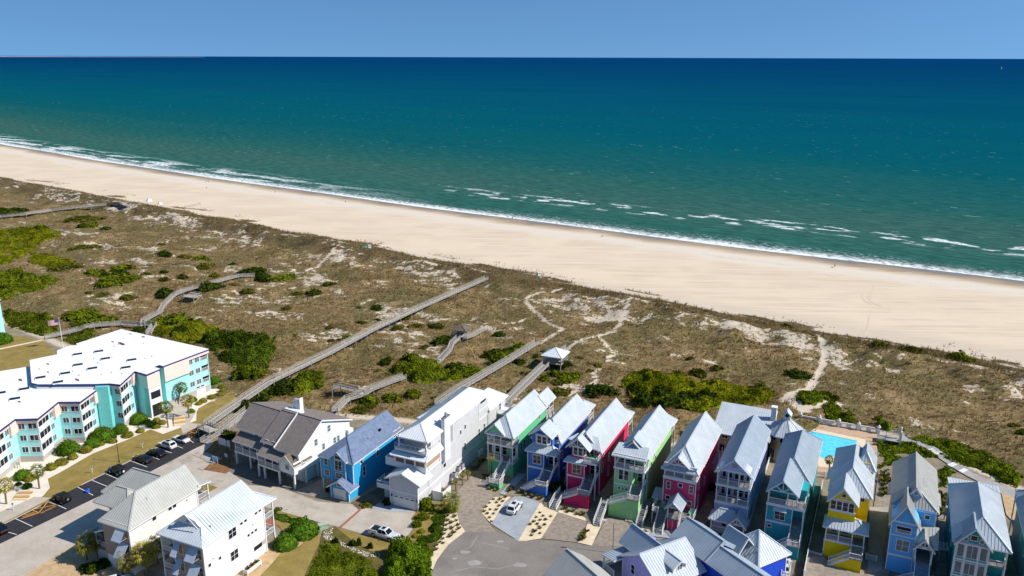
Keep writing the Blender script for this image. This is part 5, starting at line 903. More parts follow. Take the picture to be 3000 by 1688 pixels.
# ------------------------------------------------------------------ light blue
W=6.7; h=rowhouse('light blue beach house with a grey metal roof and tiny dormer',77.8,-2.5); g1=siding('sky_blue_siding','#60ade6')
b=MB(); b.box(0,3.9,0,6,0,9.2); b.box(0,W,3.7,20.4,0,10.75); b.box(3.9,W,0,4,0,3.1); b.yprism([(-.05,9.8),(4.1,9.8),(2.0,12.9)],.0,5); b.box(0,4.,0.02,5,9,9.9); h.part('wall',b,g1)
h.trim([(-.05,3.95,-.06,0,3.15,3.5),(-.05,3.95,-.06,0,7.0,7.2),(-.05,4.1,-.06,0,9.5,9.8),(3.83,3.97,-.07,.07,0,9.2),h.corner(0,0,0,9.2),h.corner(W,3.7,6,10.8),h.corner(W,20.4,0,10.8)]); h.box('porch_floor',m_deck,(3.9,W+.1,-.5,4,3.1,3.3))
h.win(2.1,0,5.35,1.9,2.0,'F',2,2,m_glass2); h.win(1.95,0,8.3,2.2,1.1,'F',1,1,m_dark,name='loggia_shade_pane'); h.rail([(.9,-.06,7.75),(3.0,-.06,7.75)],.5); h.win(5.4,3.7,9.6,.7,.7,'F',1,1); h.win(5.3,4,4.5,1.0,2.0,'F',name='door')  # loggia is a flat pane coloured dark for its inner shade
h.gable(0,4.05,0,6.5,9.7,13.1,m_metal2,.4,.5,0); h.gable(0,W,4.1,20.4,11.,13.6,m_metal2,.45,.4,.45,'h','g',hf=2.6); h.gable(2.5,4.1,5.0,8,13.,14.1,m_metal2,.25,.3,0,name='dormer_roof'); b=MB(); b.box(2.6,4.,5.1,7.5,12,13.0); b.yprism([(2.6,13),(4.,13),(3.3,13.95)],5.1,7.5); h.part('dormer_wall',b,g1); h.win(3.3,5.1,12.9,.55,.55,'F',1,1,m_glass2)
h.roof([[(W+.9,8,9.9),(W+.9,12.5,9.9),(4.6,12.2,12.7),(4.6,9,12.7)]],m_metal2,name='side_roof'); h.roof([[(-.9,9,10.),(2.2,9,12.6),(2.2,13,12.6),(-.9,13,10.)]],m_metal2,name='side_roof'); h.roof([[(3.6,-.2,6.2),(W+.7,-.2,6.2),(W+.7,3.7,8.1),(3.6,3.7,8.1)]],m_metal2,name='porch_roof'); h.gable(4.1,6.6,-.6,3,6.3,7.9,m_metal2,.4,.5,0,name='porch_roof'); h.truss(5.35,-.95,6.2,1.35,1.3); [h.post(x,-.7,3.3,6.2) for x in(4.1,6.6)]
h.rail([(6.6,-.5,3.3),(6.6,3.6,3.3)]); h.stairs((5.35,-.6,3.3),(5.35,-2.9,1.6),2.2); h.box('stair_landing',m_deck,(4.1,6.6,-4.2,-2.9,1.45,1.6)); h.rail([(6.5,-2.9,1.6),(6.5,-4.1,1.6),(4.1,-4.1,1.6)]); h.stairs((4.1,-3.55,1.6),(1.6,-3.55,.05),1.3); b=MB(); b.box(4.2,6.5,-4.1,-3,0,1.44); h.part('landing_skirting',b,g1)
side_windows(h,W,[(8,6.5,.7,1.6),(14,6.5,.7,1.6)]); side_windows(h,0,[(6,6,.8,1.4),(11,6,.8,1.4)],'L')
# ------------------------------------------------------------------ teal green with glazed gable
W=7.4; h=rowhouse('deep teal beach house with a tall glazed white gable, last full one on the right',87.4,-4.5); g1=siding('deep_teal_siding','#1d968e')
b=MB(); b.box(0,4.9,0,6,0,9.6); b.box(0,W,1.6,20,0,9.7); b.yprism([(.1,9.6),(4.8,9.6),(2.45,12.5)],0,4); h.part('wall',b,g1)
h.trim([(-.05,5,-.09,0,3.2,3.5),(-.05,5,-.09,0,6.2,6.5),(-.05,5,-.09,0,9.3,9.55),*[(x-.12,x+.12,-.085,0,0,9.3) for x in(.1,1.5,3.4,4.8)],h.corner(W,1.6,0,9.5),h.corner(W,20,0,9.5)])
for x,w_,nx in ((.8,.9,1),(2.45,1.5,2),(4.1,.9,1)):
    h.win(x,0,8.0,w_,2.2,'F',nx,1,m_glass2); h.win(x,0,4.9,w_,2.0,'F',nx,1,m_glass2); h.win(x,0,1.9,w_,1.8,'F',nx,1,m_glass2)
h.win(2.45,0,10.6,.9,.8,'F',1,1); [h.win(x,0,10.2,.5,.6,'F',1,1,m_glass2) for x in(1.3,3.6)]
h.gable(.1,4.8,-.1,5,9.7,12.6,m_blueroof,.4,.6,0); h.gable(0,W,.1,20,9.9,13.,m_metal,.5,.3,.5,'h','h',hf=3.5,hb=4.5); h.roof([[(-.4,20,9.6),(W+.5,20,9.6),(W+.5,24.3,9.6),(3.8,23,10.6),(-.4,24.3,9.6)]] if 0 else [[(-.4,20.2,9.7),(W+.5,20.2,9.7),(W+.5,24.4,9.),(-.4,24.4,9.)]],m_metal,name='porch_roof')
h.box('porch_floor',m_deck,(4.95,W+.1,0,1.6,3.1,3.3),(4.95,W+.1,0,1.6,6.2,6.4)); h.post(W-.1,.1,0,9.4,.24); [h.rail([(5.1,.1,z),(W-.1,.1,z),(W-.1,1.5,z)]) for z in(3.3,6.4)]; side_windows(h,W,[(8,6.5,.7,1.6),(14,6.5,.7,1.6)]); side_windows(h,0,[(6,6,.8,1.4),(11,6,.8,1.4)],'L')
h.box('rear_deck',m_woodg,(0,W,20.1,24.2,3,3.2)); [h.post(x,24.1,0,9) for x in(.1,W-.1)]
# partly seen house at the right edge
h=rowhouse('grey roofed house cut off by the right edge of the photo',98.2,-4); g1=siding('slate_siding','#7d90a8'); b=MB(); b.box(0,6.5,0,20,0,9.2); h.part('wall',b,g1); h.gable(0,6.5,0,20,9.3,12.2,m_blueroof,.45,.45,.45,'h','g'); h.hip(.4,6.1,20,24,9.,10.4,m_metal,.4,name='porch_roof'); side_windows(h,0,[(3,6,.8,1.4),(7,6,.8,1.4),(12,6,.8,1.4),(3,3,.8,1.4)],'L'); h.box('rear_deck',m_woodg,(0,6.5,20,23.8,3,3.2)); [h.post(x,23.7,0,9) for x in(.1,6.4)]
# ================================================================== apartments, big houses, clubhouse
def FR(o,az):
    a=math.radians(az); return lambda u,v,z=0.: (o[0]+u*math.cos(a)+v*math.sin(a), o[1]-u*math.sin(a)+v*math.cos(a), z)
def offset(poly,d):
    n=len(poly); a=sum(poly[i][0]*poly[(i+1)%n][1]-poly[(i+1)%n][0]*poly[i][1] for i in range(n)); sg=1 if a>0 else -1; out=[]
    for i in range(n):
        p,q,r=Vector(poly[i-1]),Vector(poly[i]),Vector(poly[(i+1)%n]); d1=(q-p).normalized(); d2=(r-q).normalized(); n1=Vector((d1.y,-d1.x))*sg; n2=Vector((d2.y,-d2.x))*sg; m_=(n1+n2); m_=m_/max(m_.length_squared,.3)*2*.5*2 if False else m_/max((1+n1.dot(n2)),.35); out.append(tuple(q+m_*d))
    return out
t_wall=siding('turquoise_wall','#9fdcdb',pitch=.25); t_stucco=mat('turquoise_stucco','#74cbc6',.9,0,.15,3.,9.,.9,bd=.12); m_pink=mat('pink_panel','#ddc8bb',.7,0,.04,1.,10.); m_navy=mat('navy_fascia','#2a2f6e',.5,0,.1); 
m_memb=bpy.data.materials.new('white_roof_membrane'); t=NT(m_memb); pos=t.add('ShaderNodeNewGeometry').outputs['Position']
c=t.mix(t.step(t.noise(pos,.25,4),.35,.7),(.80,.79,.78),(.74,.73,.73)); c=t.mix(t.math('MULTIPLY',t.step(t.noise(pos,.35,5,.7),.56,.70),.30),c,(.5,.47,.44)); t.out(c,.6,0,.2)
m_rust=mat('rust_stain','#6d3340',.9,0,.4,2.,6.); AO=(-79.63,203.53,0)
def apart(label,loc,az): return House('apartment_building',label,'apartment building',loc,az)
def facade(h,p,q,zc,kind,zt,seed=0):
    """one wall edge, outward on the right of p->q"""
    p,q=Vector(p),Vector(q); d=(q-p); L=d.length; d.normalize(); n=Vector((d.y,-d.x)); rz=math.atan2(d.y,d.x)
    def at(k,o=0.): c=p+d*k+n*o; return c.x,c.y
    def panel(name,m,k0,k1,z0,z1,o0=.0,o1=.06):
        a,b_,c,e=at(k0,o0),at(k1,o0),at(k1,o1),at(k0,o1); return MB().prism([a,b_,c,e],z0,z1).build(name,m,h.r)
    if kind=='lit':         # balcony towards p (outer corner), windows, pink screen towards q
        for z in zc:
            panel('balcony_shade_panel',m_dark,.35,L*.5,z-.3,z+1.05,.0,.05); panel('balcony_panel',m_white,.05,L*.53,z-1.55,z-.35,.0,.16)  # near black sheet stands in for the shade inside the balcony
            x0=at(.0,.05); h.box('balcony_post',m_white,(x0[0]-.09,x0[0]+.09,x0[1]-.09,x0[1]+.09,z-.35,z+1.1))
            c=at(L*.24,.07); panel('door_frame',m_white,L*.2,L*.215,z-.3,z+1.05,.0,.08); panel('door_frame',m_white,L*.34,L*.355,z-.3,z+1.05,.0,.08)
            w_=at(L*.64); h.win(w_[0],w_[1],z+.2,1.3,1.25,rz=rz,nx=2,ny=1,gl=m_glass2)
            panel('floor_line',m_white,.0,L,z-1.62,z-1.56,.0,.03)
        panel('fascia_band',m_pink,-.1,L*.72,zt-1.0,zt-.42,.0,.25); panel('roof_screen',m_pink,L*.72,L+.2,zt-3.1,zt-.42,.0,.55)
        panel('lattice_skirting',m_lattice,0,L,0,1.55,.0,.04)
    if kind=='front':
        for z in zc:
            for k,w_ in ((L*.28,1.25),(L*.76,1.7)): 
                if L>3.5 or k>L*.5: c=at(k); h.win(c[0],c[1],z+.15,min(w_,L*.6),1.25,rz=rz,nx=2,ny=1,gl=m_glass)
            panel('floor_line',m_white,.0,L,z-1.62,z-1.56,.0,.03)
        panel('fascia_band',m_pink,-.1,L+.1,zt-1.0,zt-.42,.0,.25); panel('lattice_skirting',m_lattice,0,L,0,1.4,.0,.04)
BK=[(0,.3),(0,-13.2),(-1.5,-13.2),(-1.5,-15.4),(1.0,-15.5),(1.2,-18.9),(-3.35,-18.9),(1.2,-26.3),(-1.2,-27.0),(-3.6,-28.7),(-15.1,-35.5),(-16.9,-35.6),(-31.6,-27.1),(-29.5,-21.2),(-32.4,-19.3),(-33.,-15.5),(-31.2,-14.5),(-33.,-13.6),(-33.4,-.4)]
FT=[(-3.6,-28.9),(-.3,-35.5),(-4.5,-38.0),(.1,-45.6),(-3.8,-48.2),(.6,-55.8),(-3.4,-58.4),(1.0,-66.),(-44,-66),(-33.6,-33.8),(-30.7,-28.5),(-16.9,-35.9),(-15.1,-35.8)]
h=apart('three storey turquoise apartment building with flat white roofs and pink roof screens',AO,29.2)
h.part('wall',MB().prism(BK,0,11.1),t_wall); h.part('front_wall',MB().prism(FT,0,9.9),t_wall)
for nm,pl,zt in (('roof',BK,11.55),('front_roof',FT,10.35)):
    h.part(nm+'_fascia',MB().prism(offset(pl,.42),zt-.5,zt-.08),m_navy); h.part(nm,MB().prism(offset(pl,.36),zt-.079,zt),m_memb)
h.part('roof_kerb',MB().prism([(-15.0,-35.9),(-3.4,-29.),(-3.3,-29.25),(-15.0,-36.2)],10.36,10.75),m_white); 
h.part('stair_tower',MB().prism([(-1.1,-26.9),(-3.7,-28.55),(-3.5,-29.2),(-2.9,-29.6),(-.7,-28.)],0,11.04),t_stucco)
zf=(8.25,5.5,2.75); zb=(9.35,6.35,3.35)
for a,b_ in ((1,0),(3,2),(5,4)): facade(h,FT[a],FT[a-1],zf,'lit',10.3)
facade(h,FT[7],FT[6],zf,'lit',10.3)
for a,b_ in ((2,1),(4,3),(6,5)): facade(h,FT[a],FT[b_],zf,'front',10.3)
facade(h,BK[7],BK[6],zb,'lit',11.5); facade(h,BK[8],BK[7],zb,'front',11.5)
# end wall
for z in (9.75,6.75,3.7):
    for v in (-5.2,-3.1): h.win(0,v,z,1.35,1.3,'R',2,1,m_glass2)
    b=MB(); b.box(-.02,.05,-1.9,.1,z-.75,z+.75); h.part('balcony_shade_panel',m_dark and b,m_dark); h.rail([(.08,-1.9,z-.8),(.08,.2,z-.8)],.9); h.box('floor_line',m_white,(-.01,.03,-13.2,.3,z-1.7,z-1.62))  # balcony shade drawn as a flat dark panel on the end wall
h.box('corner_post',t_wall,(-.1,.12,.12,.34,0,11)); h.box('roof_screen',m_pink,(.02,.5,-13.4,-5.9,7.3,11.1),(.02,.45,-5.9,.5,10.5,11.1)); h.box('screen_soffit',t_stucco,(.02,.47,-13.35,-5.95,7.15,7.29)); h.box('lattice_skirting',m_lattice,(.0,.05,-12.9,.3,0,1.75)); [h.win(0,v,2.2,1.0,.5,'R',1,1) for v in(-3.6,-2.2)]; h.box('garage_door',m_white,(.05,.08,-4.2,-1.4,.05,1.6))
h.box('roof_screen',m_pink,(-1.4,1.35,-15.6,-15.45,7.5,11.1),(1.2,1.5,-19.1,-15.5,7.5,11.1)); h.box('floor_line',m_white,(-1.52,-1.48,-15.3,-13.3,5.3,5.4))
# entrance bay: white frame, flat dark panels painted for the shade in its openings
h.box('entry_frame',m_white,(1.2,1.5,-19.0,-18.6,0,7.4),(1.2,1.5,-15.9,-15.5,0,7.4),(1.22,1.48,-18.6,-15.9,3.2,4.6),(1.22,1.48,-18.6,-15.9,6.5,7.4)); h.box('entry_shade_panel',m_dark,(1.2,1.3,-18.6,-15.9,.0,3.2),(1.2,1.3,-18.6,-15.9,4.6,6.5)); h.box('stair_flank',t_stucco,(-.3,1.19,-18.98,-18.93,0,7.4))
for x,y in [(1165,360),(915,393),(1245,445),(1555,460),(920,518),(1090,560),(1485,550),(770,618),(478,668),(685,722),(285,803),(175,918),(5,850)]:
    zt=11.55 if not(x<300) else 10.35; p=G('E1',x,y,zt+.2); a=math.radians(29.2); dx,dy=p[0]-AO[0],p[1]-AO[1]; u,v=dx*math.cos(a)-dy*math.sin(a),dx*math.sin(a)+dy*math.cos(a)
    f=MB(); f.box(-1.15,1.15,-.8,.8,0,.25); o=f.build('skylight',m_white,h.r); o.location=(u,v,zt-.01); o.rotation_euler=(0,0,math.radians(58)); MB().box(-1.05,1.05,-.7,.7,.2,.29).build('pane',m_glass,o)
for x,y,r1,r2 in [(1330,248,.9,.25),(1430,270,2.0,.55),(1540,155,.8,.2),(565,510,.9,.25),(565,605,.6,.2),(910,697,1.3,.3),(240,697,1.2,.35),(225,955,.7,.25)]+[(1690+0,190,.9,.3)]:
    zt=11.55 if not(x<300) else 10.35; p=G('E1',x,y,zt); a=math.radians(29.2); dx,dy=p[0]-AO[0],p[1]-AO[1]; u,v=dx*math.cos(a)-dy*math.sin(a),dx*math.sin(a)+dy*math.cos(a)
    b=MB(); b.prism([(u+r1*(.8+.3*random.random())*math.cos(k*.63)*.9+r2*math.sin(k*.63)*.5,v+r2*(.7+.6*random.random())*math.sin(k*.63)-r1*.25*math.cos(k*.63)) for k in range(10)],zt+.002,zt+.008); h.part('rust_stain',b,m_rust)
for k in range(16): 
    u=-28+26*random.random(); v=-30+28*random.random()
    if in_poly(np.array([u]),np.array([v]),BK)[0]: h.part('roof_vent',MB().tube((u,v,11.5),(u,v,11.9),.12,.1,8),m_grey)
# neighbouring block, a sliver at the left edge
h=apart('turquoise apartment block cut off by the left edge of the photo',G('C2',50,632,0),29.2); h.part('wall',MB().box(-24,0,-9,0,0,10.5),t_wall); h.part('roof_fascia',MB().box(-24.4,.4,-9.4,.4,10.5,10.95),m_navy); h.part('roof',MB().box(-24.3,.3,-9.3,.3,10.951,11.03),m_memb)
for z in (8.6,5.6,2.6): h.part('balcony_shade_panel',MB().box(-2.2,-.2,-9.05,-8.98,z-.7,z+.7),m_dark); h.rail([(-2.2,-9.1,z-.8),(-.1,-9.1,z-.8)],.9); h.win(0,-2.,z,1.3,1.3,'R',2,1); h.win(0,-5.,z,1.3,1.3,'R',2,1)  # flat dark panels take the place of shade within these balconies
# ------------------------------------------------------------------ taupe roofed house on stilts
h=House('stilt_house','large white house on stilts with a taupe shingle roof and long front porch','house',(-44.01,151.83,0),31); w1=siding('white_siding','#dfe3e0'); w2=siding('pale_grey_siding','#b9c5c4')
b=MB(); b.xprism([(1.5,3.1),(16.8,3.1),(16.8,8.8),(8.2,11.95),(1.5,7.4)],-6.2,0); b.xprism([(2.2,3.1),(16.5,3.1),(16.5,8.7),(8.2,11.6),(2.2,7.5)],-11,-6.2); b.xprism([(3.6,3.1),(16.2,3.1),(16.2,8.6),(8.2,11.3),(3.6,8.)],-19.8,-11); b.yprism([(-3.9,3.1),(0.02,3.1),(.02,5.5),(-1.95,7.2),(-3.9,5.5)],0,2); h.part('wall',b,w1)
h.box('ground_floor_wall',w2,(-19,-6,6,15.5,0,3.1),(-6,-.5,3.2,16.,0,3.1)); h.box('garage_door',m_white,(-4.6,-1.2,3.12,3.19,.05,2.4)); [h.win(x,3.12,2.1,.5,.3,'F',1,1) for x in(-4.,-2.9,-1.8)]; h.box('garage_door',m_white,(-15,-10.5,5.92,5.99,.05,2.4))
R=lambda pl,nm='roof',m=m_shing: h.roof(pl,m,name=nm,rib=0)
R([[(-6.4,1.0,7.2),(.4,1.0,7.2),(.4,8.2,12.2),(-6.4,8.2,12.2)],[(-6.4,8.2,12.2),(.4,8.2,12.2),(.4,17.4,8.9),(-6.4,17.4,8.9)]]); R([[(-11.2,1.7,7.25),(-6.4,1.7,7.25),(-6.4,8.2,11.9),(-11.2,8.2,11.9)],[(-11.2,8.2,11.9),(-6.4,8.2,11.9),(-6.4,17,8.8),(-11.2,17,8.8)]]); R([[(-20.3,3.0,7.75),(-11.2,3.0,7.75),(-11.2,8.2,11.6),(-20.3,8.2,11.6)],[(-20.3,8.2,11.6),(-11.2,8.2,11.6),(-11.2,16.8,8.7),(-20.3,16.8,8.7)]])
h.box('gable_step',m_white,(-6.46,-6.34,1.,8.2,0,0.01)) if 0 else None; b=MB(); b.bar((-6.42,.95,7.28),(-6.42,8.2,12.3),.14,.34); h.part('verge_board',b,m_white); b=MB(); b.bar((.42,.95,7.1),(.42,8.2,12.1),.08,.25); b.bar((.42,8.2,12.1),(.42,17.4,8.8),.1,.3); h.part('verge_board',b,m_white)
R([[(-19.4,1.2,5.5),(-10.3,1.2,5.5),(-10.3,3.7,6.9),(-19.4,3.7,6.9)],[(-10.3,-.4,5.4),(-3.8,-.4,5.4),(-3.8,2.3,6.8),(-10.3,2.3,6.8)]],'porch_roof'); h.gable(-3.9,0,0.,2.2,5.5,7.35,m_shingd,.35,.45,0,rib=0,name='bay_roof'); h.gable(-3.9,0,1.9,5,5.5,7.35,m_shingd,.35,0.,0,rib=0,name='bay_roof')
h.box('porch_floor',m_deck,(-19.2,-10.3,1.5,3.6,2.9,3.1),(-10.3,-3.9,-.1,2.2,2.9,3.1)); h.trim([(-19.25,-10.3,1.42,1.49,2.75,3.15),(-10.3,-3.9,-.18,-.11,2.75,3.15),(-.08,.08,-.08,.08,0,3.1)])
for x,y in ((-19,1.6),(-16.8,1.6),(-14.6,1.6),(-12.4,1.6)): h.post(x,y,3.1,5.6,.16)
for x,y in ((-10.3,0),(-8.2,0),(-6.1,0),(-4.0,0)): h.post(x,y,3.1,5.5,.16)
for x in (-19,-16.8,-14.6,-12.4): h.rail([(x,1.6,3.1),(x+2.2,1.6,3.1)])
for x in (-10.3,-8.2,-6.1): h.rail([(x,0,3.1),(x+2.1,0,3.1)])
h.rail([(-19,1.6,3.1),(-19,3.6,3.1)])
for x,y in ((-18.9,1.6),(-14.6,1.6),(-10.4,.1),(-8.6,0),(-4.3,0),(-.1,.05),(-16.5,4.2),(-12,4.2),(-7,3.6),(-.1,3.3),(-.1,6.6),(-.1,9.9),(-.1,13.2),(-.1,16.2)): h.post(x,y,0,2.95,.32,name='stilt')
for x,y,z in ((-12.2,3.6,7.2),(-14.4,3.6,7.2),(-7.6,2.2,7.05),(-9.8,2.2,7.05)): h.win(x,y,z,.85,1.2,'F',1,2)
h.win(-1.9,0,4.5,.95,.95,'F',2,2); [h.win(x,3.6,4.3,1.1,1.6,'F',1,2,m_glass2) for x in(-17.5,-15.2,-13)]; [h.win(x,2.2,4.3,1.4,1.6,'F',2,1) for x in(-8.6,-6.)]
for v,z,w_,hh in ((2.6,5.0,.8,1.),(10.5,9.4,.8,1.4),(6.5,7.8,.8,1.4),(8.6,6.,.7,1.3),(12.,6.,.7,1.3),(13.1,6.,.7,1.3)): h.win(0,v,z,w_,hh,'R',1,2,m_glass2)
h.box('chimney',m_white,(-10.2,-8.6,10.6,11.6,10.2,13.6),(-11.6,-7,9.3,10.6,11.3,11.75)); h.box('chimney_cap',m_grey,(-10.1,-8.7,10.7,11.5,13.6,13.75)); b=MB(); b.yprism([(-8.7,11),(-8.2,11),(-8.2,14.3),(-8.7,13.6)],10.6,11.6); h.part('chimney_side',b,m_white)
h.box('rear_deck',m_woodg,(-15,-7,16.9,20.6,5.4,5.6),(-2.6,3.2,17.2,21.6,3.5,3.7)); h.rail([(-15,16.9,5.6),(-15,20.5,5.6),(-7.1,20.5,5.6),(-7.1,17,5.6)],1.,m_wood); h.rail([(-2.5,21.5,3.7),(3.1,21.5,3.7),(3.1,17.3,3.7)],1.,m_wood); [h.post(x,y,0,3.5,.2,m_wood,'deck_post') for x in(-2.4,3.) for y in(17.4,21.4)]; [h.post(x,y,0,5.4,.2,m_wood,'deck_post') for x in(-14.8,-7.2) for y in(17.2,20.4)]; h.stairs((1.2,17.2,3.7),(1.0,12.6,.1),1.2,m_wood,mr=m_wood); h.box('balcony',m_white,(-1.6,.7,15.6,17.2,5.9,7.0))
# ------------------------------------------------------------------ blue house
h=House('blue_house','bright blue house with a blue shingle roof and a small gabled garage','house',(-32.11,146.98,0),24.9); g1=siding('cyan_siding','#2f9fd0')
b=MB(); b.yprism([(-4.3,0),(0,0),(0,2.9),(-2.15,4.3),(-4.3,2.9)],0,3); h.pent(b,-7.8,0,1.7,19.4,2.8,7.95,10.95,gy=6.3); b.box(-4.4,.0,3,19.3,0,2.8); b.box(-7.7,-4.4,9,19.3,0,2.8); b.box(-4.9,-1.5,1.3,1.8,3.2,8.2); b.yprism([(-4.9,8.2),(-1.5,8.2),(-3.2,9.6)],1.3,3.6); h.part('wall',b,g1)
h.gable(-4.3,0,-.05,2.5,2.95,4.35,m_shingb,.7,.55,0,rib=0,name='garage_roof'); h.gable(-7.8,0,1.9,19.4,8.,11.,m_shingb,.45,.5,.45,'h','g',hf=4.2,rib=0); h.gable(-4.9,-1.5,1.4,5,8.3,9.75,m_shingb,.5,.5,0,rib=0,name='bay_roof')
h.box('garage_door',m_white,(-3.7,-.7,-.05,-.002,.05,2.3)); b=MB(); [b.box(-3.7,-.7,-.06,-.051,z,z+.02) for z in(.6,1.15,1.7)]; h.part('door_panel_lines',b,m_grey); h.trim([h.corner(-4.3,0,0,2.9),h.corner(0,0,0,2.9),h.corner(0,1.7,2.9,7.8),h.corner(-7.8,1.7,2.9,7.8),h.corner(-4.9,1.3,3.2,8.2),h.corner(-1.5,1.3,3.2,8.2),h.corner(-4.9,1.3,3,8),(-.06,.06,1.7,19.4,7.75,7.95)]); h.win(-2.2,-.02,3.2,1.1,.6,'F',1,1,m_glass2)
h.win(-3.2,1.3,6.6,1.6,2.1,'F',2,2); h.win(-3.2,1.3,8.35,1.4,.7,'F',1,1); h.win(-3.1,1.3,4.4,1.6,1.1,'F',2,2); h.win(-6.5,1.7,6.7,.8,1.6,'F',1,2); h.win(-6.4,1.7,4.2,1.1,1.1,'F',1,2); h.post(-7.6,1.9,0,2.8); h.post(-7.6,6,0,2.8)
for v,z,w_,hh in ((4.6,7.,.8,1.3),(5.4,4.2,.8,2.0),(10.3,6.0,.8,1.3),(17,7.4,1.3,1.3),(18.6,7.4,.9,1.3)): h.win(0,v,z,w_,hh,'R',1,2)
h.part('roof_vent',MB().box(-1.6,-1.2,13.4,13.8,9.3,9.75),m_blk); h.part('roof_vent',MB().tube((-1.5,9.5,9.2),(-1.5,9.5,9.6),.1),m_grey); h.box('rear_deck',m_woodg,(-7.6,.2,19.5,23,2.8,3.)); h.rail([(-7.6,23,3.),(.2,23,3.),(.2,19.6,3.)])
# ------------------------------------------------------------------ tall grey house
h=House('grey_house','tall light grey house with white metal roofs, stacked porches and a double garage','house',(-18.1,143.5,0),24.9); g1=siding('light_grey_siding','#c3c3c5'); g2=siding('soft_white_siding','#d4d4d5')
b=MB(); b.box(-6.2,0,0,4,0,6.15); b.yprism([(-6.2,6.15),(0,6.15),(-3.1,7.35)],.02,4); b.box(-6.6,0,3.9,30.5,0,9.7); b.box(-6.2,-.02,5.4,30.4,9.7,13.4); b.box(-6.,.02,30.5,39.5,0,9.3); b.box(-12,-6.4,21,28,0,9.0); h.part('wall',b,g1)
h.trim([(-6.3,.08,-.08,0,3.2,3.55),(.0,.06,0,30.5,3.0,3.3),(.0,.06,4,9.4,6.5,6.75),h.corner(-6.2,0,0,6.1,.24),h.corner(0,0,0,6.1,.24),h.corner(0,4.4,3.2,9.7,.2),h.corner(0,30.5,0,9.3,.2),(.0,.06,14.2,14.35,8.8,13.3),(.0,.06,25.8,30.4,10.3,10.5),(.0,.06,25.8,25.95,8.4,13.2),(.0,.06,25.8,30.4,8.3,8.5)])
h.gable(-6.2,0,0,4.4,6.25,7.6,m_metalw,.9,.6,0,name='garage_roof'); h.box('garage_door',m_white,(-5.5,-.5,-.06,-.004,.05,2.5)); [h.win(-5.5+5*(k+.5)/4,-.06,2.15,.8,.25,'F',1,1) for k in range(4)]; b=MB(); [b.box(-5.5,-.5,-.07,-.061,z,z+.02) for z in(.65,1.25,1.8)]; h.part('door_panel_lines',b,m_grey); [h.part('wall_lamp',MB().box(x-.1,x+.1,-.2,-.01,2.,2.4),m_blk) for x in(-5.9,-.15)]
h.box('low_balcony',g2,(-10.,-9.85,1.,3.6,2.5,3.5),(-10.,-6.2,.9,1.05,2.5,3.5),(-10,-6.2,1.05,3.6,2.4,2.6)); h.rail([(-9.95,3.6,3.1),(-9.95,1.,3.1),(-6.3,1.,3.1)],.9,sp=1.4); h.box('balcony_support',g1,(-9.,-7,2,3.5,0,2.4))
# screened second porch with left balcony
h.box('screen_porch',g2,(-7.,.1,3.1,3.9,6.6,7.7),(-7,.1,3.1,3.9,9.3,9.7)); [h.win(x,3.14,8.5,1.95,1.35,'F',1,1,mat('bronze_screen','#6d5a4c',.5)) for x in(-5.8,-3.5,-1.2)]; [h.post(x,3.2,7.7,9.4,.22) for x in(-7,-4.65,-2.35,.0)]; b=MB(); b.box(0.0,.1,3.3,8.6,7.6,9.2); h.part('side_screen',b,mat('tan_screen','#a58d78',.6)); h.box('screen_frame',m_white,(.0,.16,3.2,8.7,9.2,9.4),(.0,.16,3.2,8.7,7.45,7.6),(.0,.16,8.6,8.75,6.8,9.4))
h.box('left_balcony',g2,(-9.4,-7,3.4,3.55,6.5,8.1),(-9.4,-9.25,3.5,8,6.5,8.1),(-9.4,-6.6,3.5,8,6.4,6.6)); h.box('balcony_rail',m_white,(-9.45,-7,3.35,3.6,8.1,8.2),(-9.45,-9.2,3.6,8,8.1,8.2),(-7.1,-6.9,3.3,3.6,6.5,9.5))
h.roof([[(-7.6,2.3,9.5),(.7,2.3,9.5),(-.1,5.2,10.5),(-6.8,5.2,10.5)],[(.7,2.3,9.5),(.7,9.2,9.5),(-.1,9.2,10.5),(-.1,5.2,10.5)],[(-7.6,9.2,9.5),(-7.6,2.3,9.5),(-6.8,5.2,10.5),(-6.8,9.2,10.5)]],m_metalw,name='skirt_roof')
h.box('upper_deck',g2,(-7.,.2,3.2,5.4,10.3,10.75)); [h.rail([(-7+7.2*k/3,3.3,10.75),(-7+7.2*(k+1)/3,3.3,10.75)],.95,sp=1.2) for k in range(3)]; h.rail([(.2,3.3,10.75),(.2,8.6,10.75)],.95,sp=1.2); h.rail([(-7,3.3,10.75),(-7,8.6,10.75)],.95,sp=1.2)
[h.post(x,3.7,10.75,13.4,.3) for x in(-6.2,-.1)]; [h.post(-.1,y,10.75,13.4,.25) for y in(6.2,8.6)]; h.box('porch_shade',m_grey,(-5.2,-1.3,4.4,4.5,10.9,13.3)); h.part('upper_screen',MB().box(-.15,-.08,3.9,8.6,12.5,13.3),m_white)
h.hip(-6.2,0,3.9,30.6,13.45,15.1,m_metalw,.5); h.hip(-6.,.0,30.9,39.6,9.4,11.6,m_metalw,.5,name='rear_roof'); h.hip(-12,-6.4,21,28,9.1,10.6,m_metalw,.5,name='wing_roof')
b=MB(); b.box(0.,.75,9.6,12.,6.2,15.6); h.part('chimney',b,g2); h.box('chimney_cap',mat('chimney_cap','#6d645e',.8),(-.05,.8,9.55,12.05,15.6,15.7)); h.part('chimney_pipe',MB().tube((.4,10.8,15.7),(.4,10.8,16.5),.3,.3),m_grey)
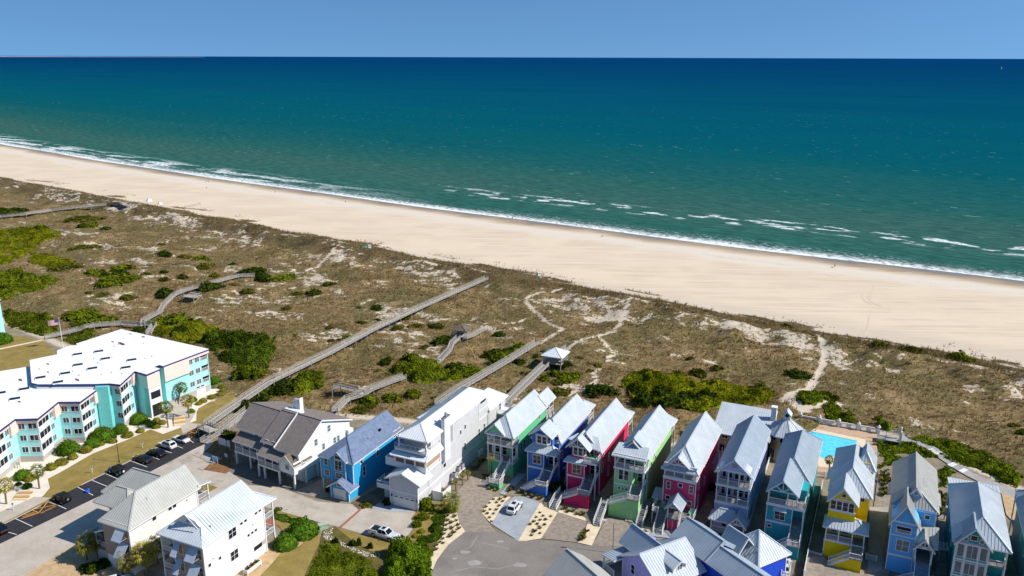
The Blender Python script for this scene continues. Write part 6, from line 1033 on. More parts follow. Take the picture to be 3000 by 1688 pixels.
for v,z,w_,hh in ((15.6,12.6,.35,.6),(16.4,12.6,.35,.6),(17.2,12.6,.35,.6),(17.6,9.2,.55,1.0),(19.6,9.6,.55,1.0),(19.4,5.2,.6,1.6),(26,5.6,.6,1.6),(28.6,5.8,.6,1.6),(28.,12.4,2.6,1.0),(10.6,4.9,1.,.9),(36.5,7.6,.8,1.7)): h.win(0 if v<31 else .02,v,z,w_,hh,'R',1,1 if hh<1.1 else 2)
h.part('recess_shade_panel',MB().box(0.,.03,13.3,14.2,8.9,12.7),m_grey); h.part('recess_shade_panel',MB().box(.0,.03,30.0,31.0,3.5,9.0),m_grey)  # flat grey plates, their darker tone standing for recess shade
h.box('rear_deck',g2,(0.,2.6,35,39.4,6.3,6.5)); h.rail([(0.,35,6.5),(2.5,35,6.5),(2.5,39.3,6.5),(0,39.3,6.5)]); [h.post(2.4,y,0,6.3,.18) for y in(35.1,39.2)]
h.box('outdoor_shower',m_white,(.2,.3,5.2,8.4,0,2.0),(.3,2.6,5.2,5.3,0,2.0),(2.5,2.6,5.3,8.4,0,2.0))
# ------------------------------------------------------------------ white house & cream house, lower left
def awning(h,x,y,zt,w_,L):
    b=MB(); a=.62; b.bar((x,y-.03,zt),(x,y-L*a,zt-L*math.sqrt(1-a*a)),w_,.05); o=h.part('awning_shutter',b,mat('awning_grey','#a9b4c2',.5)); b=MB(); [b.bar((x+k*w_*.45,y-.02,zt-L*.75),(x+k*w_*.45,y-L*a*.95,zt-L*.75),.03) for k in(-1,1)]; b.build('awning_prop',m_white,o)
h=House('white_house','white house with a pale metal roof, double awnings and side planter, lower left','house',P(*(200+2345/4.025,1340+1110/4.025)),24.9); g1=siding('bright_white_siding','#dedcdd'); g3=siding('taupe_siding','#9a8f86')
b=MB(); b.box(-9.1,0,-12.2,0,2.9,9.3); b.box(-6.3,0,-14.2,-12.2,2.9,9.3); b.box(-8.9,-.02,-10.,0,0,2.9); b.box(-6.3,-.02,-14.1,-10,0,2.9); b.yprism([(-7.2,11.),(-2.,11.),(-4.6,12.95)],-12.3,-9); b.yprism([(-9.,9.3),(-.1,9.3),(-4.6,12.6)],-10,-.05); h.part('wall',b,g1); h.part('front_cladding',MB().box(-6.3,0,-14.24,-14.2,.5,9.2),g3)
h.roof([[(-9.6,-14.8,9.5),(.5,-14.8,9.5),(-2.4,-11.9,11.2),(-6.8,-11.9,11.2)],[(.5,-14.8,9.5),(.5,-.0,9.5),(-4.6,0,13.1),(-4.6,-12.9,13.1),(-2.4,-11.9,11.4)],[(-9.6,0,9.5),(-9.6,-14.8,9.5),(-6.8,-11.9,11.4),(-4.6,-12.9,13.1),(-4.6,0,13.1)],[(.5,0,9.5),(.5,3.0,9.3),(-2.4,.0,11.2)],[(-9.6,3.0,9.3),(-9.6,0,9.5),(-6.8,0,11.2)],[(.5,3.0,9.3),(-9.6,3.0,9.3),(-6.8,0,11.2),(-2.4,0,11.2)]],m_metal,rib=.55)
b=MB(); b.bar((-4.6,-13.0,13.1),(-2.1,-13.0,11.2),.1,.35); b.bar((-4.6,-13.0,13.1),(-7.1,-13.,11.2),.1,.35); h.part('gable_board',b,m_white); h.win(-4.6,-12.3,11.8,.8,.8,'F',1,1)
h.trim([h.corner(0,-14.2,0,9.2,.22),h.corner(0,0,0,9.2,.22),h.corner(-6.3,-14.2,0,9.2,.2)])
for z in (2.9,6.2):
    h.box('porch_floor',m_deck,(-9.2,-6.3,-14.3,-12.2,z-.2,z),(-8.6,.1,0,2.3,z-.2,z)); h.rail([(-9.1,-12.2,z),(-9.1,-14.2,z),(-6.4,-14.2,z)]); h.rail([(0,0,z),(0,2.2,z),(-4.3,2.2,z)]); h.rail([(-4.3,2.2,z),(-8.5,2.2,z)])
    for x,y in ((-9.1,-14.2),(0,2.2),(-4.3,2.2),(-8.5,2.2)): h.post(x,y,z,z+3.1)
    awning(h,-1.7,-14.25,z+2.75,2.0,2.6); awning(h,-5.2,-14.25,z+2.75,1.2,2.6); h.win(-1.2,-14.24,z+1.4,1.6,1.8,'F',2,2); h.win(-4.9,-14.24,z+1.4,.8,1.8,'F'); h.win(-7.7,-12.2,z+1.2,.9,2.,'F')
[h.post(x,y,0,2.8,.26) for x,y in ((-9.1,-14.2),(-6.4,-14.2),(0,2.2),(-4.3,2.2),(-8.5,2.2))]; h.part('lattice',MB().box(-9.1,-6.4,-14.0,-13.9,0,2.6),m_lattice)
for v,z,w_,hh,nx,ny in ((-7.7,8.1,1.7,1.7,2,2),(-7.7,3.9,1.7,1.7,2,2),(-5.5,8.7,.6,.55,1,1),(-4.5,8.7,.6,.55,1,1),(-4.1,5.6,.5,.5,1,1),(-3.2,5.6,.5,.5,1,1),(-2.3,5.6,.5,.5,1,1),(-1.9,8.75,.6,.55,1,1),(-.95,8.75,.6,.55,1,1),(-10.9,5.2,.5,.55,1,1),(-13.2,5.25,.55,.6,1,1)): h.win(0,v,z,w_,hh,'R',nx,ny)
h.part('lattice',MB().box(.0,.04,-1.1,-.15,1.9,2.7),m_lattice); h.part('shade_panel',MB().box(.0,.03,-3.1,-1.15,1.8,2.6),m_dark)  # gap in the base wall is a sheet coloured like its inner shade
[h.part('wall_vent',MB().box(0,.12,v-.1,v+.1,z-.1,z+.1),m_grey) for v,z in((-12.3,6.0),(-2.9,7.0))]; h.part('roof_vent',MB().tube((-1.2,-11,10.6),(-1.2,-11,11.1),.07),m_grey)
# planter at its wall
p=G('A4',2140,1400,0); T_=thing('planter','white slatted trough planter on legs with dark plants beside the white house','planter',SW(-20.6,-49.0),-A249); b=MB(); b.box(-.45,.45,-1.7,1.7,.5,.56); [b.box(x-.04,x+.04,-1.7,1.7,.5,1.15) for x in(-.45,.45)]; [b.box(-.45,.45,y-.04,y+.04,.5,1.15) for y in(-1.7,1.7)]; b.build('box',m_white,T_); [MB().box(x-.06,x+.06,y-.06,y+.06,0,1.2).build('leg',m_white,T_) for x in(-.45,.45) for y in(-1.7,1.7)]; MB().box(-.4,.4,-1.65,1.65,.9,1.0).build('soil',m_mulch,T_)
for k,(y,l) in enumerate(((-1.,'front plant in the white trough planter'),(0.,'middle plant in the white trough planter'),(1.,'rear plant in the white trough planter'))):
    q=SW(-20.6+y*0,-49.0+y); o=link('potted_plant',TF[k]); o.location=(q[0],q[1],.98); o.scale=(.6,.6,.7); tag(o,l,'plant','plants in the trough planter')
h=House('cream_house','cream house with a multi hipped warm grey metal roof, second from the lower left corner','house',(-64.37,121.81,0),24.9); g1=siding('cream_siding','#e2dcd7'); g3=siding('taupe_front','#968a84')
b=MB(); b.box(-6.3,0,1.,16,2.6,9.35); b.yprism([(-6.3,9.3),(0,9.3),(-3.2,12.2)],6,16); b.box(-13.4,-6.3,8,15,0,9.3); b.box(-6.2,-.02,1.1,16,0,2.6); h.part('wall',b,g1); h.part('front_cladding',MB().box(-6.3,0,.95,1.0,2.6,9.3),g3); h.part('wing_cladding',MB().box(-13.4,-6.35,7.94,8.0,.2,9.2),g3)
h.gable(-6.3,0,1.1,16.2,9.45,12.7,m_metal2,.5,.6,.4,'h','g',hf=5.2); h.roof([[(-14.2,7.3,9.2),(-3.2,7.3,9.2),(-3.2,11.4,12.9),(-10.2,11.4,12.9)],[(-14.2,15.5,9.2),(-14.2,7.3,9.2),(-10.2,11.4,12.9)],[(-3.2,15.5,9.2),(-14.2,15.5,9.2),(-10.2,11.4,12.9),(-3.2,11.4,12.9)]],m_metal2,name='wing_roof'); h.hip(-13.2,-5.5,5.6,10.5,8.9,10.9,m_metal2,.5,name='lower_roof')
h.roof([[(.4,16.1,9.4),(.4,19.2,8.9),(-6.7,19.2,8.9),(-6.7,16.1,9.4)]],m_metal2,name='porch_roof'); [h.box('porch_floor',m_deck,(-6.2,.0,16,18.8,z-.2,z)) for z in(3.,6.2)]; [h.rail([(-.1,16,z),(-.1,18.7,z),(-6.1,18.7,z)]) for z in(3.,6.2)]; [h.post(x,18.7,0,9.) for x in(-.1,-6.1)]; h.trim([h.corner(0,1,0,9.3,.22),h.corner(0,16,0,9.3,.22)])
h.roof([[(-9.4,1.4,5.6),(-6.35,1.4,6.9),(-6.35,6,6.9),(-9.4,6,5.6)]],m_blueroof,name='side_porch_roof'); [h.post(-9.2,y,0,5.6,.16) for y in(1.6,5.8)]; [h.rail([(-9.2,5.8,z),(-9.2,1.6,z),(-6.4,1.6,z)]) for z in(3.,)]; h.box('porch_floor',m_deck,(-9.2,-6.3,1.5,6,2.8,3.)); h.part('lattice',MB().box(-9.2,-3.8,1.42,1.5,0,2.5),m_lattice)
awning(h,-1.5,.95,9.1,2.1,2.7); awning(h,-1.5,.95,5.9,2.1,2.7); h.win(-1.,.95,7.9,1.4,1.7,'F',2,2); h.win(-1.,.95,4.7,1.4,1.7,'F',2,2); [awning(h,x,7.94,z,.9,1.0) for x,z in((-12.4,8.9),(-10.6,8.2))]; [h.win(x+.1,7.94,z-.6,.6,.7,'F',1,1) for x,z in((-12.4,8.9),(-10.6,8.2))]
for v,z,w_,hh,nx in ((6.2,8.4,.8,1.5,1),(9.7,8.5,.75,1.5,1),(10.7,8.5,.75,1.5,1),(12.3,9.0,.6,.5,1),(15,9.0,.6,.5,1)): h.win(0,v,z,w_,hh,'R',nx,2 if hh>1 else 1)
h.part('wall_vent',MB().box(0,.1,13.4,13.7,7.6,7.9),m_grey); h.part('roof_vent',MB().tube((-1.5,6.6,11.),(-1.5,6.6,11.6),.08),m_white)
# ------------------------------------------------------------------ three houses at the bottom edge
FO=(29.73,124.2,0.); FAZ=59.5
h=House('royal_blue_house','royal blue house with a broad blue grey metal roof and a hipped tower, bottom right','house',FO,FAZ); g1=siding('royal_blue_siding','#1e49c2')
b=MB(); b.xprism([(-3.,0),(3.2,0),(3.2,7.9),(.1,10.15),(-3.,8.1)],.3,8.2); b.xprism([(-3.,0),(2.4,0),(2.4,7.6),(-.7,9.6),(-3.,8.1)],8.2,18); b.box(5.6,12.2,4.2,10.6,0,7.5); h.part('wall',b,g1)
h.roof([[(-.2,-3.6,8.0),(8.4,-3.6,8.0),(8.4,0.1,10.5),(-.2,.1,10.5)],[(-.2,.1,10.5),(8.4,.1,10.5),(8.4,3.7,8.),(-.2,3.7,8.)]],m_blueroof); h.roof([[(8.4,-3.6,8.0),(18.4,-3.6,8.0),(18.4,-.7,9.95),(8.4,-.7,9.95)],[(8.4,-.7,9.95),(18.4,-.7,9.95),(18.4,3.,7.6),(8.4,3.,7.6)]],m_blueroof,name='wing_roof'); h.hip(5.6,12.2,4.2,10.6,7.6,10.5,m_metal,.55,name='tower_roof'); b=MB(); b.bar((8.43,-3.6,7.8),(8.43,.15,10.3),.07,.75); b.bar((8.43,.15,10.3),(8.43,3.7,7.8),.07,.75); h.part('verge_board',b,m_blueroof); h.gable(2.4,6.,5.6,9.2,8.3,10.5,m_blueroof,.4,.4,.5,axis='x',name='rear_gable_roof')
h.trim([h.corner(12.2,4.2,0,7.4),h.corner(12.2,10.6,0,7.4)]); [h.win(x,-3.0,6.4,.9,1.7,'F',1,2) for x in(1.2,3.)]; [h.win(x,-2.6,5.6,.9,1.6,'F',1,2) for x in(9.6,12.4)]; h.win(12.2,9.2,6.9,.5,.45,'R',1,1); h.win(12.2,7.9,6.7,.9,.45,'R',1,1); h.part('roof_vent',MB().tube((10.8,5.,8.2),(10.8,5.,9.0),.1),m_grey)
h.box('side_stair',m_white,(12.25,13.2,9.6,10.6,3,3.2)); h.rail([(12.3,9.6,3.2),(13.2,9.6,3.2),(13.2,10.6,3.2)])
h=House('lavender_house','lavender house with a glaring white metal roof and gabled dormer at the bottom edge','house',FO,FAZ); g1=siding('lavender_siding','#a59fe0')
b=MB(); b.yprism([(-1.4,0),(7.8,0),(7.8,6.6),(3.2,9.2),(-1.4,6.6)],-12.4,-3.8); b.box(-4.,-1.4,-8,-4,0,6.); b.xprism([(-10.2,0),(-6,0),(-6,7),(-8.1,9.2),(-10.2,7)],-4,3); h.part('wall',b,g1)
h.gable(-1.4,7.8,-12.4,-3.8,6.7,9.5,m_metal,.6,.5,.5); h.roof([[(-4.6,-10.9,6.9),(3.,-10.9,6.9),(3.,-8.1,9.4),(-4.6,-8.1,9.4)],[(-4.6,-8.1,9.4),(3.,-8.1,9.4),(3.,-5.3,6.9),(-4.6,-5.3,6.9)]],m_blueroof,name='rear_gable_roof'); h.roof([[(3.6,-9.6,8.35),(7.6,-9.6,8.2),(7.6,-8.,9.1),(3.6,-8.,9.1)],[(3.6,-8.,9.1),(7.6,-8.,9.1),(7.6,-6.4,8.2),(3.6,-6.4,8.35)]],m_metal,name='dormer_roof'); b=MB(); b.xprism([(-9.3,6.6),(-6.7,6.6),(-6.7,8.2),(-8.,8.95),(-9.3,8.2)],3.6,7.2); h.part('dormer_wall',b,m_white); h.win(7.2,-8.,7.8,.9,.8,'R',2,1,m_glass2)
h.roof([[(-4.6,-14.4,5.6),(-1.2,-14.4,6.2),(-1.2,-9,6.2),(-4.6,-9,5.6)]],m_blueroof,name='porch_roof'); [h.post(-4.3,y,0,5.6) for y in(-14.1,-11.5,-9.2)]; h.box('porch_floor',m_deck,(-4.4,-1.4,-14.2,-9,2.9,3.1)); h.rail([(-4.3,-9,3.1),(-4.3,-14.1,3.1),(-1.5,-14.1,3.1)]); h.win(1.2,-12.4,5.4,.8,1.6,'F',1,2); h.win(5.2,-12.4,5.4,.8,1.6,'F',1,2); h.trim([h.corner(-1.4,-12.4,0,6.5)])
h=House('grey_roof_house','house showing only its grey metal roof at the bottom edge beside the lavender house','house',FO,FAZ); b=MB(); b.xprism([(-25.5,0),(-17.7,0),(-17.7,6),(-21.6,8.8),(-25.5,6)],-3.6,6); h.part('wall',b,siding('pale_siding','#b9c0c4')); h.roof([[(-4.3,-26.1,5.9),(7,-26.1,5.9),(7,-21.6,9.1),(-4.3,-21.6,9.1)],[(-4.3,-21.6,9.1),(7,-21.6,9.1),(3.4,-17.2,6.1),(-1.,-17.2,6.1),(-4.3,-18.6,7.)]],m_metal2,name='roof'); h.win(-1,-25.5,4.6,.9,1.5,'F'); h.win(2,-25.5,4.6,.9,1.5,'F')
# ------------------------------------------------------------------ clubhouse, pool and its terrace
h=House('clubhouse','beige clubhouse with a long metal roof and an octagonal tower beside the pool','clubhouse',SW(0,0),24.9); g1=siding('beige_siding','#a8987c')
b=MB(); b.box(42,53,29,38,0,5.6); oc=[(56.2+3.3*math.cos(math.pi/8+k*math.pi/4),33.4+3.3*math.sin(math.pi/8+k*math.pi/4)) for k in range(8)]; b.prism(oc,0,6.6); h.part('wall',b,g1)
h.roof([[(41.2,28,5.5),(53.6,28,5.5),(53.6,38.6,8.6),(41.2,38.6,8.6)]],m_metal); 
oe=[(56.2+4.4*math.cos(math.pi/8+k*math.pi/4),33.4+4.4*math.sin(math.pi/8+k*math.pi/4),6.5) for k in range(8)]; h.roof([[oe[k],oe[(k+1)%8],(56.2,33.4,9.9)] for k in range(8)],m_metal,name='tower_roof'); b=MB(); b.yprism([(55.5,8.6),(56.9,8.6),(56.9,10.6),(56.2,11.3),(55.5,10.6)],32.7,34.1); h.part('cupola',b,m_white); h.gable(55.5,56.9,32.7,34.1,10.65,11.4,m_metal,.2,.3,.3,rib=0,name='cupola_roof'); h.part('cupola_vent',MB().tube((56.2,32.66,10.3),(56.2,32.72,10.3),.4,.4,12),m_dark); h.part('cupola_ring',MB().tube((56.2,32.68,10.3),(56.2,32.71,10.3),.55,.55,12),m_white)
h.box('chimney',m_white,(52.6,53.7,35,36.2,5,10.6)); h.box('chimney_cap',m_white,(52.5,53.8,34.9,36.3,10.6,10.75))
for k in range(8):
    a=k*math.pi/4; x,y=56.2+3.05*math.cos(a),33.4+3.05*math.sin(a); h.win(x,y,5.4,1.5,1.2,rz=a+math.pi/2,nx=2,ny=1); h.win(x,y,1.7,1.3,2.1,rz=a+math.pi/2,nx=2,ny=1)
[h.part('shade_panel',MB().box(x,x+2.2,28.96,29.0,.4,2.5),m_dark) for x in(43,46.5,50)]; h.rail([(42,28.4,.1),(53,28.4,.1)],1.0); h.box('terrace',m_deckpave,(42,53.2,26.8,29,0.05,.2)); [h.win(x,29,4.5,1.2,.7,'F',2,1) for x in(44,47.5,51)]  # clubhouse openings are flat sheets with interior shade as their colour
Q=lambda u,v,z=0.: SW(u,v)[:2]+(z,)
sheet('pool_terrace',[Q(57.3,55.2),Q(74.8,55.2),Q(74.8,30),Q(63,27),Q(59,30),Q(56,36)],m_deckpave,.14); sheet('pool_coping',[Q(58.5,51.8),Q(72.3,50.6),Q(72.3,35),Q(64,32),Q(61,36)],m_coping,.155)
m_pool=bpy.data.materials.new('pool_water'); t=NT(m_pool); pos=t.add('ShaderNodeNewGeometry').outputs['Position']; t.out(t.mix(t.step(t.noise(pos,1.6,3),.35,.65),(.08,.54,.74),(.15,.66,.82)),.12,0,.4,bump=t.noise(pos,2.5,2),bs=.1,bd=.05)
sheet('pool_water',[Q(59.9,49.6),Q(70.5,48.8),Q(70.5,37.5),Q(65.5,38.6),Q(64.5,36.5),Q(61.5,38.)],m_pool,.17); b=MB(); pl=[Q(59.9,49.6),Q(70.5,48.8)]; o=strip('pool_wall',[pl[0],pl[1]],.35,mat('pool_tile','#2d9fc0',.4),.15,.178)
# parapet of piers and panels
T_=thing('pool_wall_fence','white parapet of ball topped piers and railed panels along the pool terrace','fence',SW(57.3,55.3),-A249)
for k in range(5):
    x=17.5*k/4; b=MB(); b.box(x-.3,x+.3,-.3,.3,0,1.7); b.box(x-.38,x+.38,-.38,.38,1.7,1.82); b.ell((x,0,2.05),(.25,.25,.25)); b.build('pier',m_white,T_)
    if k<4:
        b=MB(); x0,x1=x+.3,x+17.5/4-.3; b.box(x0,x1,-.1,.1,0,.35); b.box(x0,x1,-.12,.12,1.25,1.45); n=2; 
        for j in range(3):
            xc=x0+(x1-x0)*j/2; wd=.3; b.box(max(x0,xc-.55 if j==1 else xc),min(x1,xc+.55 if j==1 else xc+(.35 if j==0 else 0)) if j<2 else x1,-.1,.1,.35,1.25) if j<2 else b.box(x1-.35,x1,-.1,.1,.35,1.25)
        q=x0
        while q<x1: b.box(q-.025,q+.025,-.03,.03,.35,1.25); q+=.14
        b.build('panel',m_white,T_)
def fence(label,pts,h_,m,name='fence',sp=.14,post=2.2,cat='fence',solid=False):
    T_=thing(name,label,cat,(pts[0][0],pts[0][1],0)); o=Vector((pts[0][0],pts[0][1],0))
    for p,q in zip(pts[:-1],pts[1:]):
        p=Vector((p[0],p[1],p[2] if len(p)>2 else 0))-o; q=Vector((q[0],q[1],q[2] if len(q)>2 else 0))-o; L=(q-p).length; n=max(1,round(L/post)); b=MB(); up=Vector((0,0,1))
        for i in range(n+1): c=p+(q-p)*(i/n); MB().box(c.x-.08,c.x+.08,c.y-.08,c.y+.08,c.z,c.z+h_+.12).build('post',m,T_)
        b.bar(p+up*(h_-.05),q+up*(h_-.05),.08,.1); b.bar(p+up*.15,q+up*.15,.06,.1)
        if solid: b.bar(p+up*h_*.5,q+up*h_*.5,.05,h_*.85)
        else:
            k=int(L/sp)
            for i in range(k+1): c=p+(q-p)*(i/k); b.box(c.x-.025,c.x+.025,c.y-.025,c.y+.025,c.z+.1,c.z+h_)
        b.build('panel',m,T_)
    return T_
fence('white fence along the passage between the lilac and the teal house',[SW(54.2,1),SW(53.9,14),SW(53.7,33)],1.5,m_white,solid=True); fence('white board fence between the teal and the yellow house',[SW(65.3,-11),SW(65.2,-2),SW(65.2,23.5)],1.5,m_white,solid=True); fence('white railing behind the pool gate between two roofs',[SW(63.,27),SW(74.6,30.2),SW(74.7,44)],1.3,m_white); fence('white picket gate beside the yellow house stairs',[SW(74.6,-.5),SW(76.3,-.7)],1.2,m_white,'picket_gate',post=1.7); fence('white picket gate beside the light blue house stairs',[SW(85.,-3.),SW(86.3,-3.2)],1.2,m_white,'picket_gate',post=1.4); fence('white fence behind the blue hip roofed house',[FR((-32.11,146.98),24.9)(-2,24),FR((-32.11,146.98),24.9)(3.2,23.4)],1.4,m_white); fence('low white fence line before the yellow house',[SW(65.3,-2.7),SW(67.4,-2.9)],.5,m_white,post=2)
h=House('pool_gate_stairs','white railed stairs with tall corner posts leading from the pool down to the grey walk','stairs',SW(75.4,51.4),24.9); h.box('platform',m_walk,(-.8,1.,-1.2,1.2,0,1.0)); h.rail([(-.7,-1.1,1.),(1,-1.1,1.),(3.9,-.9,2.2)],1.1); h.rail([(-.7,1.1,1.),(1,1.1,1.),(3.9,1.1,2.2)],1.1); h.box('ramp',m_walk,(1.,4.,-1.,1.1,.8,1.0)); 
for x,y in ((4,-1.1),(4,1.1)):
    b=MB(); b.box(x-.2,x+.2,y-.2,y+.2,0,3.4); b.ell((x,y,3.65),(.25,.25,.28)); h.part('tall_post',b,m_white)
for k,(a,c) in enumerate((((500,310),(560,345)),((575,335),(610,365)),((700,440),(770,470)),((800,495),(860,520)))):
    p,q=G('B3',*a),G('B3',*c); T_=thing('walk_steps','grey steps with white nosings on the stepped walk, %s from the pool'%['first','second','third','fourth'][k],'steps',p,0,'steps of the stepped walk'); d=Vector((q[0]-p[0],q[1]-p[1],0)); n=Vector((-d.y,d.x,0)).normalized()*1.1
    for i in range(3): c0=d*(i/3); MB().bar(c0-n,c0+n,.42,.5-.14*i+.08).build('step',m_white,T_)
# small things round the houses
def bx_thing(name,label,cat,p,parts,rz=0):
    T_=thing(name,label,cat,p,rz)
    for nm,m,bs in parts: b=MB(); [b.box(*q) for q in bs]; b.build(nm,m,T_)
    return T_
GA=-A249
for k,(x,y) in enumerate(((865,1010),(905,950),(940,920))): bx_thing('air_conditioner','grey air conditioning unit on a platform by the grey house, %s from the street'%['first','second','third'][k],'air conditioner',G('A5',x,y+70,0),[('casing',m_grey,[(-.45,.45,-.45,.45,1.2,2.2)]),('platform',m_white,[(-.6,.6,-.6,.6,1.05,1.2)]),('leg',m_white,[(-.55,-.45,-.55,-.45,0,1.05),(.45,.55,.45,.55,0,1.05)]),('fan_grille',m_dark,[(-.33,.33,-.33,.33,2.2,2.22)])],GA)
for k,(x,y) in enumerate(((1115,825),(1140,805))): 
    T_=thing('gas_tank','upright white gas tank at the grey house, %s of the pair'%('nearer' if k==0 else 'farther'),'gas tank',G('A5',x,y,0),0); MB().lathe([(.0,.1),(.38,.15),(.4,1.5),(.3,1.7),(.0,1.78)]).build('tank',m_white,T_); MB().tube((0,0,1.75),(0,0,1.95),.14).build('valve_cap',m_grey,T_)
bx_thing('transformer','pale green utility transformer box on the lawn corner','utility box',G('B5',170,625,0),[('cabinet',mat('pale_green_metal','#9db09a',.6),[(-.75,.75,-.5,.5,.1,1.0)]),('lid',mat('pale_green_metal','#9db09a',.6),[(-.8,.8,-.55,.55,1.0,1.12)]),('pad',m_conc,[(-.9,.9,-.65,.65,0.05,.1)])],.4)
def board(label,p,w_,z0,z1,rz,m=m_white): return bx_thing('notice_board',label,'sign',p,[('panel',m,[(-w_/2,w_/2,-.03,.03,z0,z1)]),('post',m_wood,[(-w_/2+.15,-w_/2+.27,.03,.13,0,z1),(w_/2-.27,w_/2-.15,.03,.13,0,z1)])],rz)
board('large blank white board on posts beside the wooden ramp',G('A3',315,790,0),3.6,.9,2.5,-.5); board('small white board on the mulch by the stilt house',G('A3',335,905,0),.9,.5,1.3,-.5); board('blue and white leaning board on the mulch by the stilt house',G('A3',205,960,0),1.6,.7,1.7,-.5,mat('pale_blue_board','#9cb6d8',.5)); board('white boundary board in the bed by the turquoise wall',G('A2',178,430,0),1.2,.8,1.6,-.3)
def sign(label,p): return bx_thing('parking_sign',label,'sign',p,[('post',m_white,[(-.05,.05,-.05,.05,0,1.5)]),('plate',m_white,[(-.2,.2,-.08,-.05,1.05,1.65)]),('symbol_panel',mat('sign_blue','#2a5aa8',.5),[(-.14,.14,-.09,-.081,1.3,1.58)])],.15)
sign('small blue and white parking sign on the lawn, nearest the lamp post',G('A2',1352,235)); sign('small blue and white parking sign in the middle of the lawn',G('A2',876,472)); sign('small white sign by the path at the wooden steps',G('A2',130,825))
T_=thing('tarp_bag','crumpled bright blue bag lying on a white parking line','bag',G('E7',1410,345,.05)); b=MB(); b.ell((0,0,.2),(.55,.4,.32),9,6); b.ell((.15,.25,.45),(.3,.28,.3),7,5); b.ell((-.25,.0,.3),(.3,.25,.25),7,5); b.build('bag',m_bpaint,T_,True)
T_=thing('bin','dark wheeled bin beside the blue house garage','bin',G('A3',1528,1290,0)); MB().box(-.3,.3,-.35,.35,.08,1.0).build('body',m_blk,T_); MB().box(-.33,.33,-.38,.38,1.0,1.08).build('lid',m_dark,T_); [MB().tube((x,.35,.1),(x*1.1,.35,.1),.1).build('wheel',m_dark,T_) for x in(-.3,.3)]
T_=thing('pergola','white slatted pergola frame between the light blue and the teal gabled house','pergola',G('B3',650,1300,0),GA); [MB().box(x-.07,x+.07,y-.07,y+.07,0,2.4).build('post',m_white,T_) for x in(-1.2,1.2) for y in(-1.2,1.2)]; b=MB(); [b.box(-1.4,1.4,y-.05,y+.05,2.4,2.55) for y in(-1.2,-.6,0,.6,1.2)]; [b.box(x-.05,x+.05,-1.4,1.4,2.55,2.65) for x in(-1.2,-.6,0,.6,1.2)]; b.build('lattice_top',m_white,T_)
# ================================================================== boardwalks and shelters in the dunes
def lift(zn,x,y,up):
    p=G(zn,x,y,1.5)
    for _ in range(3): p=G(zn,x,y,max(0.,lz(p[0],p[1]))+up)
    return p
def boardwalk(label,pts,w=1.6,m=None,rail=(1,1),zs=None,up=1.0,name='boardwalk',cat='boardwalk',group='wooden boardwalks across the dunes',h=1.0,support=True):
    """pts: (zoom,x,y); deck follows the dunes a little above the sand"""
    m=m or m_wood; W=[lift(zn,x,y,up if zs is None else zs[i]) for i,(zn,x,y) in enumerate(pts)]; P2=[Vector(W[0])]
    for p,q in zip(W[:-1],W[1:]):
        p,q=Vector(p),Vector(q); n=max(1,int((q-p).length/6)); P2+=[p+(q-p)*((i+1)/n) for i in range(n)]
    o=P2[0].copy(); o.z=0; T_=thing(name,label,cat,tuple(o),0,group); R=[p-o for p in P2]; deck=MB(); ed=[[],[]]
    for i,p in enumerate(R):
        a=R[max(0,i-1)]; c=R[min(len(R)-1,i+1)]; d=Vector((c.x-a.x,c.y-a.y,0)).normalized(); s=Vector((-d.y,d.x,0))*w/2; ed[0].append(p+s); ed[1].append(p-s)
    for i in range(len(R)-1):
        q=[ed[0][i],ed[1][i],ed[1][i+1],ed[0][i+1]]; deck.slab([tuple(v) for v in q][::1],.12)
    deck.build('deck',m,T_)
    if support:
        for i in range(len(R)):
            for k in(0,1): v=ed[k][i]; zz=lz(v.x+o.x,v.y+o.y); MB().bar((v.x,v.y,zz-.3),(v.x,v.y,v.z-.05),.16).build('piling',m,T_)
    for k in(0,1):
        if not rail[k]: continue
        b=MB()
        for i in range(len(R)-1):
            p,q=ed[k][i],ed[k][i+1]; L=(q-p).length; up_=Vector((0,0,1)); n=max(1,round(L/2.2))
            for z,ww in ((h,.13),(h*.62,.09),(h*.3,.09)): b.bar(p+up_*z,q+up_*z,ww,.05 if z==h else .12)
            for j in range(n+(1 if i==len(R)-2 else 0)): c=p+(q-p)*(j/n); b.bar((c.x,c.y,c.z-.15),(c.x,c.y,c.z+h+.08),.13)
        b.build('railing',m,T_)
    return T_,o
boardwalk('long straight wooden boardwalk crossing the whole dune field to the beach',[('A3',110,505),('A3',480,245),('A3',860,-10),('C3',420,1195),('C3',800,1010),('C3',1200,795),('C3',1600,610),('C3',1850,500),('C3',2010,430),('C3',2190,352)],2.0,zs=[2.0,1.8,1.6,1.6,1.5,1.6,1.6,1.3,.9,.4])
boardwalk('wooden ramp running beside the long boardwalk up to its raised platform',[('A3',60,715),('A3',330,540),('A3',590,330)],1.7,zs=[.15,1.0,1.9],name='access_ramp',cat='ramp')
T_,_=boardwalk('raised wooden platform with railing at the parking end of the long boardwalk',[('A3',60,520),('A3',190,570)],2.6,zs=[1.95,1.95],name='platform',cat='platform')
boardwalk('boardwalk at the far left edge ending behind a sand mound',[('C1',-120,835),('C1',0,822),('C1',240,797),('C1',480,765),('C1',720,735),('C1',1000,708)],2.4,zs=[1.1]*6)
boardwalk('dark matted ramp from the left end boardwalk down to the beach',[('C1',1010,705),('C1',1050,690),('C1',1100,698),('C1',1190,728)],2.0,m_dark,(0,0),zs=[1.3,1.6,1.,.15],name='beach_mat',cat='ramp',support=False)
boardwalk('low pale boardwalk from the apartment lawn toward the dune stairs',[('C2',425,680),('C2',650,625),('C2',885,565),('C2',1140,545),('C2',1340,560)],1.5,zs=[.3,.9,1.,1.,1.1])
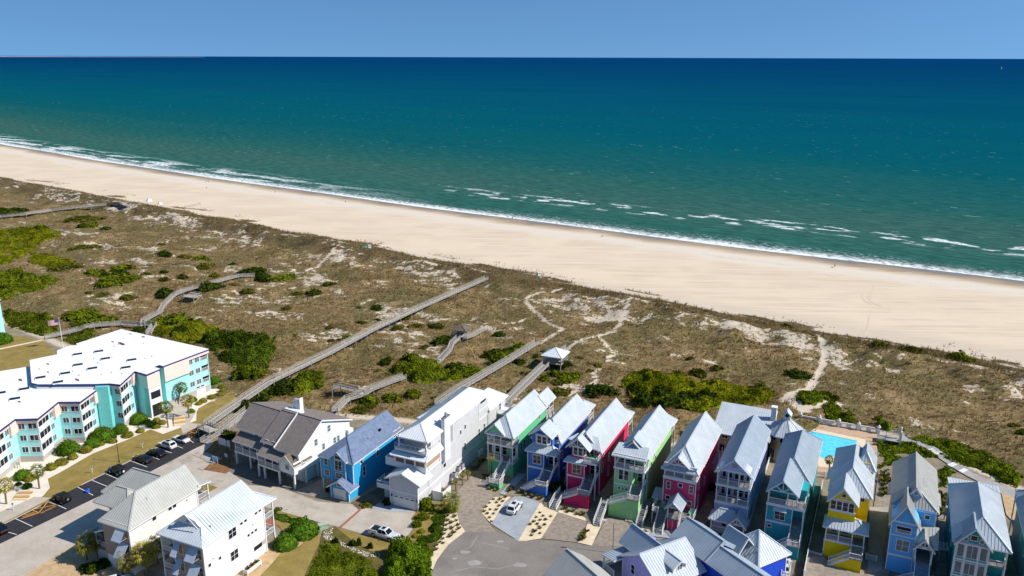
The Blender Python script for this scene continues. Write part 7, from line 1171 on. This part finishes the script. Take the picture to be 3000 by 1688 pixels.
boardwalk('crooked weathered boardwalk climbing past the open platform',[('C2',1345,560),('C2',1355,520),('C2',1510,435),('C2',1545,370),('C2',1640,280),('C2',1720,238),('C2',1880,195),('C2',2080,140),('C2',2240,98),('C2',2400,92)],1.3,zs=[1.1,1.2,1.3,1.3,1.5,1.7,1.4,1.3,1.2,.7])
boardwalk('short wooden stair run descending behind the white apartment roof',[('C2',1345,545),('C2',1455,560),('C2',1400,640)],1.6,zs=[1.1,1.0,.1],name='dune_stairs',cat='stairs')
boardwalk('winding narrow boardwalk leading up to the brown roofed gazebo',[('C3',1700,1125),('C3',1775,1080),('C3',1865,985),('C3',1885,930),('C3',1940,880)],1.3,zs=[.3,.8,1.2,1.3,1.4])
boardwalk('short boardwalk from the gazebo out to the sand path',[('C3',2000,880),('C3',2060,860),('C3',2180,795)],1.3,zs=[1.3,1.0,.2])
boardwalk('weathered boardwalk bending behind the stilt house toward the rounded shrubs',[('A3',1615,345),('C3',960,1420),('C3',1100,1378),('C3',1175,1330),('C3',1465,1222)],1.6,zs=[2.4,1.6,1.4,1.4,1.2])
boardwalk('dead end boardwalk spur behind the stilt house with a square landing',[('C3',1090,1372),('C3',1040,1345),('C3',910,1312),('C3',830,1325)],1.5,zs=[1.4,1.3,1.3,1.3])
boardwalk('boardwalk rising from the tall grey house over the shrubs',[('A5',690,290),('A5',870,165),('C4',0,1060),('C4',290,890),('C4',560,722)],1.7,zs=[1.6,1.8,1.8,1.6,.9])
boardwalk('boardwalk between the grey and the green house up to the white pavilion',[('C4',270,1290),('C4',420,1140),('C4',640,930)],1.9,zs=[3.2,2.4,1.8])
boardwalk('short boardwalk with railings beyond the white roofed pavilion',[('C4',740,850),('C4',855,770)],1.7,zs=[1.8,.4])
def shelter(label,p,w_,rm,rz,deck,eave,apex,name,rib):
    h=House(name,label,'shelter',(p[0],p[1],0),math.degrees(-rz)); k=w_/2; z0=lz(p[0],p[1])
    h.box('deck',m_wood,(-k,k,-k,k,z0+deck-.15,z0+deck)); [h.post(x,y,z0-.3,z0+eave,.2,m_wood,'post') for x in(-k+.2,k-.2) for y in(-k+.2,k-.2)]; h.hip(-k,k,-k,k,z0+eave,z0+apex,rm,.5,rib=rib,fascia=rib>0)
    h.rail([(-k,k,z0+deck),(k,k,z0+deck),(k,-k,z0+deck)],.9,m_wood,.3); h.rail([(-k,-k,z0+deck),(-k,k*.3,z0+deck)],.9,m_wood,.3); h.box('bench',m_wood,(-k+.1,k-.1,k-.7,k-.2,z0+deck+.4,z0+deck+.48)); return h
shelter('gazebo with a brown shingled hip roof on the dunes',lift('C3',1965,880,0),4.6,m_shingd,-.35,1.2,3.7,4.9,'gazebo',0)
shelter('pavilion with a shiny white metal hip roof at the end of a boardwalk',lift('C4',730,950,0),5.4,m_metalw,-.42,1.7,4.2,5.7,'pavilion',.6)
p=lift('C2',1815,330,0); h=House('deck_platform','open square wooden platform on tall posts beside the crooked boardwalk','platform',(p[0],p[1],0),20); z0=lz(p[0],p[1]); h.box('deck',m_wood,(-2.6,2.6,-2.2,2.2,z0+1.8,z0+1.95)); h.rail([(-2.6,-2.2,z0+1.95),(2.6,-2.2,z0+1.95),(2.6,2.2,z0+1.95),(-2.6,2.2,z0+1.95)],1.,m_wood,.9); [h.post(x,y,z0-.3,z0+1.8,.2,m_wood,'post') for x in(-2.5,2.5) for y in(-2.1,2.1)]; h.box('bench',m_wood,(-2.2,2.2,1.3,1.8,z0+2.4,z0+2.5)); b=MB(); b.bar((-2.5,-2.1,z0),(2.5,-2.1,z0+1.8),.1); b.bar((2.5,-2.1,z0),(2.5,2.1,z0+1.8),.1); h.part('brace',b,m_wood)
for nm,lb,pt,pb,w_ in (('garden_steps','broad timber edged steps by the entrance palm of the apartments',('E2',855,1070),('E2',850,1185),2.6),('garden_steps','broad timber edged steps at the left end of the apartment garden',('A2',270,650),('A2',190,725),3.)):
    p,q=G(*pt,0),G(*pb,0); T_=thing(nm,lb,'steps',q,0); d=Vector((p[0]-q[0],p[1]-q[1],0)); n=Vector((-d.y,d.x,0)).normalized()*w_/2
    for i in range(5): c=d*(i/5); MB().bar(tuple(c-n+Vector((0,0,.12+.1*i))),tuple(c+n+Vector((0,0,.12+.1*i))),d.length/5*1.02,.16).build('step',m_newwood if i%2 else m_bed,T_)
T_=thing('beach_stairs','new timber stairs with handrails from the pool up to the sandy path','stairs',G('B6',935,180,0)); p=Vector(G('B6',935,180,.2)); q=Vector(G('B6',1000,60,1.2)); o=Vector(G('B6',935,180,0)); 
hh=House.__new__(House); hh.r=T_; hh.stairs(tuple(q-o),tuple(p-o),1.6,m_newwood,mr=m_newwood)
# lamps, flag
def lamp(label,p,hh_,kind):
    T_=thing('street_lamp' if kind else 'lamp_post',label,'lamp',(p[0],p[1],0)); MB().lathe([(.0,0),(.14,0),(.12,.5),(.06,.6),(.05,hh_),(.0,hh_)],0,0,8).build('pole',m_blk if kind<2 else mat('green_pole','#3f5a44',.6),T_)
    if kind==2: b=MB(); b.tube((0,0,hh_-.1),(-.7,.1,hh_+.35),.04); b.tube((-.7,.1,hh_+.35),(-1.3,.15,hh_+.38),.04); b.build('arm',m_grey,T_); MB().box(-2.1,-1.2,.03,.28,hh_+.3,hh_+.46).build('lamp_head',m_white,T_)
    else: b=MB(); b.lathe([(.0,hh_),(.12,hh_),(.2,hh_+.45),(.05,hh_+.6),(.0,hh_+.7)],0,0,8); b.build('lantern',m_grey,T_); MB().lathe([(0,hh_+.6),(.24,hh_+.5),(.02,hh_+.78)],0,0,8).build('cap',m_blk,T_)
lamp('tall black lamp post on the lawn behind the parked cars',G('A2',1130,370),5.4,1); lamp('black lamp post on the mulch in front of the stilt house',G('A3',352,880),3.6,1); lamp('green street lamp with a white arm by the gravel drive',G('B4',842,668),6.2,2)
p=G('N',185,1019); T_=thing('flag_pole','white flag pole with a striped flag on the apartment lawn','flag pole',p); MB().lathe([(0,0),(.12,0),(.06,9.4),(0,9.45)],0,0,8).build('pole',m_white,T_); MB().ell((0,0,9.5),(.12,.12,.12)).build('finial',m_ypaint,T_)
def flagpt(a,bb): return (-a*3.1*.93,-a*3.1*.35+.12*math.sin(a*7),9.1-1.75*(1-bb)-.25*a-.06*math.sin(a*6))
fr=MB(); fw=MB(); fb=MB(); fs=MB()
for i in range(12):
    for k in range(13):
        if k>=6 and i<5: continue
        (fr if k%2==0 else fw).add([flagpt(i/12,k/13),flagpt((i+1)/12,k/13),flagpt((i+1)/12,(k+1)/13),flagpt(i/12,(k+1)/13)],[(0,1,2,3)])
for i in range(5): fb.add([flagpt(i/12,6/13),flagpt((i+1)/12,6/13),flagpt((i+1)/12,1),flagpt(i/12,1)],[(0,1,2,3)])
for i in range(9):
    for k in range(6 if i%2==0 else 5):
        q=flagpt((i+.7)*5/12/9.6,6/13+7/13*((k+.6 if i%2==0 else k+1.1)/6.2)); fs.add([(q[0]+.05*math.cos(j*1.2566/2+1.57)*(1 if j%2==0 else .4),q[1]-.02*s_,q[2]+.05*math.sin(j*1.2566/2+1.57)*(1 if j%2==0 else .4)) for s_ in(1,) for j in range(10)],[tuple(range(10))])
f=fr.build('flag',mat('flag_red','#a8232f',.8),T_); fw.build('white_stripes',mat('flag_white','#dcd8d4',.8),f); fb.build('canton',mat('flag_blue','#26336e',.8),f); fs.build('stars',mat('flag_white','#dcd8d4',.8),f)
# ================================================================== vehicles (nose toward +x)
m_tyre=mat('tyre','#17171a',.9); m_rim=mat('alloy_rim','#9b9ea2',.35,.7); m_red=mat('tail_lamp','#a3141c',.3); m_head=mat('head_lamp','#d7dbe0',.15); m_cargl=mat('car_glass','#0e131c',.05,0,.1,1.,1.,0.,.6)
def loft(b,secs):
    n=len(secs[0]); k=len(b.v); 
    for s in secs: b.v+=[tuple(p) for p in s]
    for i in range(len(secs)-1):
        for j in range(n): b.f.append((k+i*n+j,k+i*n+(j+1)%n,k+(i+1)*n+(j+1)%n,k+(i+1)*n+j))
    b.f.append(tuple(k+j for j in range(n))[::-1]); b.f.append(tuple(k+(len(secs)-1)*n+j for j in range(n)))
def sec(x,zb,zt,hw):
    c=.14; return [(x,-hw*.93,zb),(x,hw*.93,zb),(x,hw,zb+.18),(x,hw,zt-.22),(x,hw-.05,zt-.07),(x,hw-c-.06,zt),(x,-hw+c+.06,zt),(x,-hw+.05,zt-.07),(x,-hw,zt-.22),(x,-hw,zb+.18)]
def car(name,label,p,yaw,col,L=4.7,W=1.88,style='suv',top=None,group='cars parked by the apartments',rim=None):
    T_=thing(name,label,'truck' if style=='pickup' else 'car',(p[0],p[1],p[2] if len(p)>2 else .06),yaw,group); hw=W/2; k=L/4.7
    paint=mat('paint_'+name+col.strip('#'),col,.22,.15,.05,.6,3.,0.,.5); r={'suv':.36,'sedan':.33,'conv':.33,'jeep':.42,'pickup':.41}[style]; g=.22 if style in('sedan','conv') else .3
    if style in('suv','sedan','conv'):
        bh=.98 if style=='suv' else .86; st_=[(-2.35,g+.22,bh-.16,hw*.80),(-2.2,g+.05,bh,hw*.94),(-1.4,g,bh+.02,hw),(0,g-.02,bh,hw),(1.2,g,bh-.03,hw),(1.9,g,bh-.12,hw*.97),(2.25,g+.08,bh-.24,hw*.88),(2.36,g+.2,bh-.36,hw*.74)]
    elif style=='jeep': bh=1.08; st_=[(-2.0,g+.2,bh,hw*.88),(-1.95,g+.12,bh+.02,hw*.9),(0,g+.1,bh+.02,hw*.9),(1.2,g+.1,bh+.02,hw*.86),(2.1,g+.15,bh-.03,hw*.78),(2.15,g+.2,bh-.08,hw*.76)]
    else: bh=1.12; st_=[(-2.35,g+.2,bh-.05,hw*.95),(-2.3,g+.08,bh,hw*.98),(-.6,g+.05,bh,hw),(.9,g+.05,bh,hw),(1.9,g+.05,bh-.06,hw*.98),(2.25,g+.1,bh-.14,hw*.92),(2.35,g+.2,bh-.3,hw*.84)]
    b=MB(); loft(b,[sec(x*k,zb,zt,w) for x,zb,zt,w in st_]); b.build('body',paint,T_,False)
    cab={'suv':((-2.15,1.15),(-1.75,.35),1.68),'sedan':((-1.75,1.05),(-.95,.2),1.42),'conv':((-1.5,.95),(-.95,.2),1.36),'jeep':((-1.95,.75),(-1.85,.45),1.82),'pickup':((-.75,1.2),(-.6,.5),1.88)}[style]
    (x0,x1),(r0,r1),zt=cab; hb=hw*.9; ht=hw*(.72 if style not in('jeep',) else .82); z0=bh-.06
    base=[(x0*k,-hb,z0),(x1*k,-hb,z0),(x1*k,hb,z0),(x0*k,hb,z0)]; roof=[(r0*k,-ht,zt-.05),(r1*k,-ht,zt-.05),(r1*k,ht,zt-.05),(r0*k,ht,zt-.05)]; cap=[(r0*k+.12,-ht+.1,zt),(r1*k-.15,-ht+.1,zt),(r1*k-.15,ht-.1,zt),(r0*k+.12,ht-.1,zt)]
    b=MB(); loft(b,[base,roof,cap]); b.build('roof' if style=='conv' else 'cabin',mat('soft_top','#16171b',.8) if top else paint,T_)
    def quad(nm,a,c,m,i0=.08,i1=.92,j0=.14,j1=.9,off=.012,parent=None):
        A,B_,C_,D_=[Vector(v) for v in (base[a],base[c],roof[c],roof[a])]; f=lambda i,j:(A+(B_-A)*i)*(1-j)+(D_+(C_-D_)*i)*j; n=(B_-A).cross(D_-A).normalized()*off
        v=[f(i0,j0)+n,f(i1,j0)+n,f(i1,j1)+n,f(i0,j1)+n]; w=[q-n*1.6 for q in v]; MB().add(v+w,[(0,1,2,3),(7,6,5,4),(0,4,5,1),(1,5,6,2),(2,6,7,3),(3,7,4,0)]).build(nm,m,T_)
    quad('windshield',1,2,m_cargl); quad('rear_window',3,0,m_cargl)
    if style=='pickup': quad('side_window',0,1,m_cargl,.06,.46); quad('side_window',0,1,m_cargl,.50,.93); quad('side_window',2,3,m_cargl,.07,.50); quad('side_window',2,3,m_cargl,.54,.94)
    else: quad('side_window',0,1,m_cargl,.08,.38); quad('side_window',0,1,m_cargl,.41,.64); quad('side_window',0,1,m_cargl,.67,.93); quad('side_window',2,3,m_cargl,.07,.33); quad('side_window',2,3,m_cargl,.36,.59); quad('side_window',2,3,m_cargl,.62,.92)
    if style=='pickup':
        b=MB(); b.box(-2.25*k,-.85*k,-hw*.84,hw*.84,bh+.003,bh+.02); b.build('bed_liner',m_dark,T_); b=MB(); [b.box(-2.33*k,-.78*k,y-.06,y+.06,bh-.02,bh+.32) for y in(-hw*.92,hw*.92)]; b.box(-2.33*k,-2.22*k,-hw*.92,hw*.92,bh-.02,bh+.30); b.build('bed_rail',paint,T_); MB().box(-.3*k,.25*k,-.42,.42,zt,zt+.012).build('sunroof',m_cargl,T_); MB().box(-2.2*k,2.1*k,-hw-.012,hw+.012,g+.06,g+.28).build('lower_cladding',mat('tan_cladding','#8b8478',.5),T_)
    if style=='suv': MB().box(-.9*k,.1*k,-.4,.4,zt+.001,zt+.012).build('sunroof',m_cargl,T_); [MB().bar((r0*k+.15,y,zt+.04),(r1*k-.2,y,zt+.04),.04).build('roof_rail',m_grey,T_) for y in(-ht+.08,ht-.08)]
    wx=(1.42*k,-1.42*k) if style!='jeep' else (1.35*k,-1.3*k)
    for x in wx:
        for y in(-1,1):
            o=MB().tube((x,y*(hw-.20),r),(x,y*(hw+.015),r),r,r,18).build('wheel',m_tyre,T_); q=MB(); q.tube((x,y*(hw-.02),r),(x,y*(hw+.025),r),r*.62,r*.58,14); q.build('rim',rim or m_rim,o); MB().tube((x,y*(hw-.1),r+.02),(x,y*(hw+.004),r+.02),r*1.2,r*1.2,18).build('wheel_arch',m_dark,T_)
    zl=bh-.24; xr=st_[0][0]*k; xf=st_[-1][0]*k
    for y in(-1,1):
        MB().box(xr-.03+.05,xr+.24,y*hw*.70-.17,y*hw*.70+.17,zl-.09,zl+.11).build('tail_light',m_red,T_); MB().box(xf-.26,xf-.02,y*hw*.62-.16,y*hw*.62+.16,zl-.12,zl+.03).build('headlight',m_head,T_); MB().box(.75*k,.95*k,y*(hw+.09)-.09,y*(hw+.09)+.09,bh+.02,bh+.16).build('mirror',paint,T_)
    MB().box(xr-.02,xr+.2,-.26,.26,zl-.32,zl-.18).build('licence_plate',m_white,T_); MB().box(xf-.15,xf+.015,-.5,.5,zl-.26,zl-.1).build('grille',m_dark,T_)
    MB().box(xr-.05,xr+.15,-hw*.8,hw*.8,g+.1,g+.3).build('bumper',m_blk if style in('jeep','pickup') else paint,T_)
    if style=='jeep': o=MB().tube((xr-.24,0,.98),(xr-.02,0,.98),.4,.4,16).build('spare_wheel',m_tyre,T_); MB().tube((xr-.26,0,.98),(xr-.23,0,.98),.24,.24,12).build('rim',rim or m_rim,o); [MB().box(x-.5,x+.5,y*(hw-.02)-.14,y*(hw-.02)+.14,r*2-.02,r*2+.06).build('fender',m_blk,T_) for x in wx for y in(-1,1)]
    return T_
d0,d1=P(194,1492),P(142,1468); YAW=math.atan2(d1[1]-d0[1],d1[0]-d0[0])
def park(a,b_): # rear and nose pixel on the ground
    p,q=P(*a,.4),P(*b_,.4); return ((p[0]+q[0])/2,(p[1]+q[1])/2,.066)
car('sedan_car','black sedan cut off by the left edge of the photo',park((22,1562),(-30,1538)),YAW,'#17181c',4.9,1.86,'sedan')
car('off_road_car','boxy black off roader with a hard top by the yellow hatching',park((205,1478),(160,1450)),YAW,'#1c1f20',4.3,1.9,'jeep','black')
car('off_road_car','teal and black boxy off roader with a white rimmed spare wheel',park((368,1392),(322,1372)),YAW,'#31505a',4.5,1.95,'jeep','black',rim=m_white)
car('sedan_car','dark green black sedan next to the lamp post, left of the pair',park((445,1356),(393,1336)),YAW,'#1a2426',4.9,1.86,'sedan')
car('sedan_car','black sedan between the dark sedan and the white car',park((483,1338),(436,1319)),YAW,'#141618',4.8,1.86,'sedan')
car('sport_utility_car','white sport utility car with a sunroof in the parking row',park((512,1316),(470,1296)),YAW,'#d8d9db',4.7,1.9,'suv')
car('convertible_car','white convertible with a closed black soft top at the row end',park((552,1296),(510,1280)),YAW,'#dcdcdd',4.6,1.85,'conv','black')
p=G('B5',830,690,.5); a=G('B5',690,640,.5); bq=G('B5',985,730,.5); car('pickup_truck','silver white pickup truck with an open bed on the concrete drive',(p[0],p[1],.1),math.atan2(bq[1]-a[1],bq[0]-a[0]),'#cfd0d0',5.9,2.0,'pickup',group='cars on the house drives')
p=G('B5',2235,400,.5); a=G('B5',2190,450,.5); bq=G('B5',2285,330,.5); car('sport_utility_car','white sport utility car on the pale drive of the blue house',(p[0],p[1],.15),math.atan2(bq[1]-a[1],bq[0]-a[0]),'#dcdcde',4.7,1.9,'suv',group='cars on the house drives')
p=G('E4',1420,1010,.8); a=G('E4',1400,1180,.8); bq=G('E4',1440,840,.8); car('sport_utility_car','white sport utility car behind the royal blue tower at the bottom',(p[0],p[1],.1),math.atan2(bq[1]-a[1],bq[0]-a[0]),'#dcdcde',4.7,1.9,'suv',group='cars on the house drives')
p=P(338,1702,.6); car('sedan_car','white car half cut off at the bottom by the cream house',(p[0],p[1],.08),math.atan2(.5,.9),'#d9dadb',4.7,1.86,'sedan',group='cars on the house drives')
# ================================================================== people on the beach
m_skin=mat('skin','#b98a6c',.6,0,.05)
def figure(label,p,yaw,pose,shirt,shorts,hair='#2b1f18',bag=False):
    T_=thing('person',label,'person',p,yaw,'people on the beach'); sit=pose=='sit'; wk=.28 if pose=='walk' else .05; zb=.28 if sit else .93
    J={}; E_=[]
    def j(n,co,r,par=None):
        J[n]=(Vector(co),r,len(J)); 
        if par is not None: E_.append((J[par][2],J[n][2]))
    ln=-.22 if sit else 0.
    j('pelvis',(0,0,zb),.135); j('waist',(ln*.3,0,zb+.2),.12,'pelvis'); j('chest',(ln*.7,0,zb+.42),.145,'waist'); j('neck',(ln*.9,0,zb+.58),.058,'chest'); j('jaw',(ln*.9+.02,0,zb+.67),.085,'neck'); j('crown',(ln*.9,0,zb+.80),.085,'jaw')
    for s,n in((1,'l'),(-1,'r')):
        j(n+'hip',(0,.1*s,zb-.05),.095,'pelvis')
        if sit: j(n+'knee',(.42,.13*s,.42),.06,n+'hip'); j(n+'ankle',(.68,.12*s,.09),.042,n+'knee'); j(n+'toe',(.84,.13*s,.05),.035,n+'ankle')
        else: j(n+'knee',(.10*(1 if s>0 else .2)+wk*s*.5,.1*s,.49),.06,n+'hip'); j(n+'ankle',(wk*s,.1*s,.09),.042,n+'knee'); j(n+'toe',(wk*s+.17,.11*s,.04),.035,n+'ankle')
        j(n+'sho',(ln*.8,.2*s,zb+.5),.062,'chest')
        if sit: j(n+'elb',(ln+.0,.27*s,zb+.25),.045,n+'sho'); h_=(ln+.28,.22*s,zb+.22)
        else: j(n+'elb',(-wk*s*.5,.27*s,zb+.23),.045,n+'sho'); h_=(-wk*s*.7+.06,.29*s,zb)
        j(n+'wri',h_,.032,n+'elb'); hd=(Vector(h_)-J[n+'elb'][0]).normalized(); j(n+'palm',Vector(h_)+hd*.06,.034,n+'wri'); sd=Vector((1,0,0))
        for f in range(4): j(n+'f%d'%f,Vector(h_)+hd*(.15+.015*(f in(1,2)))+sd*(-.03+.02*f),.009,n+'palm')
        j(n+'thumb',Vector(h_)+hd*.08+sd*.07,.010,n+'palm')
    me=bpy.data.meshes.new('body'); me.from_pydata([tuple(v[0]) for v in J.values()],E_,[]); o=bpy.data.objects.new('body',me); C.objects.link(o); sk=o.modifiers.new('s','SKIN'); sk.use_smooth_shade=True
    for i,v in enumerate(J.values()): me.skin_vertices[0].data[i].radius=(v[1],v[1])
    me.skin_vertices[0].data[0].use_root=True; sb=o.modifiers.new('u','SUBSURF'); sb.levels=1; dg=bpy.context.evaluated_depsgraph_get(); m2=bpy.data.meshes.new_from_object(o.evaluated_get(dg)); bpy.data.objects.remove(o); m2.materials.clear(); m2.materials.append(m_skin); link('body',m2,T_)
    c=J['crown'][0]; MB().ell((c.x-.025,0,c.z+.01),(.105,.098,.10),9,6).build('hair',mat('hair_'+hair.strip('#'),hair,.8),T_,True); jw=J['jaw'][0]; b=MB(); b.ell((jw.x+.09,0,jw.z+.01),(.02,.014,.022),6,4); b.build('nose',m_skin,T_); [MB().ell((jw.x+.078,y,jw.z+.05),(.012,.016,.01),6,4).build('eye',m_dark,T_) for y in(-.033,.033)]; MB().ell((jw.x+.075,0,jw.z-.045),(.012,.026,.007),6,4).build('mouth',mat('lip','#8d4b44',.6),T_)
    b=MB(); a,q=J['pelvis'][0],J['chest'][0]; loft(b,[[(a.x+(q.x-a.x)*t_+rx*math.cos(k*.785),ry*math.sin(k*.785),z) for k in range(8)] for t_,z,rx,ry in((0,zb-.02,.15,.17),(.5,zb+.22,.13,.16),(.9,zb+.42,.15,.2),(1.1,zb+.54,.09,.15))]); b.build('shirt',mat('cloth_'+shirt.strip('#'),shirt,.85),T_,True)
    b=MB(); [b.tube(tuple(J[n+'hip'][0]+Vector((0,0,.08))),tuple(J[n+'hip'][0]*.35+J[n+'knee'][0]*.65),.115,.095,9) for n in('l','r')]; b.build('shorts',mat('cloth_'+shorts.strip('#'),shorts,.85),T_,True); return T_
def beachp(zn,x,y): p=G(zn,x,y,-1.9); return lift(zn,x,y,0.) if False else (lambda q:(q[0],q[1],lz(q[0],q[1])))(G(zn,x,y,lz(p[0],p[1])))
figure('person walking along the surf line in dark clothes',beachp('C6',1908,613),2.6,'walk','#2c2f3c','#20242c')
pw=beachp('C7',790,720); figure('person in dark clothes walking a small dog near the right surf',pw,2.9,'walk','#232a45','#1f2228')
figure('person sitting in dark clothes on the wide sand below the surf',beachp('C6',940,551),2.2,'sit','#1f2430','#23262c'); figure('person sitting at the edge of the wet sand in purple',beachp('C6',262,412),2.0,'sit','#3a2c58','#26262e')
figure('person standing alone near the far left wet sand',beachp('C1',1185,332),1.2,'stand','#b8b4a0','#4d4c48'); figure('person sitting, left of the pair on the far sand',beachp('C1',1945,496),2.2,'sit','#7a5a48','#3c3a44'); figure('person sitting, right of the pair on the far sand',beachp('C1',1966,494),2.2,'sit','#4a3f4a','#3a3a40'); figure('person sitting in bright red on the far sand',beachp('C1',1950,553),2.3,'sit','#c2483e','#8d2e2c')
figure('person in red and black reclining left of the dark sitter',beachp('N',806,564),2.2,'sit','#a83a34','#20202a'); figure('person standing near the surf above the red sitter',beachp('N',848,546),2.,'walk','#5c5850','#34343c'); figure('person sitting in black close to the surf, centre left',beachp('N',913,560),2.1,'sit','#17181f','#1c1d24'); figure('person sitting in black under the centre left surf',beachp('N',1012,592),2.1,'sit','#1c1d22','#2a2a30')
figure('person walking beside the white tent at the left boardwalk end',beachp('C1',1312,738),.3,'walk','#35323e','#26242e'); figure('person walking in pink at the left boardwalk end',beachp('C1',1338,740),.3,'walk','#a0707a','#33323a')
# dog
T_=thing('dog','small black dog on a lead beside the walker near the right surf','dog',(pw[0]-1.1,pw[1]-.4,pw[2]),2.9); vs=[(0,0,.36),(-.22,0,.37),(.2,0,.38),(.32,0,.48),(.42,0,.52),(.52,0,.49),(-.34,0,.42),(-.42,0,.5)]; es=[(0,1),(0,2),(2,3),(3,4),(4,5),(1,6),(6,7)]; rd=[.095,.085,.105,.06,.065,.03,.022,.012]
for s in(1,-1):
    for bx,par,kn in((.2,2,.02),(-.22,1,-.05)):
        k=len(vs); vs+=[(bx,.06*s,.3),(bx+kn+.04*(bx<0)*2,.065*s,.18),(bx+kn*1.2-.03*(bx<0),.065*s,.09),(bx+.03,.065*s,.02)]; rd+=[.05,.033,.022,.024]; es+=[(par,k),(k,k+1),(k+1,k+2),(k+2,k+3)]
    k=len(vs); vs.append((.40,.05*s,.61)); rd.append(.016); es.append((4,k))
me=bpy.data.meshes.new('body'); me.from_pydata(vs,[],[]) if False else me.from_pydata(vs,es,[]); o=bpy.data.objects.new('body',me); C.objects.link(o); sk=o.modifiers.new('s','SKIN'); 
for i,r_ in enumerate(rd): me.skin_vertices[0].data[i].radius=(r_,r_)
me.skin_vertices[0].data[0].use_root=True; o.modifiers.new('u','SUBSURF').levels=1; dg=bpy.context.evaluated_depsgraph_get(); m2=bpy.data.meshes.new_from_object(o.evaluated_get(dg)); bpy.data.objects.remove(o); m2.materials.clear(); m2.materials.append(mat('black_fur','#17161a',.9)); link('body',m2,T_); b=MB(); b.bar((.32,0,.5),(1.0,-.3,1.05),.012); b.build('lead',m_blk,T_)
# beach furniture
def bin_(label,p): bx_thing('beach_bin',label,'bin',p,[('body',m_white,[(-.6,.6,-.6,.6,.05,1.3)]),('lid',m_white,[(-.66,.66,-.66,.66,1.3,1.42)]),('shade_panel',m_dark,[(-.3,.3,-.64,-.601,.9,1.2)])],.4)  # bin slot is a plate coloured dark for the shade inside
bin_('white waste bin on the sand above the dune edge, centre left',beachp('C3',1155,95)); bin_('white waste bin beside a thin post on the sand, centre',beachp('C4',575,96))
bx_thing('sand_post','thin post standing beside the white beach bin','post',beachp('C4',555,92),[('post',m_wood,[(-.06,.06,-.06,.06,0,2.6)]),('plate',m_white,[(-.25,.25,-.08,-.06,2.1,2.5)])])
for k,(x,y) in enumerate(((598,132),(680,150))): bx_thing('beach_bench','small bench at the dune edge, %s the white bin'%('nearer to' if k==0 else 'farther from'),'bench',beachp('C4',x,y),[('seat',m_wood,[(-.9,.9,-.25,.25,.42,.5)]),('backrest',m_wood,[(-.9,.9,.25,.31,.55,1.0)]),('leg',m_wood,[(-.8,-.7,-.2,.3,0,.9)]),('leg',m_wood,[(.7,.8,-.2,.3,0,.9)])],.3)
T_=thing('boat_cover','green overturned dinghy at the dune edge','boat',beachp('C3',1113,121),.5); MB().ell((0,0,.2),(1.6,.6,.45),10,6).build('hull',mat('green_hull','#3f8f78',.5),T_,True)
for k,(x,y,s) in enumerate(((1412,676,1.5),(1515,706,1.2),(1325,736,1.0))):
    T_=thing('beach_tent','white beach shade tent, %s near the left boardwalk end'%['largest','farther right','nearest'][k],'tent',beachp('C1',x,y),.6); b=MB(); b.yprism([(-1.1*s,0),(1.1*s,0),(.7*s,1.0*s),(-.7*s,1.0*s)],-.8*s,.8*s); b.build('canopy',m_white,T_); [MB().tube((a*1.1*s,c*.8*s,0),(a*.7*s,c*.8*s,1.02*s),.03).build('pole',m_grey,T_) for a in(-1,1) for c in(-1,1)]
a,bq=beachp('C1',1742,770),beachp('C1',1895,745); T_=thing('volleyball_net','sagging beach volleyball net between two posts','volleyball net',a); d=Vector((bq[0]-a[0],bq[1]-a[1],0)); [MB().tube((d.x*k,d.y*k,-.2),(d.x*k,d.y*k,2.5),.07).build('post',m_wood,T_) for k in(0,1)]
b=MB(); 
for i in range(14):
    u0,u1=i/14,(i+1)/14; s0,s1=.25*math.sin(u0*math.pi),.25*math.sin(u1*math.pi)
    for z in(1.45,1.7,1.95,2.2,2.4): b.bar((d.x*u0,d.y*u0,z-s0),(d.x*u1,d.y*u1,z-s1),.07 if z in(1.45,2.4) else .02)
    b.bar((d.x*u0,d.y*u0,1.45-s0),(d.x*u0,d.y*u0,2.4-s0),.02)
b.build('net',m_blk,T_)
# white stones along the front lawn, furniture on the decks
m_stone=mat('pale_stone','#c9c4bb',.9,0,.2,4.,12.)
b=MB(); pl=GS('B5',[(165,700),(190,640),(280,620),(270,700),(400,780),(520,830),(640,880),(800,890),(790,930),(640,930),(500,880),(360,810),(210,760)])
xs=[p[0] for p in pl]; ys=[p[1] for p in pl]; q2=[p[:2] for p in pl]
for _ in range(1500):
    x,y=random.uniform(min(xs),max(xs)),random.uniform(min(ys),max(ys))
    if in_poly(np.array([x]),np.array([y]),q2)[0]: s_=.05+.09*random.random(); b.ell((x,y,.05+s_*.4),(s_,s_*(.7+.5*random.random()),s_*.6),6,4)
tag(b.build('rock_border',m_stone),'border of pale stones between the front lawn and the weeds','stones',kind='stuff')

p=P(2939,177,-3.); p=tuple(c_*.22 for c_ in P(2939,172.5,-3.)[:2])+(-3.,); d_=math.hypot(*p[:2]); k_=9000/d_; p=(p[0]*k_,p[1]*k_,-3.)
T_=thing('sailing_boat','tiny white sailing boat far out near the right end of the horizon','boat',p,.6); b=MB(); loft(b,[[(x,-w_,.0),(x,w_,.0),(x,w_*1.2,1.6),(x,-w_*1.2,1.6)] for x,w_ in((-7,.9),(-3,2.),(3,1.8),(7.5,.15))]); b.build('hull',m_white,T_); MB().tube((0.5,0,1.5),(.5,0,20),.15,.08).build('mast',m_grey,T_); MB().slab([(0.3,.0,2.5),(-6,.3,2.7),(.3,.0,19.5)],.05).build('mainsail',m_white,T_); MB().slab([(.8,.0,2.2),(7,.1,2.),(.8,0,17)],.05).build('jib',m_white,T_)
